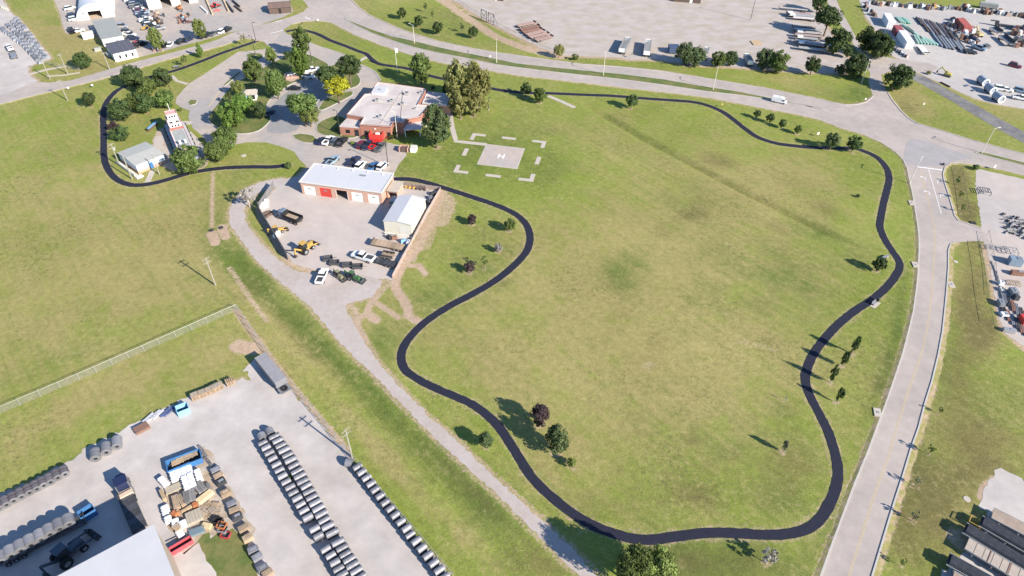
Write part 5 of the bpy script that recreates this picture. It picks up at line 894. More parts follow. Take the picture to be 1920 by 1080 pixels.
# ---- trailers, trucks and machines
def flatbed(loc, rz, L, W, lab, deckm, n_ax=2, sides=None, name='flatbed_trailer', zdeck=1.1, planks=0, group=None, front=True):
    t = thing(name, lab, 'trailer', loc, rz, group)
    MB().bx(-L/2, -W/2, zdeck-.16, L/2, W/2, zdeck).build('deck', deckm, t)
    if planks:
        pm = MB().bx(-L/planks/2+.05, -W/2+.04, 0, L/planks/2-.05, W/2-.04, .05).mesh('deck_plank', deckm)
        for k in range(planks): link('deck_plank', pm, t, (-L/2+L*(k+.5)/planks, 0, zdeck+.002))
    for s in (-1, 1): MB().bx(-L/2, s*W*.3-.08, zdeck-.5, L/2, s*W*.3+.08, zdeck-.16).build('frame_rail', darkm, t)
    wheels(t, [-L/2+.9+i*1.15 for i in range(n_ax)], W/2-.16, .44, .26)
    if front: MB().bx(L/2-.1, -W/2, zdeck, L/2, W/2, zdeck+.5).build('headboard', darkm, t)
    if sides:
        for s in (-1, 1): MB().bx(-L/2, s*(W/2-.04)-.04, zdeck, L/2-.1, s*(W/2-.04)+.04, zdeck+sides).build('side_wall', darkm, t)
    return t
def PX(p0, p1, z=0): a = G(*p0, z); b = G(*p1, z); return ((a.x+b.x)/2, (a.y+b.y)/2, .04), math.atan2(b.y-a.y, b.x-a.x), (b-a).length
def tub_trailer(p0, p1, lab, wid=2.6):
    loc, rz, L = PX(p0, p1, 2.4); t = flatbed(loc, rz, L, wid, lab, steel, name='open_top_trailer', front=False)
    for s in (-1, 1): MB().bx(-L/2, s*(wid/2-.05)-.05, 1.1, L/2, s*(wid/2-.05)+.05, 2.6).build('side_wall', steel, t)
    for s in (-1, 1): MB().bx(s*(L/2-.05)-.05, -wid/2+.1, 1.1, s*(L/2-.05)+.05, wid/2-.1, 2.6).build('end_wall', white, t)
    n = int(L/1.0); bm = MB().bx(-.1, -wid/2+.1, 2.52, .1, wid/2-.1, 2.58).mesh('roof_bow', white); [MB().bx(-L/2+.1, s*(wid/2-.13)-.02, 1.2, L/2-.1, s*(wid/2-.13)+.02, 2.45).build('shade_lining', darkm, t) for s in (-1, 1)]  # dark lining added so the trailer inside reads as shade
    for k in range(n): link('roof_bow', bm, t, (-L/2+L*(k+.5)/n, 0, 0))
    MB().bx(-L/2+.1, -wid/2+.1, 1.15, L/2-.1, wid/2-.1, 1.2).build('load_floor', darkm, t)  # floor colour kept dark to stand in for shade between the bows
tub_trailer((1166, 92), (1178, 70), 'left one of the two white trailers with dark slatted tops in the north yard'); tub_trailer((1213, 97), (1216, 74), 'right one of the two white trailers with dark slatted tops in the north yard')
tub_trailer((1322, 102), (1326, 88), 'white slatted trailer mostly hidden between two tree clumps', 2.2); tub_trailer((1408, 115), (1400, 101), 'pale trailer between the middle pair and third clump of trees', 2.2)
t = thing('box_trailer', 'box trailer tinted dark blue for the shade left of the big grey green tree', 'trailer', (*G(1262, 98)[:2], 0), 0); MB().bx(-2, -2, .5, 2, 2, 2.6).build('box_body', M('shade_blue', (.06, .09, .16), .6), t); wheels(t, (-1, .3), 1.8)  # shadow by the trees is put into the trailer body colour
# rusty flatbeds in the north yard
for k, (a, b, c) in enumerate((((970, 48.5), (1003, 41.5), 'pink'), ((975, 55), (1010, 47.5), 'rust'), ((980, 60), (1014, 53), 'rust'), ((987, 65), (1020, 57), 'pink'), ((993, 69.5), (1028, 62), 'pink'), ((1004, 75), (1035, 67.5), 'pink'))):
    loc, rz, L = PX(a, b, .9); flatbed(loc, rz, L, 2.3, 'rust coloured flatbed, %s from the top of the stepped row in the north yard' % ORD[k], rust if c == 'rust' else M('pink_rust', (.42, .28, .24), .8, var=.2, rand=.2), planks=0, zdeck=1.0, group='rusty flatbeds in the north yard')
t = thing('steel_trestle', 'pair of black open steel trestle frames at the fence of the north yard', 'frame', (*G(914, 41)[:2], 0), head(914, 41, 30, 14))
for q in (-4.4, -.6, .6, 4.4): MB().tube((q, 0, 0), (q, 0, 4.2), .13, n=6).build('leg', darkm, t)
for q in (-4.4, .6): MB().tube((q, 0, 4.2), (q+3.8, 0, 4.2), .13, n=6).tube((q, 0, 1.0), (q+3.8, 0, 1.0), .1, n=6).build('beam', darkm, t); MB().tube((q, 0, 4.2), (q+1.9, 0, 1.9), .08, n=5).tube((q+1.9, 0, 1.9), (q+3.8, 0, 4.2), .08, n=5).build('brace', darkm, t)
MB().tube((4.4, 0, 4.2), (6.2, .6, 0), .08, n=5).build('stay', darkm, t)
p = G(1418, 81); t = thing('plywood_stack', 'flat tan plywood sheet lying alone on the north gravel yard', 'plywood', (p.x, p.y, 0), .05); MB().bx(-1.9, -2.3, .12, 1.9, 2.3, .3).build('sheet_stack', woody, t)
for s in (-1, 1): MB().bx(s*1.2-.1, -2.2, 0, s*1.2+.1, 2.2, .12).build('bearer', woodm, t)
# long flatbeds parked beside the driveway
rows = [((1460, 14), (1514, 19.5)), ((1474, 24.5), (1520, 27)), ((1478, 28), (1526, 31)), ((1486, 32.5), (1530, 36)), ((1485, 49), (1530, 52)), ((1486, 53.5), (1537, 58)), ((1492, 59.5), (1541, 63)), ((1489, 64.5), (1541, 69)), ((1492, 69.5), (1533, 74)), ((1490, 75.5), (1550, 83)), ((1494, 80), (1550, 87)), ((1496, 88.5), (1550, 95))]
for k, (a, b) in enumerate(rows):
    loc, rz, L = PX(b, a, 1.0); tt_ = flatbed(loc, rz, L, 2.2 if k not in (0, 4) else 1.4, 'long pale flatbed, %s from the top of the row beside the concrete driveway' % ORD[k], [M('deck_pale', (.5, .46, .44), .7, var=.15, rand=.2), M('deck_pinkish', (.36, .28, .27), .7, var=.15), galv][k % 3], zdeck=1.2, group='flatbeds parked beside the driveway')
    if k in (6, 8, 10, 1, 2): MB().bx(L/2-2.8, -1.0, 1.2, L/2-.6, 1.0, 1.7).build('gooseneck', white, tt_)
# containers and tanks in the upper right yard
def container(p0, p1, w_, h, mat, lab, dm=None):
    loc, rz, L = PX(p0, p1, h); t = thing('shipping_container', lab, 'container', loc, rz); MB().bx(-L/2, -w_/2, 0, L/2, w_/2, h).build('box_body', mat, t)
    n = int(L/.5); rm = MB().bx(-.08, -.03, .15, .08, .03, h-.15).mesh('wall_rib', mat)
    for k in range(n):
        for s in (-1, 1): link('wall_rib', rm, t, (-L/2+.25+k*(L-.5)/max(1, n-1), s*(w_/2+.02), 0))
    for s in (-1, 1): d = MB().bx(L/2, s*w_/4-w_/4+.05, .1, L/2+.05, s*w_/4+w_/4-.05, h-.1).build('door', dm or mat, t); MB().tube((L/2+.08, s*w_/5, .2), (L/2+.08, s*w_/5, h-.2), .03, n=5).build('lock_bar', steel, d)
    return t
cblue = M('container_white', (.72, .74, .78), .5, var=.04)
container((1664, 25), (1673, 40), 3.0, 2.9, cblue, 'white container box standing farthest up in the upper right yard'); container((1682, 47), (1688, 56), 2.8, 2.8, M('container_maroon', (.3, .08, .09), .6), 'short maroon sided container behind the long white one'); container((1692, 57), (1708, 79), 3.0, 2.9, cblue, 'long white container beside the green steel beams'); container((1802, 34), (1816, 50), 3.2, 2.8, M('container_red', (.38, .1, .08), .6, var=.15), 'rusty red container among the scrap in the upper right yard')
def tank(x, y, dx, dy, lab, L=3.7, r=1.35):
    p = G(x, y, 1.5); t = thing('storage_tank', lab, 'tank', (p.x, p.y, 0), head(x, y, dx, dy)); MB().tube((-L/2, 0, r+.2), (L/2, 0, r+.2), r, n=24).build('tank_shell', M('tank_grey', (.33, .36, .42), .5, .1, var=.12), t, smooth=False); MB().ring((L/2, 0, r+.2), (L/2+.25, 0, r+.2), r*1.03, r*.72, 24).build('end_ring', white, t)
    for s in (-1, 1): MB().bx(s*L*.3-.2, -1.1, 0, s*L*.3+.2, 1.1, .6).build('saddle', darkm, t)
tank(1843, 151, 12, 9, 'uppermost of the three big grey tanks'); tank(1857, 166, 12, 9, 'middle one of the three big grey tanks'); tank(1872, 182, 12, 9, 'lowest of the three big grey tanks')
def excavator(x, y, rz, lab, mat=yellow, s=1.0):
    p = G(x, y); t = thing('excavator', lab, 'excavator', (p.x, p.y, .03), rz); t.scale = (s, s, s)
    for k in (-1, 1): MB().bx(-1.9, k*1.1-.28, 0, 1.9, k*1.1+.28, .85).build('track', darkm, t)
    MB().bx(-1.9, -1.2, .9, 1.3, 1.2, 1.9).build('body', mat, t); c = MB().box(.7, .75, 2.2, 1.3, 1.0, 1.5, tx=.85, ty=.9).build('cab', mat, t); MB().box(.75, .75, 2.35, 1.36, .8, .8).build('window', glass, c)
    MB().box(2.4, -.1, 2.9, 4.0, .35, .5, ry=-.6).build('boom', mat, t); MB().box(4.6, -.1, 2.6, 2.8, .28, .4, ry=.9).build('stick', mat, t); MB().box(5.2, -.1, .9, .9, .9, .8, tx=.6).build('bucket', darkm, t)
def backhoe(x, y, rz, lab, mat=yellow, s=1.0, name='backhoe_loader', cabm=None, arm=True):
    p = G(x, y); t = thing(name, lab, 'tractor' if 'tractor' in name else 'loader', (p.x, p.y, .03), rz); t.scale = (s, s, s)
    MB().box(.9, 0, 1.05, 2.2, .95, .8, tx=.95, ty=.85).build('hood', mat, t); MB().bx(-1.3, -.6, .6, .2, .6, 1.15).build('chassis', mat, t)
    c = MB().box(-.5, 0, 1.9, 1.4, 1.3, 1.4, tx=.85, ty=.88).build('cab', glass, t); MB().bx(-1.2, -.62, 2.6, .25, .62, 2.72).build('cab_roof', cabm or mat, c)
    wheels(t, (-.9,), .95, .75, .45, 'rear_wheel'); wheels(t, (1.45,), .85, .5, .32, 'front_wheel')
    if arm:
        for k in (-1, 1): MB().box(1.9, k*.75, .95, 2.6, .14, .22, ry=.25).build('loader_arm', mat, t)
        MB().add([(2.9, -1.1, .1), (3.6, -1.1, .15), (2.9, -1.1, .95), (2.9, 1.1, .1), (3.6, 1.1, .15), (2.9, 1.1, .95)], [(0, 1, 2), (5, 4, 3), (0, 3, 4, 1), (0, 2, 5, 3)]).build('loader_bucket', darkm, t)
        MB().box(-2.1, 0, 1.8, 2.0, .25, .32, ry=.7).build('boom', mat, t); MB().box(-2.9, 0, 1.6, .25, .22, 1.8).build('stick', mat, t); MB().box(-3.0, 0, .6, .6, .6, .6, tx=.6).build('bucket', darkm, t)
excavator(1775, 143, 2.4, 'yellow excavator with raised boom by the old asphalt road', M('machine_pale_yellow', (.5, .42, .12), .55), .72); excavator(337, 18, -.9, 'orange machine with long arm at the workshop front', orange, .75); excavator(270, 56, .3, 'small yellow loader alone on the brown lot', yellow, .45)
excavator(1834, 68, 1.7, 'tan excavator among the scrap beside the red container', M('machine_tan', (.5, .4, .2), .6), .8)
backhoe(574, 471, head(574, 471, 14, -10), 'yellow backhoe loader in the lower part of the walled yard', s=1.15); backhoe(521, 436, head(521, 436, 14, -4), 'small yellow skid loader by the dark curved fence', s=.8, arm=True)
backhoe(133, 1044, head(133, 1044, 24, -22), 'dark tractor loader in the shadow of the warehouse', M('tractor_dark', (.07, .09, .12), .5), 1.35, cabm=M('tractor_dark', (.07, .09, .12), .5))
backhoe(664, 524, head(664, 524, 12, 4), 'green tractor at the lower edge of the walled yard', green, .85, 'farm_tractor', arm=True); backhoe(636, 520, head(636, 520, 8, 6), 'olive tractor left of the green one', M('tractor_olive', (.25, .24, .14), .6), .7, 'farm_tractor')
backhoe(297, 42, -.8, 'brown machine in the middle of the upper left lot', M('machine_brown', (.3, .2, .12), .7), .9, 'tracked_machine'); backhoe(343, 34, .5, 'small orange machine below the long armed one', orange, .7, 'tracked_machine'); backhoe(405, 14, 1.2, 'small red machine between the tan steel beams', red, .8, 'tracked_machine'); backhoe(350, 43, .2, 'small dark red machine on the brown lot', trim, .7, 'tracked_machine')
# dump truck
loc, rz, L = PX((560, 415), (523, 401), .8); t = thing('dump_truck', 'dark dump truck with grey blue cab and empty tan bed in the walled yard', 'dump truck', loc, rz)
MB().bx(-4, -.5, .7, 3.6, .5, 1.0).build('frame', darkm, t); MB().box(3.1, 0, 1.35, 1.4, 1.7, 1.1, tx=.9, ty=.9).build('hood', M('truck_grey_blue', (.16, .2, .27), .4), t); c = MB().box(1.9, 0, 1.75, 1.4, 2.1, 1.9, tx=.88, ty=.9).build('cab', M('truck_grey_blue', (.16, .2, .27), .4), t); MB().box(2.0, 0, 2.1, 1.45, 1.9, .7).build('window', glass, c)
MB().bx(-4.2, -1.2, 1.1, 1.0, 1.2, 1.2).build('bed_floor', M('bed_tan', (.38, .3, .22), .9), t)
for s in (-1, 1): MB().bx(-4.2, s*1.2-.06, 1.2, 1.0, s*1.2+.06, 2.2).build('bed_wall', black, t)
MB().bx(.94, -1.14, 1.2, 1.06, 1.14, 2.6).build('bed_front', black, t); MB().bx(-4.26, -1.14, 1.2, -4.14, 1.14, 2.0).build('tailgate', black, t); wheels(t, (-3.2, -1.9), 1.0, .5, .4); wheels(t, (2.9,), 1.0, .5, .3)
# flatbed pickup and trailers in the yard
car(681, 482.5, -20, -6, 'pickup', 'white', 'white pickup truck hitched to the grey trailer in the walled yard', s=1.12)
loc, rz, L = PX((741, 497), (708, 488), .6); flatbed(loc, rz, L, 2.2, 'grey equipment trailer behind the white pickup in the walled yard', darkm, zdeck=.75, planks=5)
loc, rz, L = PX((756, 464), (698, 453), .8); flatbed(loc, rz, L, 2.5, 'long trailer with tan wooden deck in the walled yard', woodm, zdeck=.9, planks=8, front=True)
loc, rz, L = PX((738, 480), (716, 476), .8); flatbed(loc, rz, L, 1.9, 'small trailer with tan floor and dark sides in the walled yard', woodm, 2, .6, zdeck=.75)
loc, rz, L = PX((26, 110), (24, 96), .8); flatbed(loc, head(25, 105, -5, -14), 5.8, 2.3, 'grey flat trailer behind the white pickup at the far left', steel, zdeck=.8)
for x, y, rz_, lab in ((651, 499, .1, 'black trailer implement at the lower edge of the walled yard'), (671, 502, .1, 'square black attachment at the lower edge of the walled yard'), (627, 495, .1, 'black implement with tines, left one at the lower edge of the walled yard'), (615, 487, .3, 'thin black frame lying near the yellow backhoe'), (503, 404, .9, 'brown open bin by the upper dark fence corner')):
    p = G(x, y); t = thing('implement' if 'bin' not in lab else 'open_bin', lab, 'bin' if 'bin' in lab else 'implement', (p.x, p.y, .03), rz_); m_ = brown if 'bin' in lab else darkm
    MB().bx(-1.2, -.8, .2, 1.2, .8, .3).build('floor', m_, t)
    for s in (-1, 1): MB().bx(-1.2, s*.8-.05, .2, 1.2, s*.8+.05, .8).build('side_rail', m_, t); MB().bx(s*1.2-.05, -.75, .2, s*1.2+.05, .75, .7).build('end_rail', m_, t)
    MB().bx(-1.0, -.9, 0, -.8, .9, .2).bx(.8, -.9, 0, 1.0, .9, .2).build('skid', black, t); MB().tube((1.2, 0, .35), (2.3, 0, .35), .06).build('drawbar', m_, t)
def bag(x, y, r, lab):
    p = G(x, y); t = thing('bulk_bag', lab, 'bag', (p.x, p.y, .03), .5, 'white bulk bags'); MB().loft([[(math.cos(a)*r*k, math.sin(a)*r*k*.9, z) for a in np.linspace(0, 6.28, 11)[:-1]] for k, z in ((.85, 0), (1, r*.4), (.98, r), (.75, r*1.35), (.3, r*1.5))]).build('bag_body', white, t, smooth=True)
    for a in (0, 3.14): MB().tube((math.cos(a)*r*.6, 0, r*1.3), (math.cos(a)*r*.3, 0, r*1.8), .05).build('strap', wrap, t)
for x, y, r, l in ((500, 380, .75, 'topmost white bag by the upper dark fence'), (495, 386, .8, 'middle white bag by the upper dark fence'), (492, 391, .8, 'lowest white bag by the upper dark fence'), (499, 388, .7, 'right hand white bag by the upper dark fence'), (522, 440, .75, 'upper white bag below the yellow skid loader'), (517, 445, .7, 'lower white bag below the yellow skid loader')): bag(x, y, r, l)
for x, y, w_, mt, lab in ((758, 283, 1.1, pinkbrick, 'brown brick bin enclosure at the right end of the station lot'), (776, 283, 1.0, white, 'white box beside the brick bin enclosure')):
    p = G(x, y); t = thing('bin_enclosure' if w_ > 1 else 'white_cabinet', lab, 'enclosure' if w_ > 1 else 'cabinet', (p.x, p.y, .04), -.1)
    if w_ > 1:
        for q in ((-1.4, -1.2, -1.2, 1.2), (1.2, -1.2, 1.4, 1.2), (-1.2, 1.0, 1.2, 1.2)): MB().bx(q[0], q[1], 0, q[2], q[3], 1.5).build('brick_wall', pinkbrick, t)
        MB().bx(-1.0, -.9, 0, 1.0, .7, 1.2).build('bin', brown, t)
    else: MB().bx(-.9, -1.2, 0, .9, 1.2, 1.3).build('cabinet_body', white, t); MB().bx(-.95, -1.25, 1.3, .95, 1.25, 1.4).build('cabinet_lid', offwhite, t)
for x, y, lab in ((785, 443 if 0 else 355, 'pile of yellow and brown parts behind the metal shed'), ): 
    for k in range(6): p = G(762+k*7, 352.5+k*.8); t = thing('equipment_part', 'yellow brown implement, %s from the left along the wall behind the metal shed' % ORD[k], 'implement', (p.x, p.y, .04), .4*k); MB().box(0, 0, .4, 1.1, .5, .5, tx=.7).build('implement_body', yellow if k < 3 else brown, t); MB().tube((-.7, .2, .2), (.8, -.2, .9), .08).build('implement_arm', darkm, t)
for k, (x, y) in enumerate(((812, 366), (808, 374), (803, 382), (757, 455), (766, 458), (730, 448), (740, 449))):
    p = G(x, y); t = thing('stored_machine', ['dark machine, %s from the top along the wall beside the metal shed' % ORD[k], '', 'x'][0] if k < 3 else 'stored dark and brown gear, %s of the items below the metal shed ledge' % ORD[k-3], 'machine', (p.x, p.y, .04), .5+k); MB().box(0, 0, .6, 1.6, .9, .9, tx=.8, ty=.8).build('machine_body', [darkm, steel, darkm, skyblue, wrap, darkm, rust][k], t); MB().tube((-.6, 0, .9), (.7, .3, 1.5), .07).build('machine_handle', darkm, t)
# gate and slim barrier at the mouth of the left yard
# ================================================================== LOWER LEFT STORAGE YARD
def coil_proto(name, mat, L=1.0):   # raised coils get an added dark block below local zero, deepening the shadow gaps
    t = bpy.data.objects.new('steel_coil', None); COL.objects.link(t)   # unit: radius 1, axis X of length 2, standing on z=0
    MB().tube((-.97, 0, 1), (.97, 0, 1), 1.0, n=26, caps=False).build('coil_body', mat, t, smooth=True)
    for s in (-1, 1): MB().ring((s*.93, 0, 1), (s*.985, 0, 1), 1.0, .36, 26).build('coil_face', coilend, t)
    MB().tube((-.9, 0, 1), (.9, 0, 1), .37, n=14, caps=False).build('bore', darkm, t)
    for q in (-.45, .45): MB().ring((q-.03, 0, 1), (q+.03, 0, 1), 1.012, .99, 26).build('strap', steel, t)
    return t
SHADE_BLOCK = MB().bx(-.9, -.8, -1.0, .9, .8, .12).mesh('shade_block', darkm)  # dark block added under the coils to blacken gaps and lengthen their shadow
CP = {'grey': coil_proto('grey', coil_m), 'purple': coil_proto('purple', coil_p)}; CU = set()
def coil(x, y, r, L, rz, lab, group, kind='grey', z=0.):
    p = G(x, y, z+r); t = copy_tree(CP[kind]); CU.add(kind)
    if z and z < 1: c_ = link('shade_block', SHADE_BLOCK, t, (0, 0, 0)); c_.scale = (1, 1, z/r)
    t.name = 'steel_coil'; t.location = (p.x, p.y, z+.02); t.rotation_euler = (0, 0, rz); t.scale = (L/2, r, r); tag(t, lab, 'steel coil', group)
    return t
ra = head(550, 920, 95, 180); perp = ra+math.pi/2
rowA = [(493, 831), (499, 840), (505, 849.6), (511, 860), (518, 871.5), (524, 882), (529.5, 893), (536.5, 904), (544, 914), (550, 924.6), (557, 935), (563.5, 946.5), (570, 958), (577, 970), (590, 992), (597, 1005), (610.5, 1030), (620, 1042), (628, 1055), (635, 1067), (642, 1078), (649, 1090)]
rowB = [(514.6, 819), (521, 827), (527, 836), (533, 844.5), (539.5, 854), (545, 863), (551, 873.5), (557, 884), (562.5, 893), (568, 903), (574, 912), (579.5, 922.5), (585, 933), (591, 943.5), (597, 954), (602.5, 964.5), (608, 976), (615, 987), (623, 999), (634, 1017), (641.5, 1028), (648, 1039.5), (654.6, 1049.5), (661, 1060), (668, 1071), (675, 1083)]
rowC = [(670, 876), (678, 886), (687, 896.5), (695.5, 907.5), (703.6, 918.5), (713, 930), (722.5, 942.5), (732, 954), (741, 966), (751.5, 978.5), (762, 991), (769, 1003), (780, 1015), (790.6, 1028), (801.7, 1042), (813, 1056), (823, 1069.5), (833, 1083)]
for nm, row, r, L in (('left of the two long rows', rowA, .585, 1.75), ('right of the two long rows', rowB, .585, 2.15)):
    for i, (x, y) in enumerate(row): coil(x, y, r*random.uniform(.92, 1.04), L*random.uniform(.95, 1.05), perp+random.gauss(0, .03), '%s steel coil from the top, %s' % (ORD[i], nm), 'coils in the two long rows', z=.45)
rc = head(740, 960, 150, 195)+math.pi/2
for i, (x, y) in enumerate(rowC): coil(x, y, .60 if i != 11 else .5, 1.75, rc+random.gauss(0, .03), '%s steel coil from the upper end of the row along the grass strip fence' % ORD[i], 'coils along the yard fence', z=.45)
for x, y, lab, rz in ((491.5, 819, 'steel coil at the head of the left long row, facing up the yard', ra), (506, 810, 'steel coil at the head of the right long row, facing up the yard', ra), (655, 868, 'steel coil at the foot of the utility pole by the fence', rc-.9)): coil(x, y, .8, 1.3, rz, lab, 'coils heading the rows')
rl = head(60, 915, 65, -33)+math.pi/2
for i, (x, y) in enumerate([(120, 884), (106, 890.5), (93, 898.5), (80, 905), (67, 911.5), (53, 918.5), (38.5, 926), (24, 933.5), (10, 941), (-4, 948)]): coil(x, y, .78, 1.75, rl+random.gauss(0, .03), '%s dull purple coil from the right in the row along the lawn' % ORD[i], 'coils along the lawn edge', 'purple')
for i, (x, y) in enumerate([(219, 830), (199, 841), (179, 852.5)]): coil(x, y, .95, 2.1, rl-.25, '%s big coil from the right of the three spaced ones at the lawn edge' % ORD[i], 'spaced coils at the lawn edge')
loc, rz, L = PX((0, 1052), (160, 972), 1.0); flatbed(loc, rz, L, 2.4, 'long dark lowboy trailer carrying seven coils in front of the warehouse', darkm, 3, zdeck=1.1)
for i, (x, y) in enumerate([(128, 976), (110, 985), (92, 995), (75, 1005), (56, 1015), (37.5, 1025), (19, 1035)]): coil(x, y, .92, 1.9, rz+math.pi/2, '%s coil from the right riding on the lowboy trailer' % ORD[i], 'coils on the lowboy trailer', z=1.1)
coil(1, 1046, .92, 1.9, rz+math.pi/2, 'coil at the left edge riding on the lowboy trailer', 'coils on the lowboy trailer', z=1.1)
for q_ in CP.values():
    for c_ in list(q_.children): bpy.data.objects.remove(c_)
    bpy.data.objects.remove(q_)
def dumpster(x, y, dx, dy, L, w_, h, mat, lab, fill=None):
    p = G(x, y, h/2); t = thing('dumpster', lab, 'dumpster', (p.x, p.y, .03), head(x, y, dx, dy))
    for s in (-1, 1): MB().box(0, s*w_/2, h/2, L, .1, h).build('side_wall', mat, t); MB().box(s*L/2, 0, h/2, .1, w_-.1, h).build('end_wall', mat, t)
    for k in range(4):
        for s in (-1, 1): MB().box(-L/2+L*(k+.5)/4, s*(w_/2+.08), h/2, .14, .06, h).build('rib', mat, t)
    MB().bx(-L/2+.05, -w_/2+.05, .05, L/2-.05, w_/2-.05, .12).build('floor', darkm, t); return t
dumpster(346, 866, 60, -23, 6.0, 2.5, 1.4, M('dumpster_blue', (.05, .16, .36), .5), 'long blue dumpster filled with broken pallets'); dumpster(164, 962, 22, -14, 2.4, 1.7, 1.6, blue, 'small bright blue dumpster at the end of the lowboy trailer'); dumpster(343, 768, 20, -8, 2.2, 1.9, 1.5, skyblue, 'pale blue open dumpster at the lawn edge of the yard')
def pallet(x, y, rz, lab, mat, s=1.2, z=0., n=6, sy=1.0):
    p = G(x, y, z); t = thing('pallet', lab, 'pallet', (p.x, p.y, z+.03), rz, 'wooden pallets in the yard'); me_ = MB().bx(-s/2, -.06*s, .1, s/2, .06*s, .14).mesh('slat', mat)
    for k in range(n): link('slat', me_, t, (0, -s*sy/2+s*sy*(k+.5)/n, 0))
    for q in (-.42, 0, .42): MB().bx(q*s-.05, -s*sy/2, 0, q*s+.05, s*sy/2, .1).build('runner', mat, t)
    return t
for k in range(5): pallet(329+k*8.6, 868-k*4.2, head(346, 866, 60, -23)+random.uniform(-.12, .12), '%s pallet from the left inside the blue dumpster' % ORD[k], woody if k < 2 else woodm, 1.3, .9)
def planks(x, y, rz, L, w_, h, mat, lab, n=4, lay=2, name='lumber_stack', z=0.):
    p = G(x, y, z+h/2); t = thing(name, lab, 'lumber', (p.x, p.y, z+.05), rz); me_ = MB().bx(-L/2, -w_/n/2+.015, 0, L/2, w_/n/2-.015, h/lay-.02).mesh('plank', mat)
    for l_ in range(lay):
        for k in range(n): link('plank', me_, t, (random.gauss(0, .05), -w_/2+w_*(k+.5)/n, .1+l_*h/lay))
    for q in (-.35, .35): MB().bx(q*L-.06, -w_/2, 0, q*L+.06, w_/2, .1).build('bearer', woodm, t)
    return t
def bundle(x, y, rz, L, w_, h, lab, mat=wrap):
    p = G(x, y, h/2); t = thing('wrapped_bundle', lab, 'bundle', (p.x, p.y, .03), rz, 'white wrapped bundles'); MB().loft([[(x_, -w_/2, .1), (x_, -w_/2, h*.85), (x_, -w_*.4, h), (x_, w_*.4, h), (x_, w_/2, h*.85), (x_, w_/2, .1)] for x_ in (-L/2, -L/2+.1, 0, L/2-.1, L/2)]).build('wrap_cover', mat, t)
    for q in (-.32, 0, .32): MB().bx(q*L-.03, -w_/2-.02, .1, q*L+.03, w_/2+.02, h+.02).build('strap', offwhite, t); MB().bx(q*L-.06, -w_/2, 0, q*L+.06, w_/2, .1).build('bearer', woodm, t)
rb = head(345, 900, 10, 32)
for i, (x, y) in enumerate(((325, 893), (334.5, 888), (345, 884), (355, 879.5))): bundle(x, y, rb, 2.5, .98, 1.0, '%s white bundle from the left in the row below the blue dumpster' % ORD[i])
for i, (x, y) in enumerate(((349, 908), (360, 902), (372.5, 892))): bundle(x, y, rb, 3.2 if i < 2 else 2.3, 1.05, 1.2, '%s white bundle from the left in the second row below the dumpster' % ORD[i])
bundle(307, 904, rb+.3, 2.2, 1.15, 1.0, 'single white bundle standing left of the others'); bundle(311, 957, rb, 1.8, 1.3, .8, 'white bundle below the tan plank on the left edge of the lumber heap'); bundle(316, 975, rb, 1.2, 1.1, .9, 'small pale cube shaped bundle near the orange machine'); bundle(344.5, 983, rb, 1.2, 1.1, .9, 'white cube right of the orange machine'); bundle(330, 982, rb, 1.7, 1.2, .8, 'white bundle right under the orange machine'); bundle(338, 1001, rb+.2, 1.5, 1.1, .6, 'white sheet bundle above the red trough')
for x, y, rz, L, w_, h, mt, lab, n in ((327, 916, rb+math.pi/2, 2.9, 1.6, .35, M('wood_pale', (.4, .35, .28), .85, var=.15), 'flat pale lumber stack between the white bundles and slanted planks', 4), (306, 929, rb+.1, 2.3, .6, .9, woody, 'narrow tan plank stack on the left edge of the heap', 2), (331, 943, rb-.05, 2.8, 1.1, .8, woodm, 'weathered brown plank stack, left one of the slanted pair', 4), (341, 939, rb+.12, 2.4, .8, .9, woodm, 'weathered brown plank stack, right one of the slanted pair', 3), (356, 932, rb-.15, 2.6, 2.0, .9, woodg, 'dark grey plank stack below the second row of bundles', 4), (376, 915, rb+.25, 2.4, 1.6, .8, woodg, 'grey plank stack right of the bundles', 4), (393, 915, rb+.05, 2.0, .6, .6, woodg, 'narrow grey plank stack at the right edge of the heap', 2), (370, 943, head(370, 943, 48, -30), 5.6, .5, .5, M('beam_tan', (.42, .31, .2), .8), 'long tan beam lying across the heap', 2), (385, 932, head(370, 943, 48, -30)+.15, 2.9, 1.2, .7, M('wood_cream', (.62, .5, .3), .8), 'cream coloured plank stack at the end of the long tan beam', 3), (356, 974, rb, 2.4, .95, .7, M('wood_pale', (.4, .35, .28)), 'pale flat stack, left one above the blue grey crates', 2), (370, 967, rb, 2.4, 1.6, .6, M('wood_pale', (.4, .35, .28)), 'pale flat stack, right one above the blue grey crates', 3), (333, 990, rb+.5, 1.5, 1.2, .7, woody, 'orange tan plywood stack near the white sheet bundle', 3), (326, 1009, rb+1.57, 2.6, .1, .1, darkm, 'thin dark bar lying left of the red trough', 1), (370, 997, rb+1.45, 2.4, 1.3, .5, M('crate_blue', (.16, .22, .26), .7, var=.2), 'blue grey slatted crates at the lower end of the heap', 5), (388, 987, rb+.8, 1.6, 1.0, .5, M('wood_cream', (.62, .5, .3)), 'cream scraps right of the blue grey crates', 4)):
    planks(x, y, rz, L, w_, h, mt, lab, n)
for k, (x, y, rz) in enumerate(((384, 951, .4), (392, 947, .5), (398, 956, .3), (389, 963, .45), (381, 962, .5), (404, 947, .9), (408, 957, 1.0), (399, 968, .5))): pallet(x, y, rz+rb, '%s loose pallet in the pallet heap right of the long tan beam' % ORD[k], woodm if k % 2 else M('pallet_grey', (.36, .3, .24), .85, rand=.2), 1.25, .1*(k % 3))
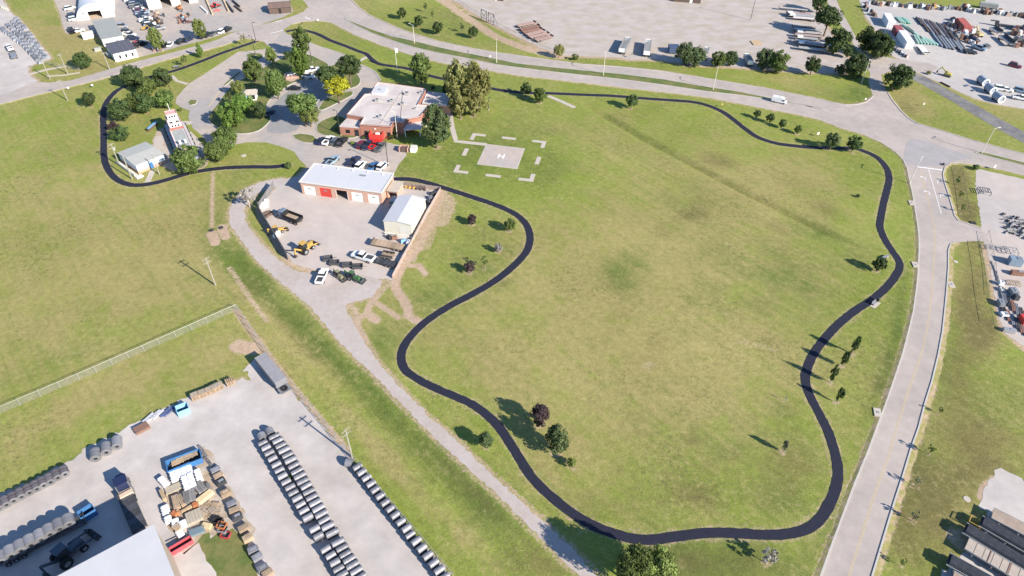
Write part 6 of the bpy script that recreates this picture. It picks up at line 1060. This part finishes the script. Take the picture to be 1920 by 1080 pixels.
for k, (x, y) in enumerate(((433, 720), (412, 728), (404, 732), (394, 737), (381, 742), (368, 747))):
    t = thing('pallet_stack' if k else 'lattice_crate', ['brown lattice crate nearest the blue grey trailer at the yard edge', '%s' % ''][0] if k == 0 else '%s pallet stack from the right along the lawn edge of the yard' % ORD[k-1], 'pallet stack' if k else 'crate', (*G(x, y)[:2], .03), head(400, 735, 60, -24), 'pallet stacks along the lawn')
    me_ = MB().bx(-.8, -.6, 0, .8, .6, .035).mesh('slat_layer', woodm)
    for j in range(7): link('slat_layer', me_, t, (random.gauss(0, .03), random.gauss(0, .03), .1+j*.17))
    if k == 0:
        for q in range(5): MB().bx(-.85+q*.4, -.65, 1.25, -.75+q*.4, .65, 1.35).build('slat', woody, t)
    else:
        for q in range(6): MB().bx(-.8, -.6+q*.22, 1.28, .8, -.48+q*.22, 1.33).build('slat', M('pallet_grey', (.36, .3, .24)), t)
    for q in (-.7, 0, .7): MB().bx(q-.06, -.6, 0, q+.06, .6, 1.25).build('block', woodm, t)
for k in range(7): planks(278+k*6.2+(8 if k > 3 else 0), 784-k*2.6+(k % 2)*2, head(300, 778, 45, -40), 2.6, .5, .35, M('pale_rail', (.5, .5, .54), .5) if k < 4 else M('navy_rail', (.1, .13, .25), .5), '%s pale or blue rail bundle from the left beside the small pale dumpster' % ORD[k], 2, 1, 'rail_bundle')
for k in range(2): planks(264+k*4, 801+k*5, head(264, 802, 24, -12), 2.6, .9, .6, M('brown_rail', (.22, .13, .1), .7), '%s brown steel bundle at the lawn edge of the yard' % ['upper', 'lower'][k], 4, 2, 'steel_bundle')
# flat grey semi trailer
loc, rz, L = PX((488, 668), (527, 716), 2.2); t = flatbed(loc, rz+math.pi, L, 2.5, 'long grey roofed semi trailer parked along the yard fence', steel, zdeck=1.1); MB().bx(-L/2+.1, -1.2, 1.1, L/2-.15, 1.2, 2.5).build('box_body', M('semi_grey', (.2, .2, .215), .6), t); MB().bx(-L/2, -1.25, 2.5, L/2-.05, 1.25, 2.6).build('roof', M('semi_roof', (.27, .265, .28), .6, var=.1), t); MB().ring((-L/2-.9, 0, .9), (-L/2-.9, 0, 1.1), .7, .35, 16).build('spare_tyre', black, t); MB().bx(-L/2-1.8, -1.2, .6, -L/2, 1.2, .75).build('tail_frame', steel, t)
# semi truck with empty flatbed
loc, rz, L = PX((262, 992), (233, 925), 1.2); t = flatbed(loc, rz, L, 2.5, 'empty dark flatbed coupled to the semi tractor beside the warehouse', darkm, 2, zdeck=1.2, planks=6)
loc2, rz2, L2 = PX((241, 938), (226, 897), 1.5); t = thing('semi_truck', 'dark roofed semi tractor with exposed tan engine parts, beside the warehouse', 'truck', loc2, rz2); MB().bx(-2.8, -.5, .7, 3.0, .5, 1.0).build('frame', darkm, t); c = MB().box(1.0, 0, 2.0, 2.2, 2.3, 2.2, tx=.92, ty=.92).build('cab', PAINT['navy'], t); MB().box(1.25, 0, 2.3, 2.25, 2.0, .8).build('windshield', glass, c); MB().box(2.6, 0, 1.5, 1.5, 1.6, 1.1, tx=.9, ty=.85).build('hood', PAINT['navy'], t); MB().box(-.9, 0, 1.3, 1.2, 2.2, .6).build('sleeper_deck', tanw, t)
for s in (-1, 1): MB().tube((-.3, s*1.0, .8), (-.3, s*1.0, 3.4), .09).build('exhaust', chrome, t); MB().tube((-1.2, s*1.0, .75), (.2, s*1.0, .75), .3, n=12).build('fuel_tank', chrome, t)
wheels(t, (-2.3, -1.1), .95, .5, .4); wheels(t, (2.3,), 1.0, .5, .3)
t = thing('sawing_machine', 'orange red folded machine on the left of the lumber heap', 'machine', (*G(330, 967)[:2], .05), rb+.6); MB().box(0, 0, .6, 1.5, .8, .7, tx=.7).build('machine_body', orange, t); MB().tube((-.8, -.4, .4), (.9, .5, 1.3), .12).build('machine_arm', orange, t); MB().box(.8, -.3, .3, .6, .5, .5).build('motor', darkm, t)
t = thing('orange_hopper', 'small orange hopper beside the long tan beam', 'hopper', (*G(368, 950)[:2], .05), rb); MB().box(0, 0, .5, .7, .8, .8, tx=1.2).build('hopper_body', orange, t); MB().box(0, 0, .05, .8, .8, .1).build('hopper_base', darkm, t)
t = dumpster(340, 1023, 34, -20, 3.6, 1.1, 1.0, M('trough_red', (.5, .08, .1), .55), 'long red trough at the foot of the warehouse wall')
for k, (x, y, mt, lab) in enumerate(((408, 977, black, 'black open bin right of the blue grey crates'), (416, 986, orange, 'rusty orange tub below the black open bin'), (418, 993, steel, 'grey tub below the rusty orange one'), (423, 1003, M('red_drum', (.3, .05, .05)), 'dark red drum crate lowest in the heap'))):
    dumpster(x, y, 20, 4, 1.5, 1.1, .9-.1*k, mt, lab)
rD = [(405, 882, 'g'), (410, 893, 'b'), (414.6, 904, 'd'), (423, 924.6, 'b'), (435, 945, 'g'), (439.5, 958, 'b'), (445, 969, 'd'), (456.6, 991, 'b'), (465, 1009, 'b'), (475, 1032, 'g'), (483, 1045, 'g'), (493, 1066, 'g'), (502, 1075, 'b')]
for i, (x, y, c) in enumerate(rD):
    p = G(x, y, .5); t = thing('concrete_block', '%s squat block from the top of the loose row right of the lumber heap' % ORD[i], 'block', (p.x, p.y, .03), perp+random.gauss(0, .08), 'loose blocks right of the lumber heap'); MB().box(0, 0, .5, 1.7, 1.1, 1.0, tx=.96, ty=.9).build('block_body', {'g': coil_m, 'b': M('block_tan', (.33, .25, .18), .8, var=.25, rand=.2), 'd': darkm}[c], t); MB().box(.1, 0, 1.01, .9, .5, .06).build('top_plate', {'g': steel, 'b': woodm, 'd': steel}[c], t)
for i, (x, y) in enumerate(((378, 842), (384, 852), (390, 864), (396, 872))): planks(x, y, ra+.2, 2.0, .5, .25, woodg, '%s dark timber from the top in the strip beside the blue dumpster' % ORD[i], 2, 1)
# ================================================================== LOWER RIGHT TRAILERS
rz = head(1880, 1010, 87, 50)
def side_rails(t, L, W, z, mat):
    for s in (-1, 1): MB().bx(-L/2, s*W/2-.05, z-.25, L/2, s*W/2+.05, z+.05).build('side_rail', mat, t)
deckdark = M('deck_black', (.05, .05, .06), .5, var=.3, scale=1.2); decktan = M('deck_brown', (.33, .26, .21), .8, var=.15); deckp = M('deck_plank_tan', (.40, .34, .29), .8, var=.12)
for (a, b, mt, lab, n) in (((1861, 962), (2000, 1034), decktan, 'tan decked trailer, uppermost of the parked row at lower right', 0), ((1838, 977), (1985, 1061), deckdark, 'black tarped trailer second from the top of the row at lower right', 0), ((1808, 990), (1955, 1078), deckdark, 'black tarped trailer third from the top of the row at lower right', 0), ((1812, 1019), (1960, 1108), deckp, 'trailer with pale plank deck and brown cross straps at lower right', 9), ((1777, 1048), (1920, 1128), deckdark, 'dark trailer cut by the bottom edge at lower right', 0), ((1786, 1083), (1890, 1140), decktan, 'lowest trailer mostly outside the bottom edge', 0)):
    loc, r_, L = PX(b, a, 1.4); t = flatbed(loc, r_, L, 2.5, lab, mt, 3, planks=n, zdeck=1.5, front=False); side_rails(t, L, 2.56, 1.5, galv)
    if mt is deckdark: MB().add([(-L/2+.3, -1.15, 1.52), (L/2-.3, -1.15, 1.52), (L/2-.3, 1.15, 1.52), (-L/2+.3, 1.15, 1.52), (-L/2+.3, -.9, 2.0), (L/2-.3, -.9, 2.0), (L/2-.3, .9, 2.0), (-L/2+.3, .9, 2.0)], [(0, 1, 5, 4), (1, 2, 6, 5), (2, 3, 7, 6), (3, 0, 4, 7), (4, 5, 6, 7)]).build('tarp_cover', M('black_tarp', (.045, .047, .055), .38, var=.35, scale=1.0, bump=.3), t)
    for s in (-1, 1):
        for q in range(3): MB().tube((L/2-1.5-q*3, s*1.34, .9), (L/2-1.3-q*3, s*1.34, .9), .3, n=12).build('air_tank', chrome, t)
    if n:
        for q in (-.25, -.05, .2): MB().bx(q*L, -1.25, 1.57, q*L+.12, 1.25, 1.62).build('strap', rust, t)
t = thing('yellow_frame', 'yellow tubular steel frame at the head of the black tarped trailers', 'frame', (*G(1823, 985)[:2], .03), rz)
for x_ in (-.9, .9):
    for y_ in (-.8, .8): MB().tube((x_, y_, 0), (x_, y_, 1.4), .07).build('leg', yellow, t)
for y_ in (-.8, .8): MB().tube((-.9, y_, 1.4), (.9, y_, 1.4), .07).build('rail', yellow, t); MB().tube((-.9, y_, .6), (.9, y_, .6), .05).build('rail', yellow, t)
MB().tube((-.9, -.8, 1.4), (-.9, .8, 1.4), .07).tube((.9, -.8, 1.4), (.9, .8, 1.4), .07).build('cross_rail', yellow, t)
sheet('gravel_pad', [(1852, 905), (1868, 878), (1892, 886), (1935, 910), (2020, 960), (2020, 1240), (1760, 1200), (1745, 1100), (1800, 1045), (1835, 1010), (1852, 958), (1836, 950)], gravel_m, .024, smooth=True, jit=.3)
# ================================================================== RIGHT EDGE YARD
def frame_rack(x, y, rz, L, w_, h, mat, lab, n=4):
    p = G(x, y); t = thing('steel_rack', lab, 'rack', (p.x, p.y, .03), rz)
    for k in range(n): q = -L/2+L*k/(n-1); MB().bx(q-.06, -w_/2, h-.1, q+.06, w_/2, h).build('crossbar', mat, t)
    for s in (-1, 1): MB().bx(-L/2, s*w_/2-.06, h, L/2, s*w_/2+.06, h+.12).build('side_bar', mat, t)
    for s in (-1, 1):
        for q in (-1, 1): MB().bx(q*L/2-.06, s*w_/2-.06, 0, q*L/2+.06, s*w_/2+.06, h-.1).build('leg', mat, t)
frame_rack(1843, 362, -.2, 3.2, 2.4, 1.0, darkm, 'black rack with gear in the right storage yard near the boulevard', 6)
frame_rack(1866, 468, -.25, 5, 1.4, .7, steel, 'low pale rack at the mouth of the right storage yard', 5); frame_rack(1893, 474, -.25, 3.2, 2.2, .9, steel, 'open grey frame right of the low pale rack', 4); frame_rack(1900, 533, -.2, 2.8, 1.6, .5, woodm, 'tan floored low rack in the right storage yard', 6)
for k in range(26):
    i, j = divmod(k, 5); x = 1882+i*8.5+j*1.5+random.uniform(-2, 2); y = 405+j*8+i*2.5+random.uniform(-2, 2); p = G(x, y); t = thing('steel_part', 'grey steel piece, %s from left, %s row of parts at the right edge' % (ORD[i], ORD[j]), 'steel part', (p.x, p.y, .03), random.uniform(-.5, .9), 'steel parts laid out at the right edge'); L = random.uniform(1.0, 2.4); MB().box(0, 0, .25, L, .16, .5).build('web', steel if k % 3 else darkm, t); MB().box(L*.3, .3, .2, .14, .9, .4).build('flange', darkm, t)
for k in range(5): p = G(1862+k*3.4, 500+k*9); t = thing('steel_rail', '%s long thin rail from the left leaning in the right yard by the wire fence' % ORD[k], 'rail', (p.x, p.y, .03), head(1862, 480, 4, 40)+random.gauss(0, .06)); MB().box(0, 0, .12, 4.5, .12, .14).build('rail_bar', steel, t); MB().box(-1.5, 0, .03, .1, .6, .06).box(1.5, 0, .03, .1, .6, .06).build('sleeper', woodm, t)
for k, (x, y, sx, sy, h, mt, lab) in enumerate(((1875, 534, 1.0, 1.2, 1.0, white, 'white box by the fence corner of the right yard'), (1877, 545, .8, 1.4, .6, offwhite, 'low pale box below the white box in the right yard'), (1897, 552, 1.6, 2.2, 1.4, steel, 'grey machine block in the middle of the right yard'), (1903, 560, 1.0, 1.8, 1.2, darkm, 'dark machine block right of the grey one'), (1874, 572, 1.1, 2.2, 1.1, steel, 'grey tank skid by the left edge of the right yard'), (1882, 592, 1.6, 1.4, .6, wrap, 'pale low skid below the grey tank skid'), (1900, 495, 3.0, 2.2, 1.8, M('bin_blue_grey', (.2, .26, .33), .6), 'blue grey open box in the right yard casting a deep shadow'), (1905, 515, 3.0, 1.2, 1.0, rust, 'brown steel assembly at the right edge of the picture'), (1916, 605, 1.2, 2.4, 1.6, red, 'red cabinet cut by the right edge'), (1890, 622, 2.6, 1.0, .8, steel, 'jumbled grey pile at the lower corner of the right yard'))):
    p = G(x, y); t = thing('equipment_box', lab, 'equipment', (p.x, p.y, .03), -.25+.1*(k % 3)); MB().box(0, 0, h/2+.1, sx, sy, h, tx=.95, ty=.95).build('box_body', mt, t); MB().box(0, 0, .05, sx*.9, sy*.9, .1).build('skid_base', darkm, t); MB().box(sx*.2, 0, h+.14, sx*.35, sy*.5, .1).build('lid', steel, t)
for k in range(14):
    x = 1868+(k % 7)*8; y = 640 if 0 else 560+(k % 7)*7+(k//7)*26; p = G(x+14, y); t = thing('pipe_bundle', 'long pipe bundle, %s from left, %s row in the lower part of the right yard' % (ORD[k % 7], ORD[k//7]), 'pipe bundle', (p.x, p.y, .03), head(x, y, 5, 18), 'pipe bundles in the right yard'); me_ = MB().tube((-2, 0, .25), (2, 0, .25), .16, n=7).mesh('pipe', [steel, darkm, rust][k % 3])
    for q in range(3): link('pipe', me_, t, (random.gauss(0, .1), -.36+q*.36, 0))
    MB().bx(-1.3, -.6, 0, -1.15, .6, .1).build('bearer', woodm, t); MB().bx(1.15, -.6, 0, 1.3, .6, .1).build('bearer', woodm, t)
t = thing('black_grate', 'black square grate lying at the mouth of the right yard driveway', 'grate', (*G(1824, 418)[:2], .03), -.3); MB().bx(-.8, -.6, 0, .8, .6, .12).build('grate_frame', black, t); 
for k in range(5): MB().bx(-.75, -.5+k*.22, .12, .75, -.42+k*.22, .15).build('grate_bar', darkm, t)
# ================================================================== UPPER RIGHT SCRAP YARD
def beam(p0, p1, mat, lab, group, w_=.5, h=.5, z=0.):
    loc, rz, L = PX(p0, p1); t = thing('steel_beam', lab, 'steel beam', (loc[0], loc[1], .03+z), rz, group); MB().bx(-L/2, -w_/2, 0, L/2, w_/2, h*.16).bx(-L/2, -w_/2, h*.84, L/2, w_/2, h).build('flange', mat, t); MB().bx(-L/2, -w_*.12, h*.16, L/2, w_*.12, h*.84).build('web', mat, t)
for k in range(7): beam((1713+k*5.2, 66+k*1.6+abs(k-3)*.3), (1722+k*6.0, 83+k*.5), teal, '%s pale green beam from the left in the fan beside the long white container' % ORD[k], 'pale green beams', .75, .6)
for k in range(6): beam((1679+k*3.6, 33+k*.6), (1691+k*3.2, 44+k*.4), teal if k != 3 else M('green_deep', (.03, .22, .16), .6), '%s green beam from the left in the upper green stack' % ORD[k], 'upper green beams', .8, .6)
beam((1692, 47), (1712, 62), teal, 'long green girder joining the two green stacks', None, .9, .6); beam((1700, 52), (1730, 76), teal, 'lower long green girder joining the two green stacks', None, .8, .6)
for r_ in range(2):
    for i in range(13):
        x = 1717+i*4.7+r_*15+random.uniform(-1, 1); y = 33+i*1.5+r_*15+random.uniform(-1, 1); l_ = random.uniform(.8, 1.15)
        beam((x, y), (x+12*l_, y+15.5*l_), [darkm, brown, steel, darkm, M('beam_violet', (.14, .11, .14), .6)][(i+r_) % 5], 'dark steel beam, %s from left, %s slanted row of upper right yard' % (ORD[i], ORD[r_]), 'dark beams in the upper right yard', random.uniform(.5, .8), random.uniform(.5, .9))
for i in range(11):
    x = 1749+i*4.6; y = 66+i*1.1+random.uniform(-1, 1); l_ = random.uniform(.8, 1.1)
    beam((x, y), (x+17*l_, y+23*l_), [M('beam_blue_grey', (.2, .23, .3), .5), darkm, steel][i % 3], 'long blue grey or dark beam, %s from left in the lower slanted row' % ORD[i], 'lower slanted beams', .7, .6)
def junk(x, y, s, mat, lab, group):
    p = G(x, y); t = thing('scrap_machine', lab, 'scrap', (p.x, p.y, .03), random.uniform(0, 6.28), group); MB().box(0, 0, s*.4, s*1.2, s*.8, s*.8, tx=random.uniform(.5, 1), ty=random.uniform(.6, 1)).build('scrap_body', mat, t); MB().box(s*.4, s*.3, s*.5, s*.5, s*.6, s*1.1, rz=.5).build('scrap_housing', random.choice([darkm, steel, rust, wrap]), t); MB().tube((-s, -s*.3, .2), (s*.8, s*.4, s*.9), .12, n=6).build('scrap_pipe', darkm, t)
JN = ['grey', 'white', 'dark', 'rusty', 'tan', 'pale', 'brown']
jm = [steel, wrap, darkm, rust, tanw, offwhite, brown]
for k in range(27): junk(1780+(k % 9)*5.5+random.uniform(-3, 3), 36+(k//9)*11+(k % 9)*3.2+random.uniform(-2, 2), random.uniform(1.2, 2.2), jm[k % 7], '%s scrap part, %s from left, %s row of the red container heap' % (JN[k % 7], ORD[k % 9], ORD[k//9]), 'scrap heap around the red container')
for k in range(22): junk(1622+k*7.1+random.uniform(-3, 3), 7+k*.55+random.uniform(-1.5, 2), random.uniform(1.2, 2.0), jm[k % 7], '%s scrap item, %s from the left in the line along the top grass' % (JN[k % 7], ORD[k]), 'scrap along the top grass')
for k in range(18): junk(1782+k*8.3, 17+k*.9+random.uniform(-1.5, 2.5), random.uniform(1.2, 2.2), jm[(k*3) % 7], '%s scrap item, %s from the left in the line at the top right' % (JN[(k*3) % 7], ORD[k]), 'scrap line at the top right')
for k in range(12): junk(1903+(k % 3)*8+random.uniform(-3, 3), 55+(k//3)*10+random.uniform(-3, 3), random.uniform(1.4, 2.4), jm[(k*2) % 7], '%s scrap item in the right edge heap, %s row, %s from the left' % (JN[(k*2) % 7], ORD[k//3], ORD[k % 3]), 'scrap heap at the right edge')
for k in range(7): junk(1618+k*3.5+random.uniform(-1, 1), 12+k*3.2+random.uniform(-2, 2), random.uniform(1.2, 1.8), jm[(k*2+1) % 7], '%s scrap item, %s from top, left end of upper right yard' % (JN[(k*2+1) % 7], ORD[k]), 'scrap at the left end')
for k in range(9): junk(1675+k*3.2, 92+k*2.0, 1.0, jm[(k*2) % 3], 'small scrap piece, %s from left, gravel edge beside the big dark tree' % ORD[k], 'small scrap by the big dark tree')
junk(1752, 16, 2.0, yellow, 'bright yellow machine in the top line of the upper right yard', None); junk(1741, 17, 1.8, skyblue, 'pale blue machine beside the yellow one in the top line', None); junk(1797, 41, 1.8, M('scrap_orange', (.6, .42, .25)), 'light orange machine beside the red container', None); junk(1808, 17, 2.6, white, 'white tank on the top line of the upper right yard', None)
for (a, b, lab, mt) in (((1858, 53), (1874, 64), 'upper tipped grey trailer on the pale gravel', steel), ((1876, 68), (1896, 85), 'lower tipped grey trailer on the pale gravel', steel), ((1866, 44), (1911, 50), 'black lowboy trailer with raised neck in the upper right yard', darkm), ((1836, 10), (1870, 15), 'long grey green roofed trailer at the top right', roofg), ((1725, 85), (1737, 100), 'small white trailer at the end of the pale green beams', white)):
    loc, r_, L = PX(a, b, 1.0); t = flatbed(loc, r_, L, 2.4 if 'black' not in lab else 1.6, lab, mt, 2, zdeck=1.5 if mt is steel else 1.0, front='black' not in lab)
    if 'black' in lab: MB().bx(-L/2-.1, -.6, 1.0, -L/2+1.2, .6, 2.2).build('gooseneck', darkm, t); MB().bx(-L/2-2.2, -.5, 1.9, -L/2, .5, 2.2).build('gooseneck_arm', darkm, t)
    if mt is steel: MB().bx(-L/2, 1.1, 1.5, L/2-.2, 1.2, 2.6).build('side_wall', darkm, t)
    if mt is roofg: MB().bx(-L/2, -1.2, 1.0, L/2-.1, 1.2, 2.6).build('box_body', roofg, t)
for k in range(3): p = G(1813+k*9, 162+k*4); 
for x, y, lab in ((1812, 161, 'small dark sheet left of the tanks'), (1825, 170, 'dark pointed sheet left of the lowest tank')): p = G(x, y); t = thing('metal_sheet', lab, 'sheet', (p.x, p.y, .03), .5); MB().box(0, 0, .15, 2.4, 1.0, .12, tx=.5).build('sheet_plate', M('sheet_blue', (.08, .12, .2), .6), t); MB().box(0, 0, .04, 1.6, .6, .08).build('bearer', woodm, t)
loc, r_, L = PX((1763, 155), (1781, 164)); t = thing('steel_beam', 'dark beam lying beside the old asphalt road below the yellow excavator', 'steel beam', loc, r_); MB().bx(-L/2, -.25, 0, L/2, .25, .3).build('flange', brown, t); MB().bx(-L/2, -.1, .3, L/2, .1, .45).build('web', brown, t)
# ================================================================== UPPER LEFT YARDS
gpipe = M('pipe_grey', (.30, .31, .34), .6, var=.25, rand=.25)
k = 0
for lane, (off, n) in enumerate(((0, 14), (13, 13), (25, 13), (35, 12))):
    for i in range(n):
        u_ = i/(n-1); x = 6+off*.78+(86-off*.55)*(u_**1.12)*.82+random.uniform(-1.2, 1.2)-off*.05; y = 56-off*.55+u_*(62+off*.25)+random.uniform(-1, 1)-6*math.sin(u_*3.14)
        p = G(x, y); t = thing('pipe_bundle', 'grey pipe bundle, %s from the top, %s lane of the far left field' % (ORD[i], ORD[lane]), 'pipe bundle', (p.x, p.y, .03), head(x, y, 5, 6.5)+random.uniform(-.1, .1), 'pipe bundles at the far left')
        m = MB(); L = random.uniform(2.2, 3.4)
        for a in range(4): m.tube((-L/2, -.75+a*.5, .3), (L/2, -.75+a*.5, .3), .22, n=6)
        for a in range(3): m.tube((-L/2, -.5+a*.5, .68), (L/2, -.5+a*.5, .68), .22, n=6)
        m.build('pipe_layer', gpipe, t); MB().bx(-L*.3, -1, 0, -L*.3+.15, 1, .09).bx(L*.3, -1, 0, L*.3+.15, 1, .09).build('bearer', woodm, t)
for i in range(4): planks(3+i*3.4, 13+i*1.2, head(5, 15, 6, 10), 3.6, .7, .5, M('cream_pipe', (.68, .62, .5), .6), '%s cream coloured bar bundle from the left at the top left corner' % ORD[i], 2, 1, 'bar_bundle')
for (a, b, mt, lab) in (((387, 0), (399, 28), 'y', 'left long tan beam lying from the top edge toward the lot'), ((418, -2), (429, 22), 'y', 'right long tan beam lying from the top edge toward the lot'), ((424, 5), (438, 24), 'd', 'thin dark beam right of the tan beams'), ((436, 2), (450, 14), 'd', 'short dark beam farthest right of the tan beams'), ((377, 14), (389, 25), 'w', 'white beam left of the tan beams'), ((440, 12), (454, 23), 'b', 'brown beam lying right of the tan beams'), ((352, 26), (356, 30), 'b', 'short brown bar right of the orange machine')):
    beam(a, b, {'y': M('beam_cream', (.62, .48, .3), .7), 'd': darkm, 'w': white, 'b': brown}[mt], lab, None, .6, .7)
for k in range(10): junk(287+(k % 4)*6+random.uniform(-3, 3), 22+(k//4)*10+(k % 4)*3+random.uniform(-2, 2), random.uniform(.9, 1.5), [brown, woodm, rust, steel][k % 4], '%s gear, %s from top, beside the long diagonal car row' % (['brown', 'wooden', 'rusty', 'grey'][k % 4], ORD[k]), 'brown gear by the diagonal car row')
for k in range(7): junk(338+(k % 3)*6, 34+(k//3)*5, random.uniform(.7, 1.2), [steel, skyblue, rust, darkm][k % 4], 'small %s gear, %s from left, brown lot below the workshop' % (['grey', 'pale blue', 'rusty', 'dark'][k % 4], ORD[k]), 'gear below the workshop')
for k in range(6): junk(285+k*4, 93+(k % 2)*3, .8, [brown, rust, woodm][k % 3], 'brown parts, %s from left at the foot of the light green lot tree' % ORD[k], 'parts at the lot tree')
p = G(407, 20); t = thing('steel_sled', 'low pink red frame on the ground between the tan beams', 'frame', (p.x, p.y, .03), .4)
for s in (-1, 1): MB().bx(-1.2, s*.7-.1, 0, 1.2, s*.7+.1, .3).build('side_bar', red, t)
MB().bx(-1.1, -.6, .1, 1.1, .6, .2).build('plate', M('pink_plate', (.55, .3, .3)), t)
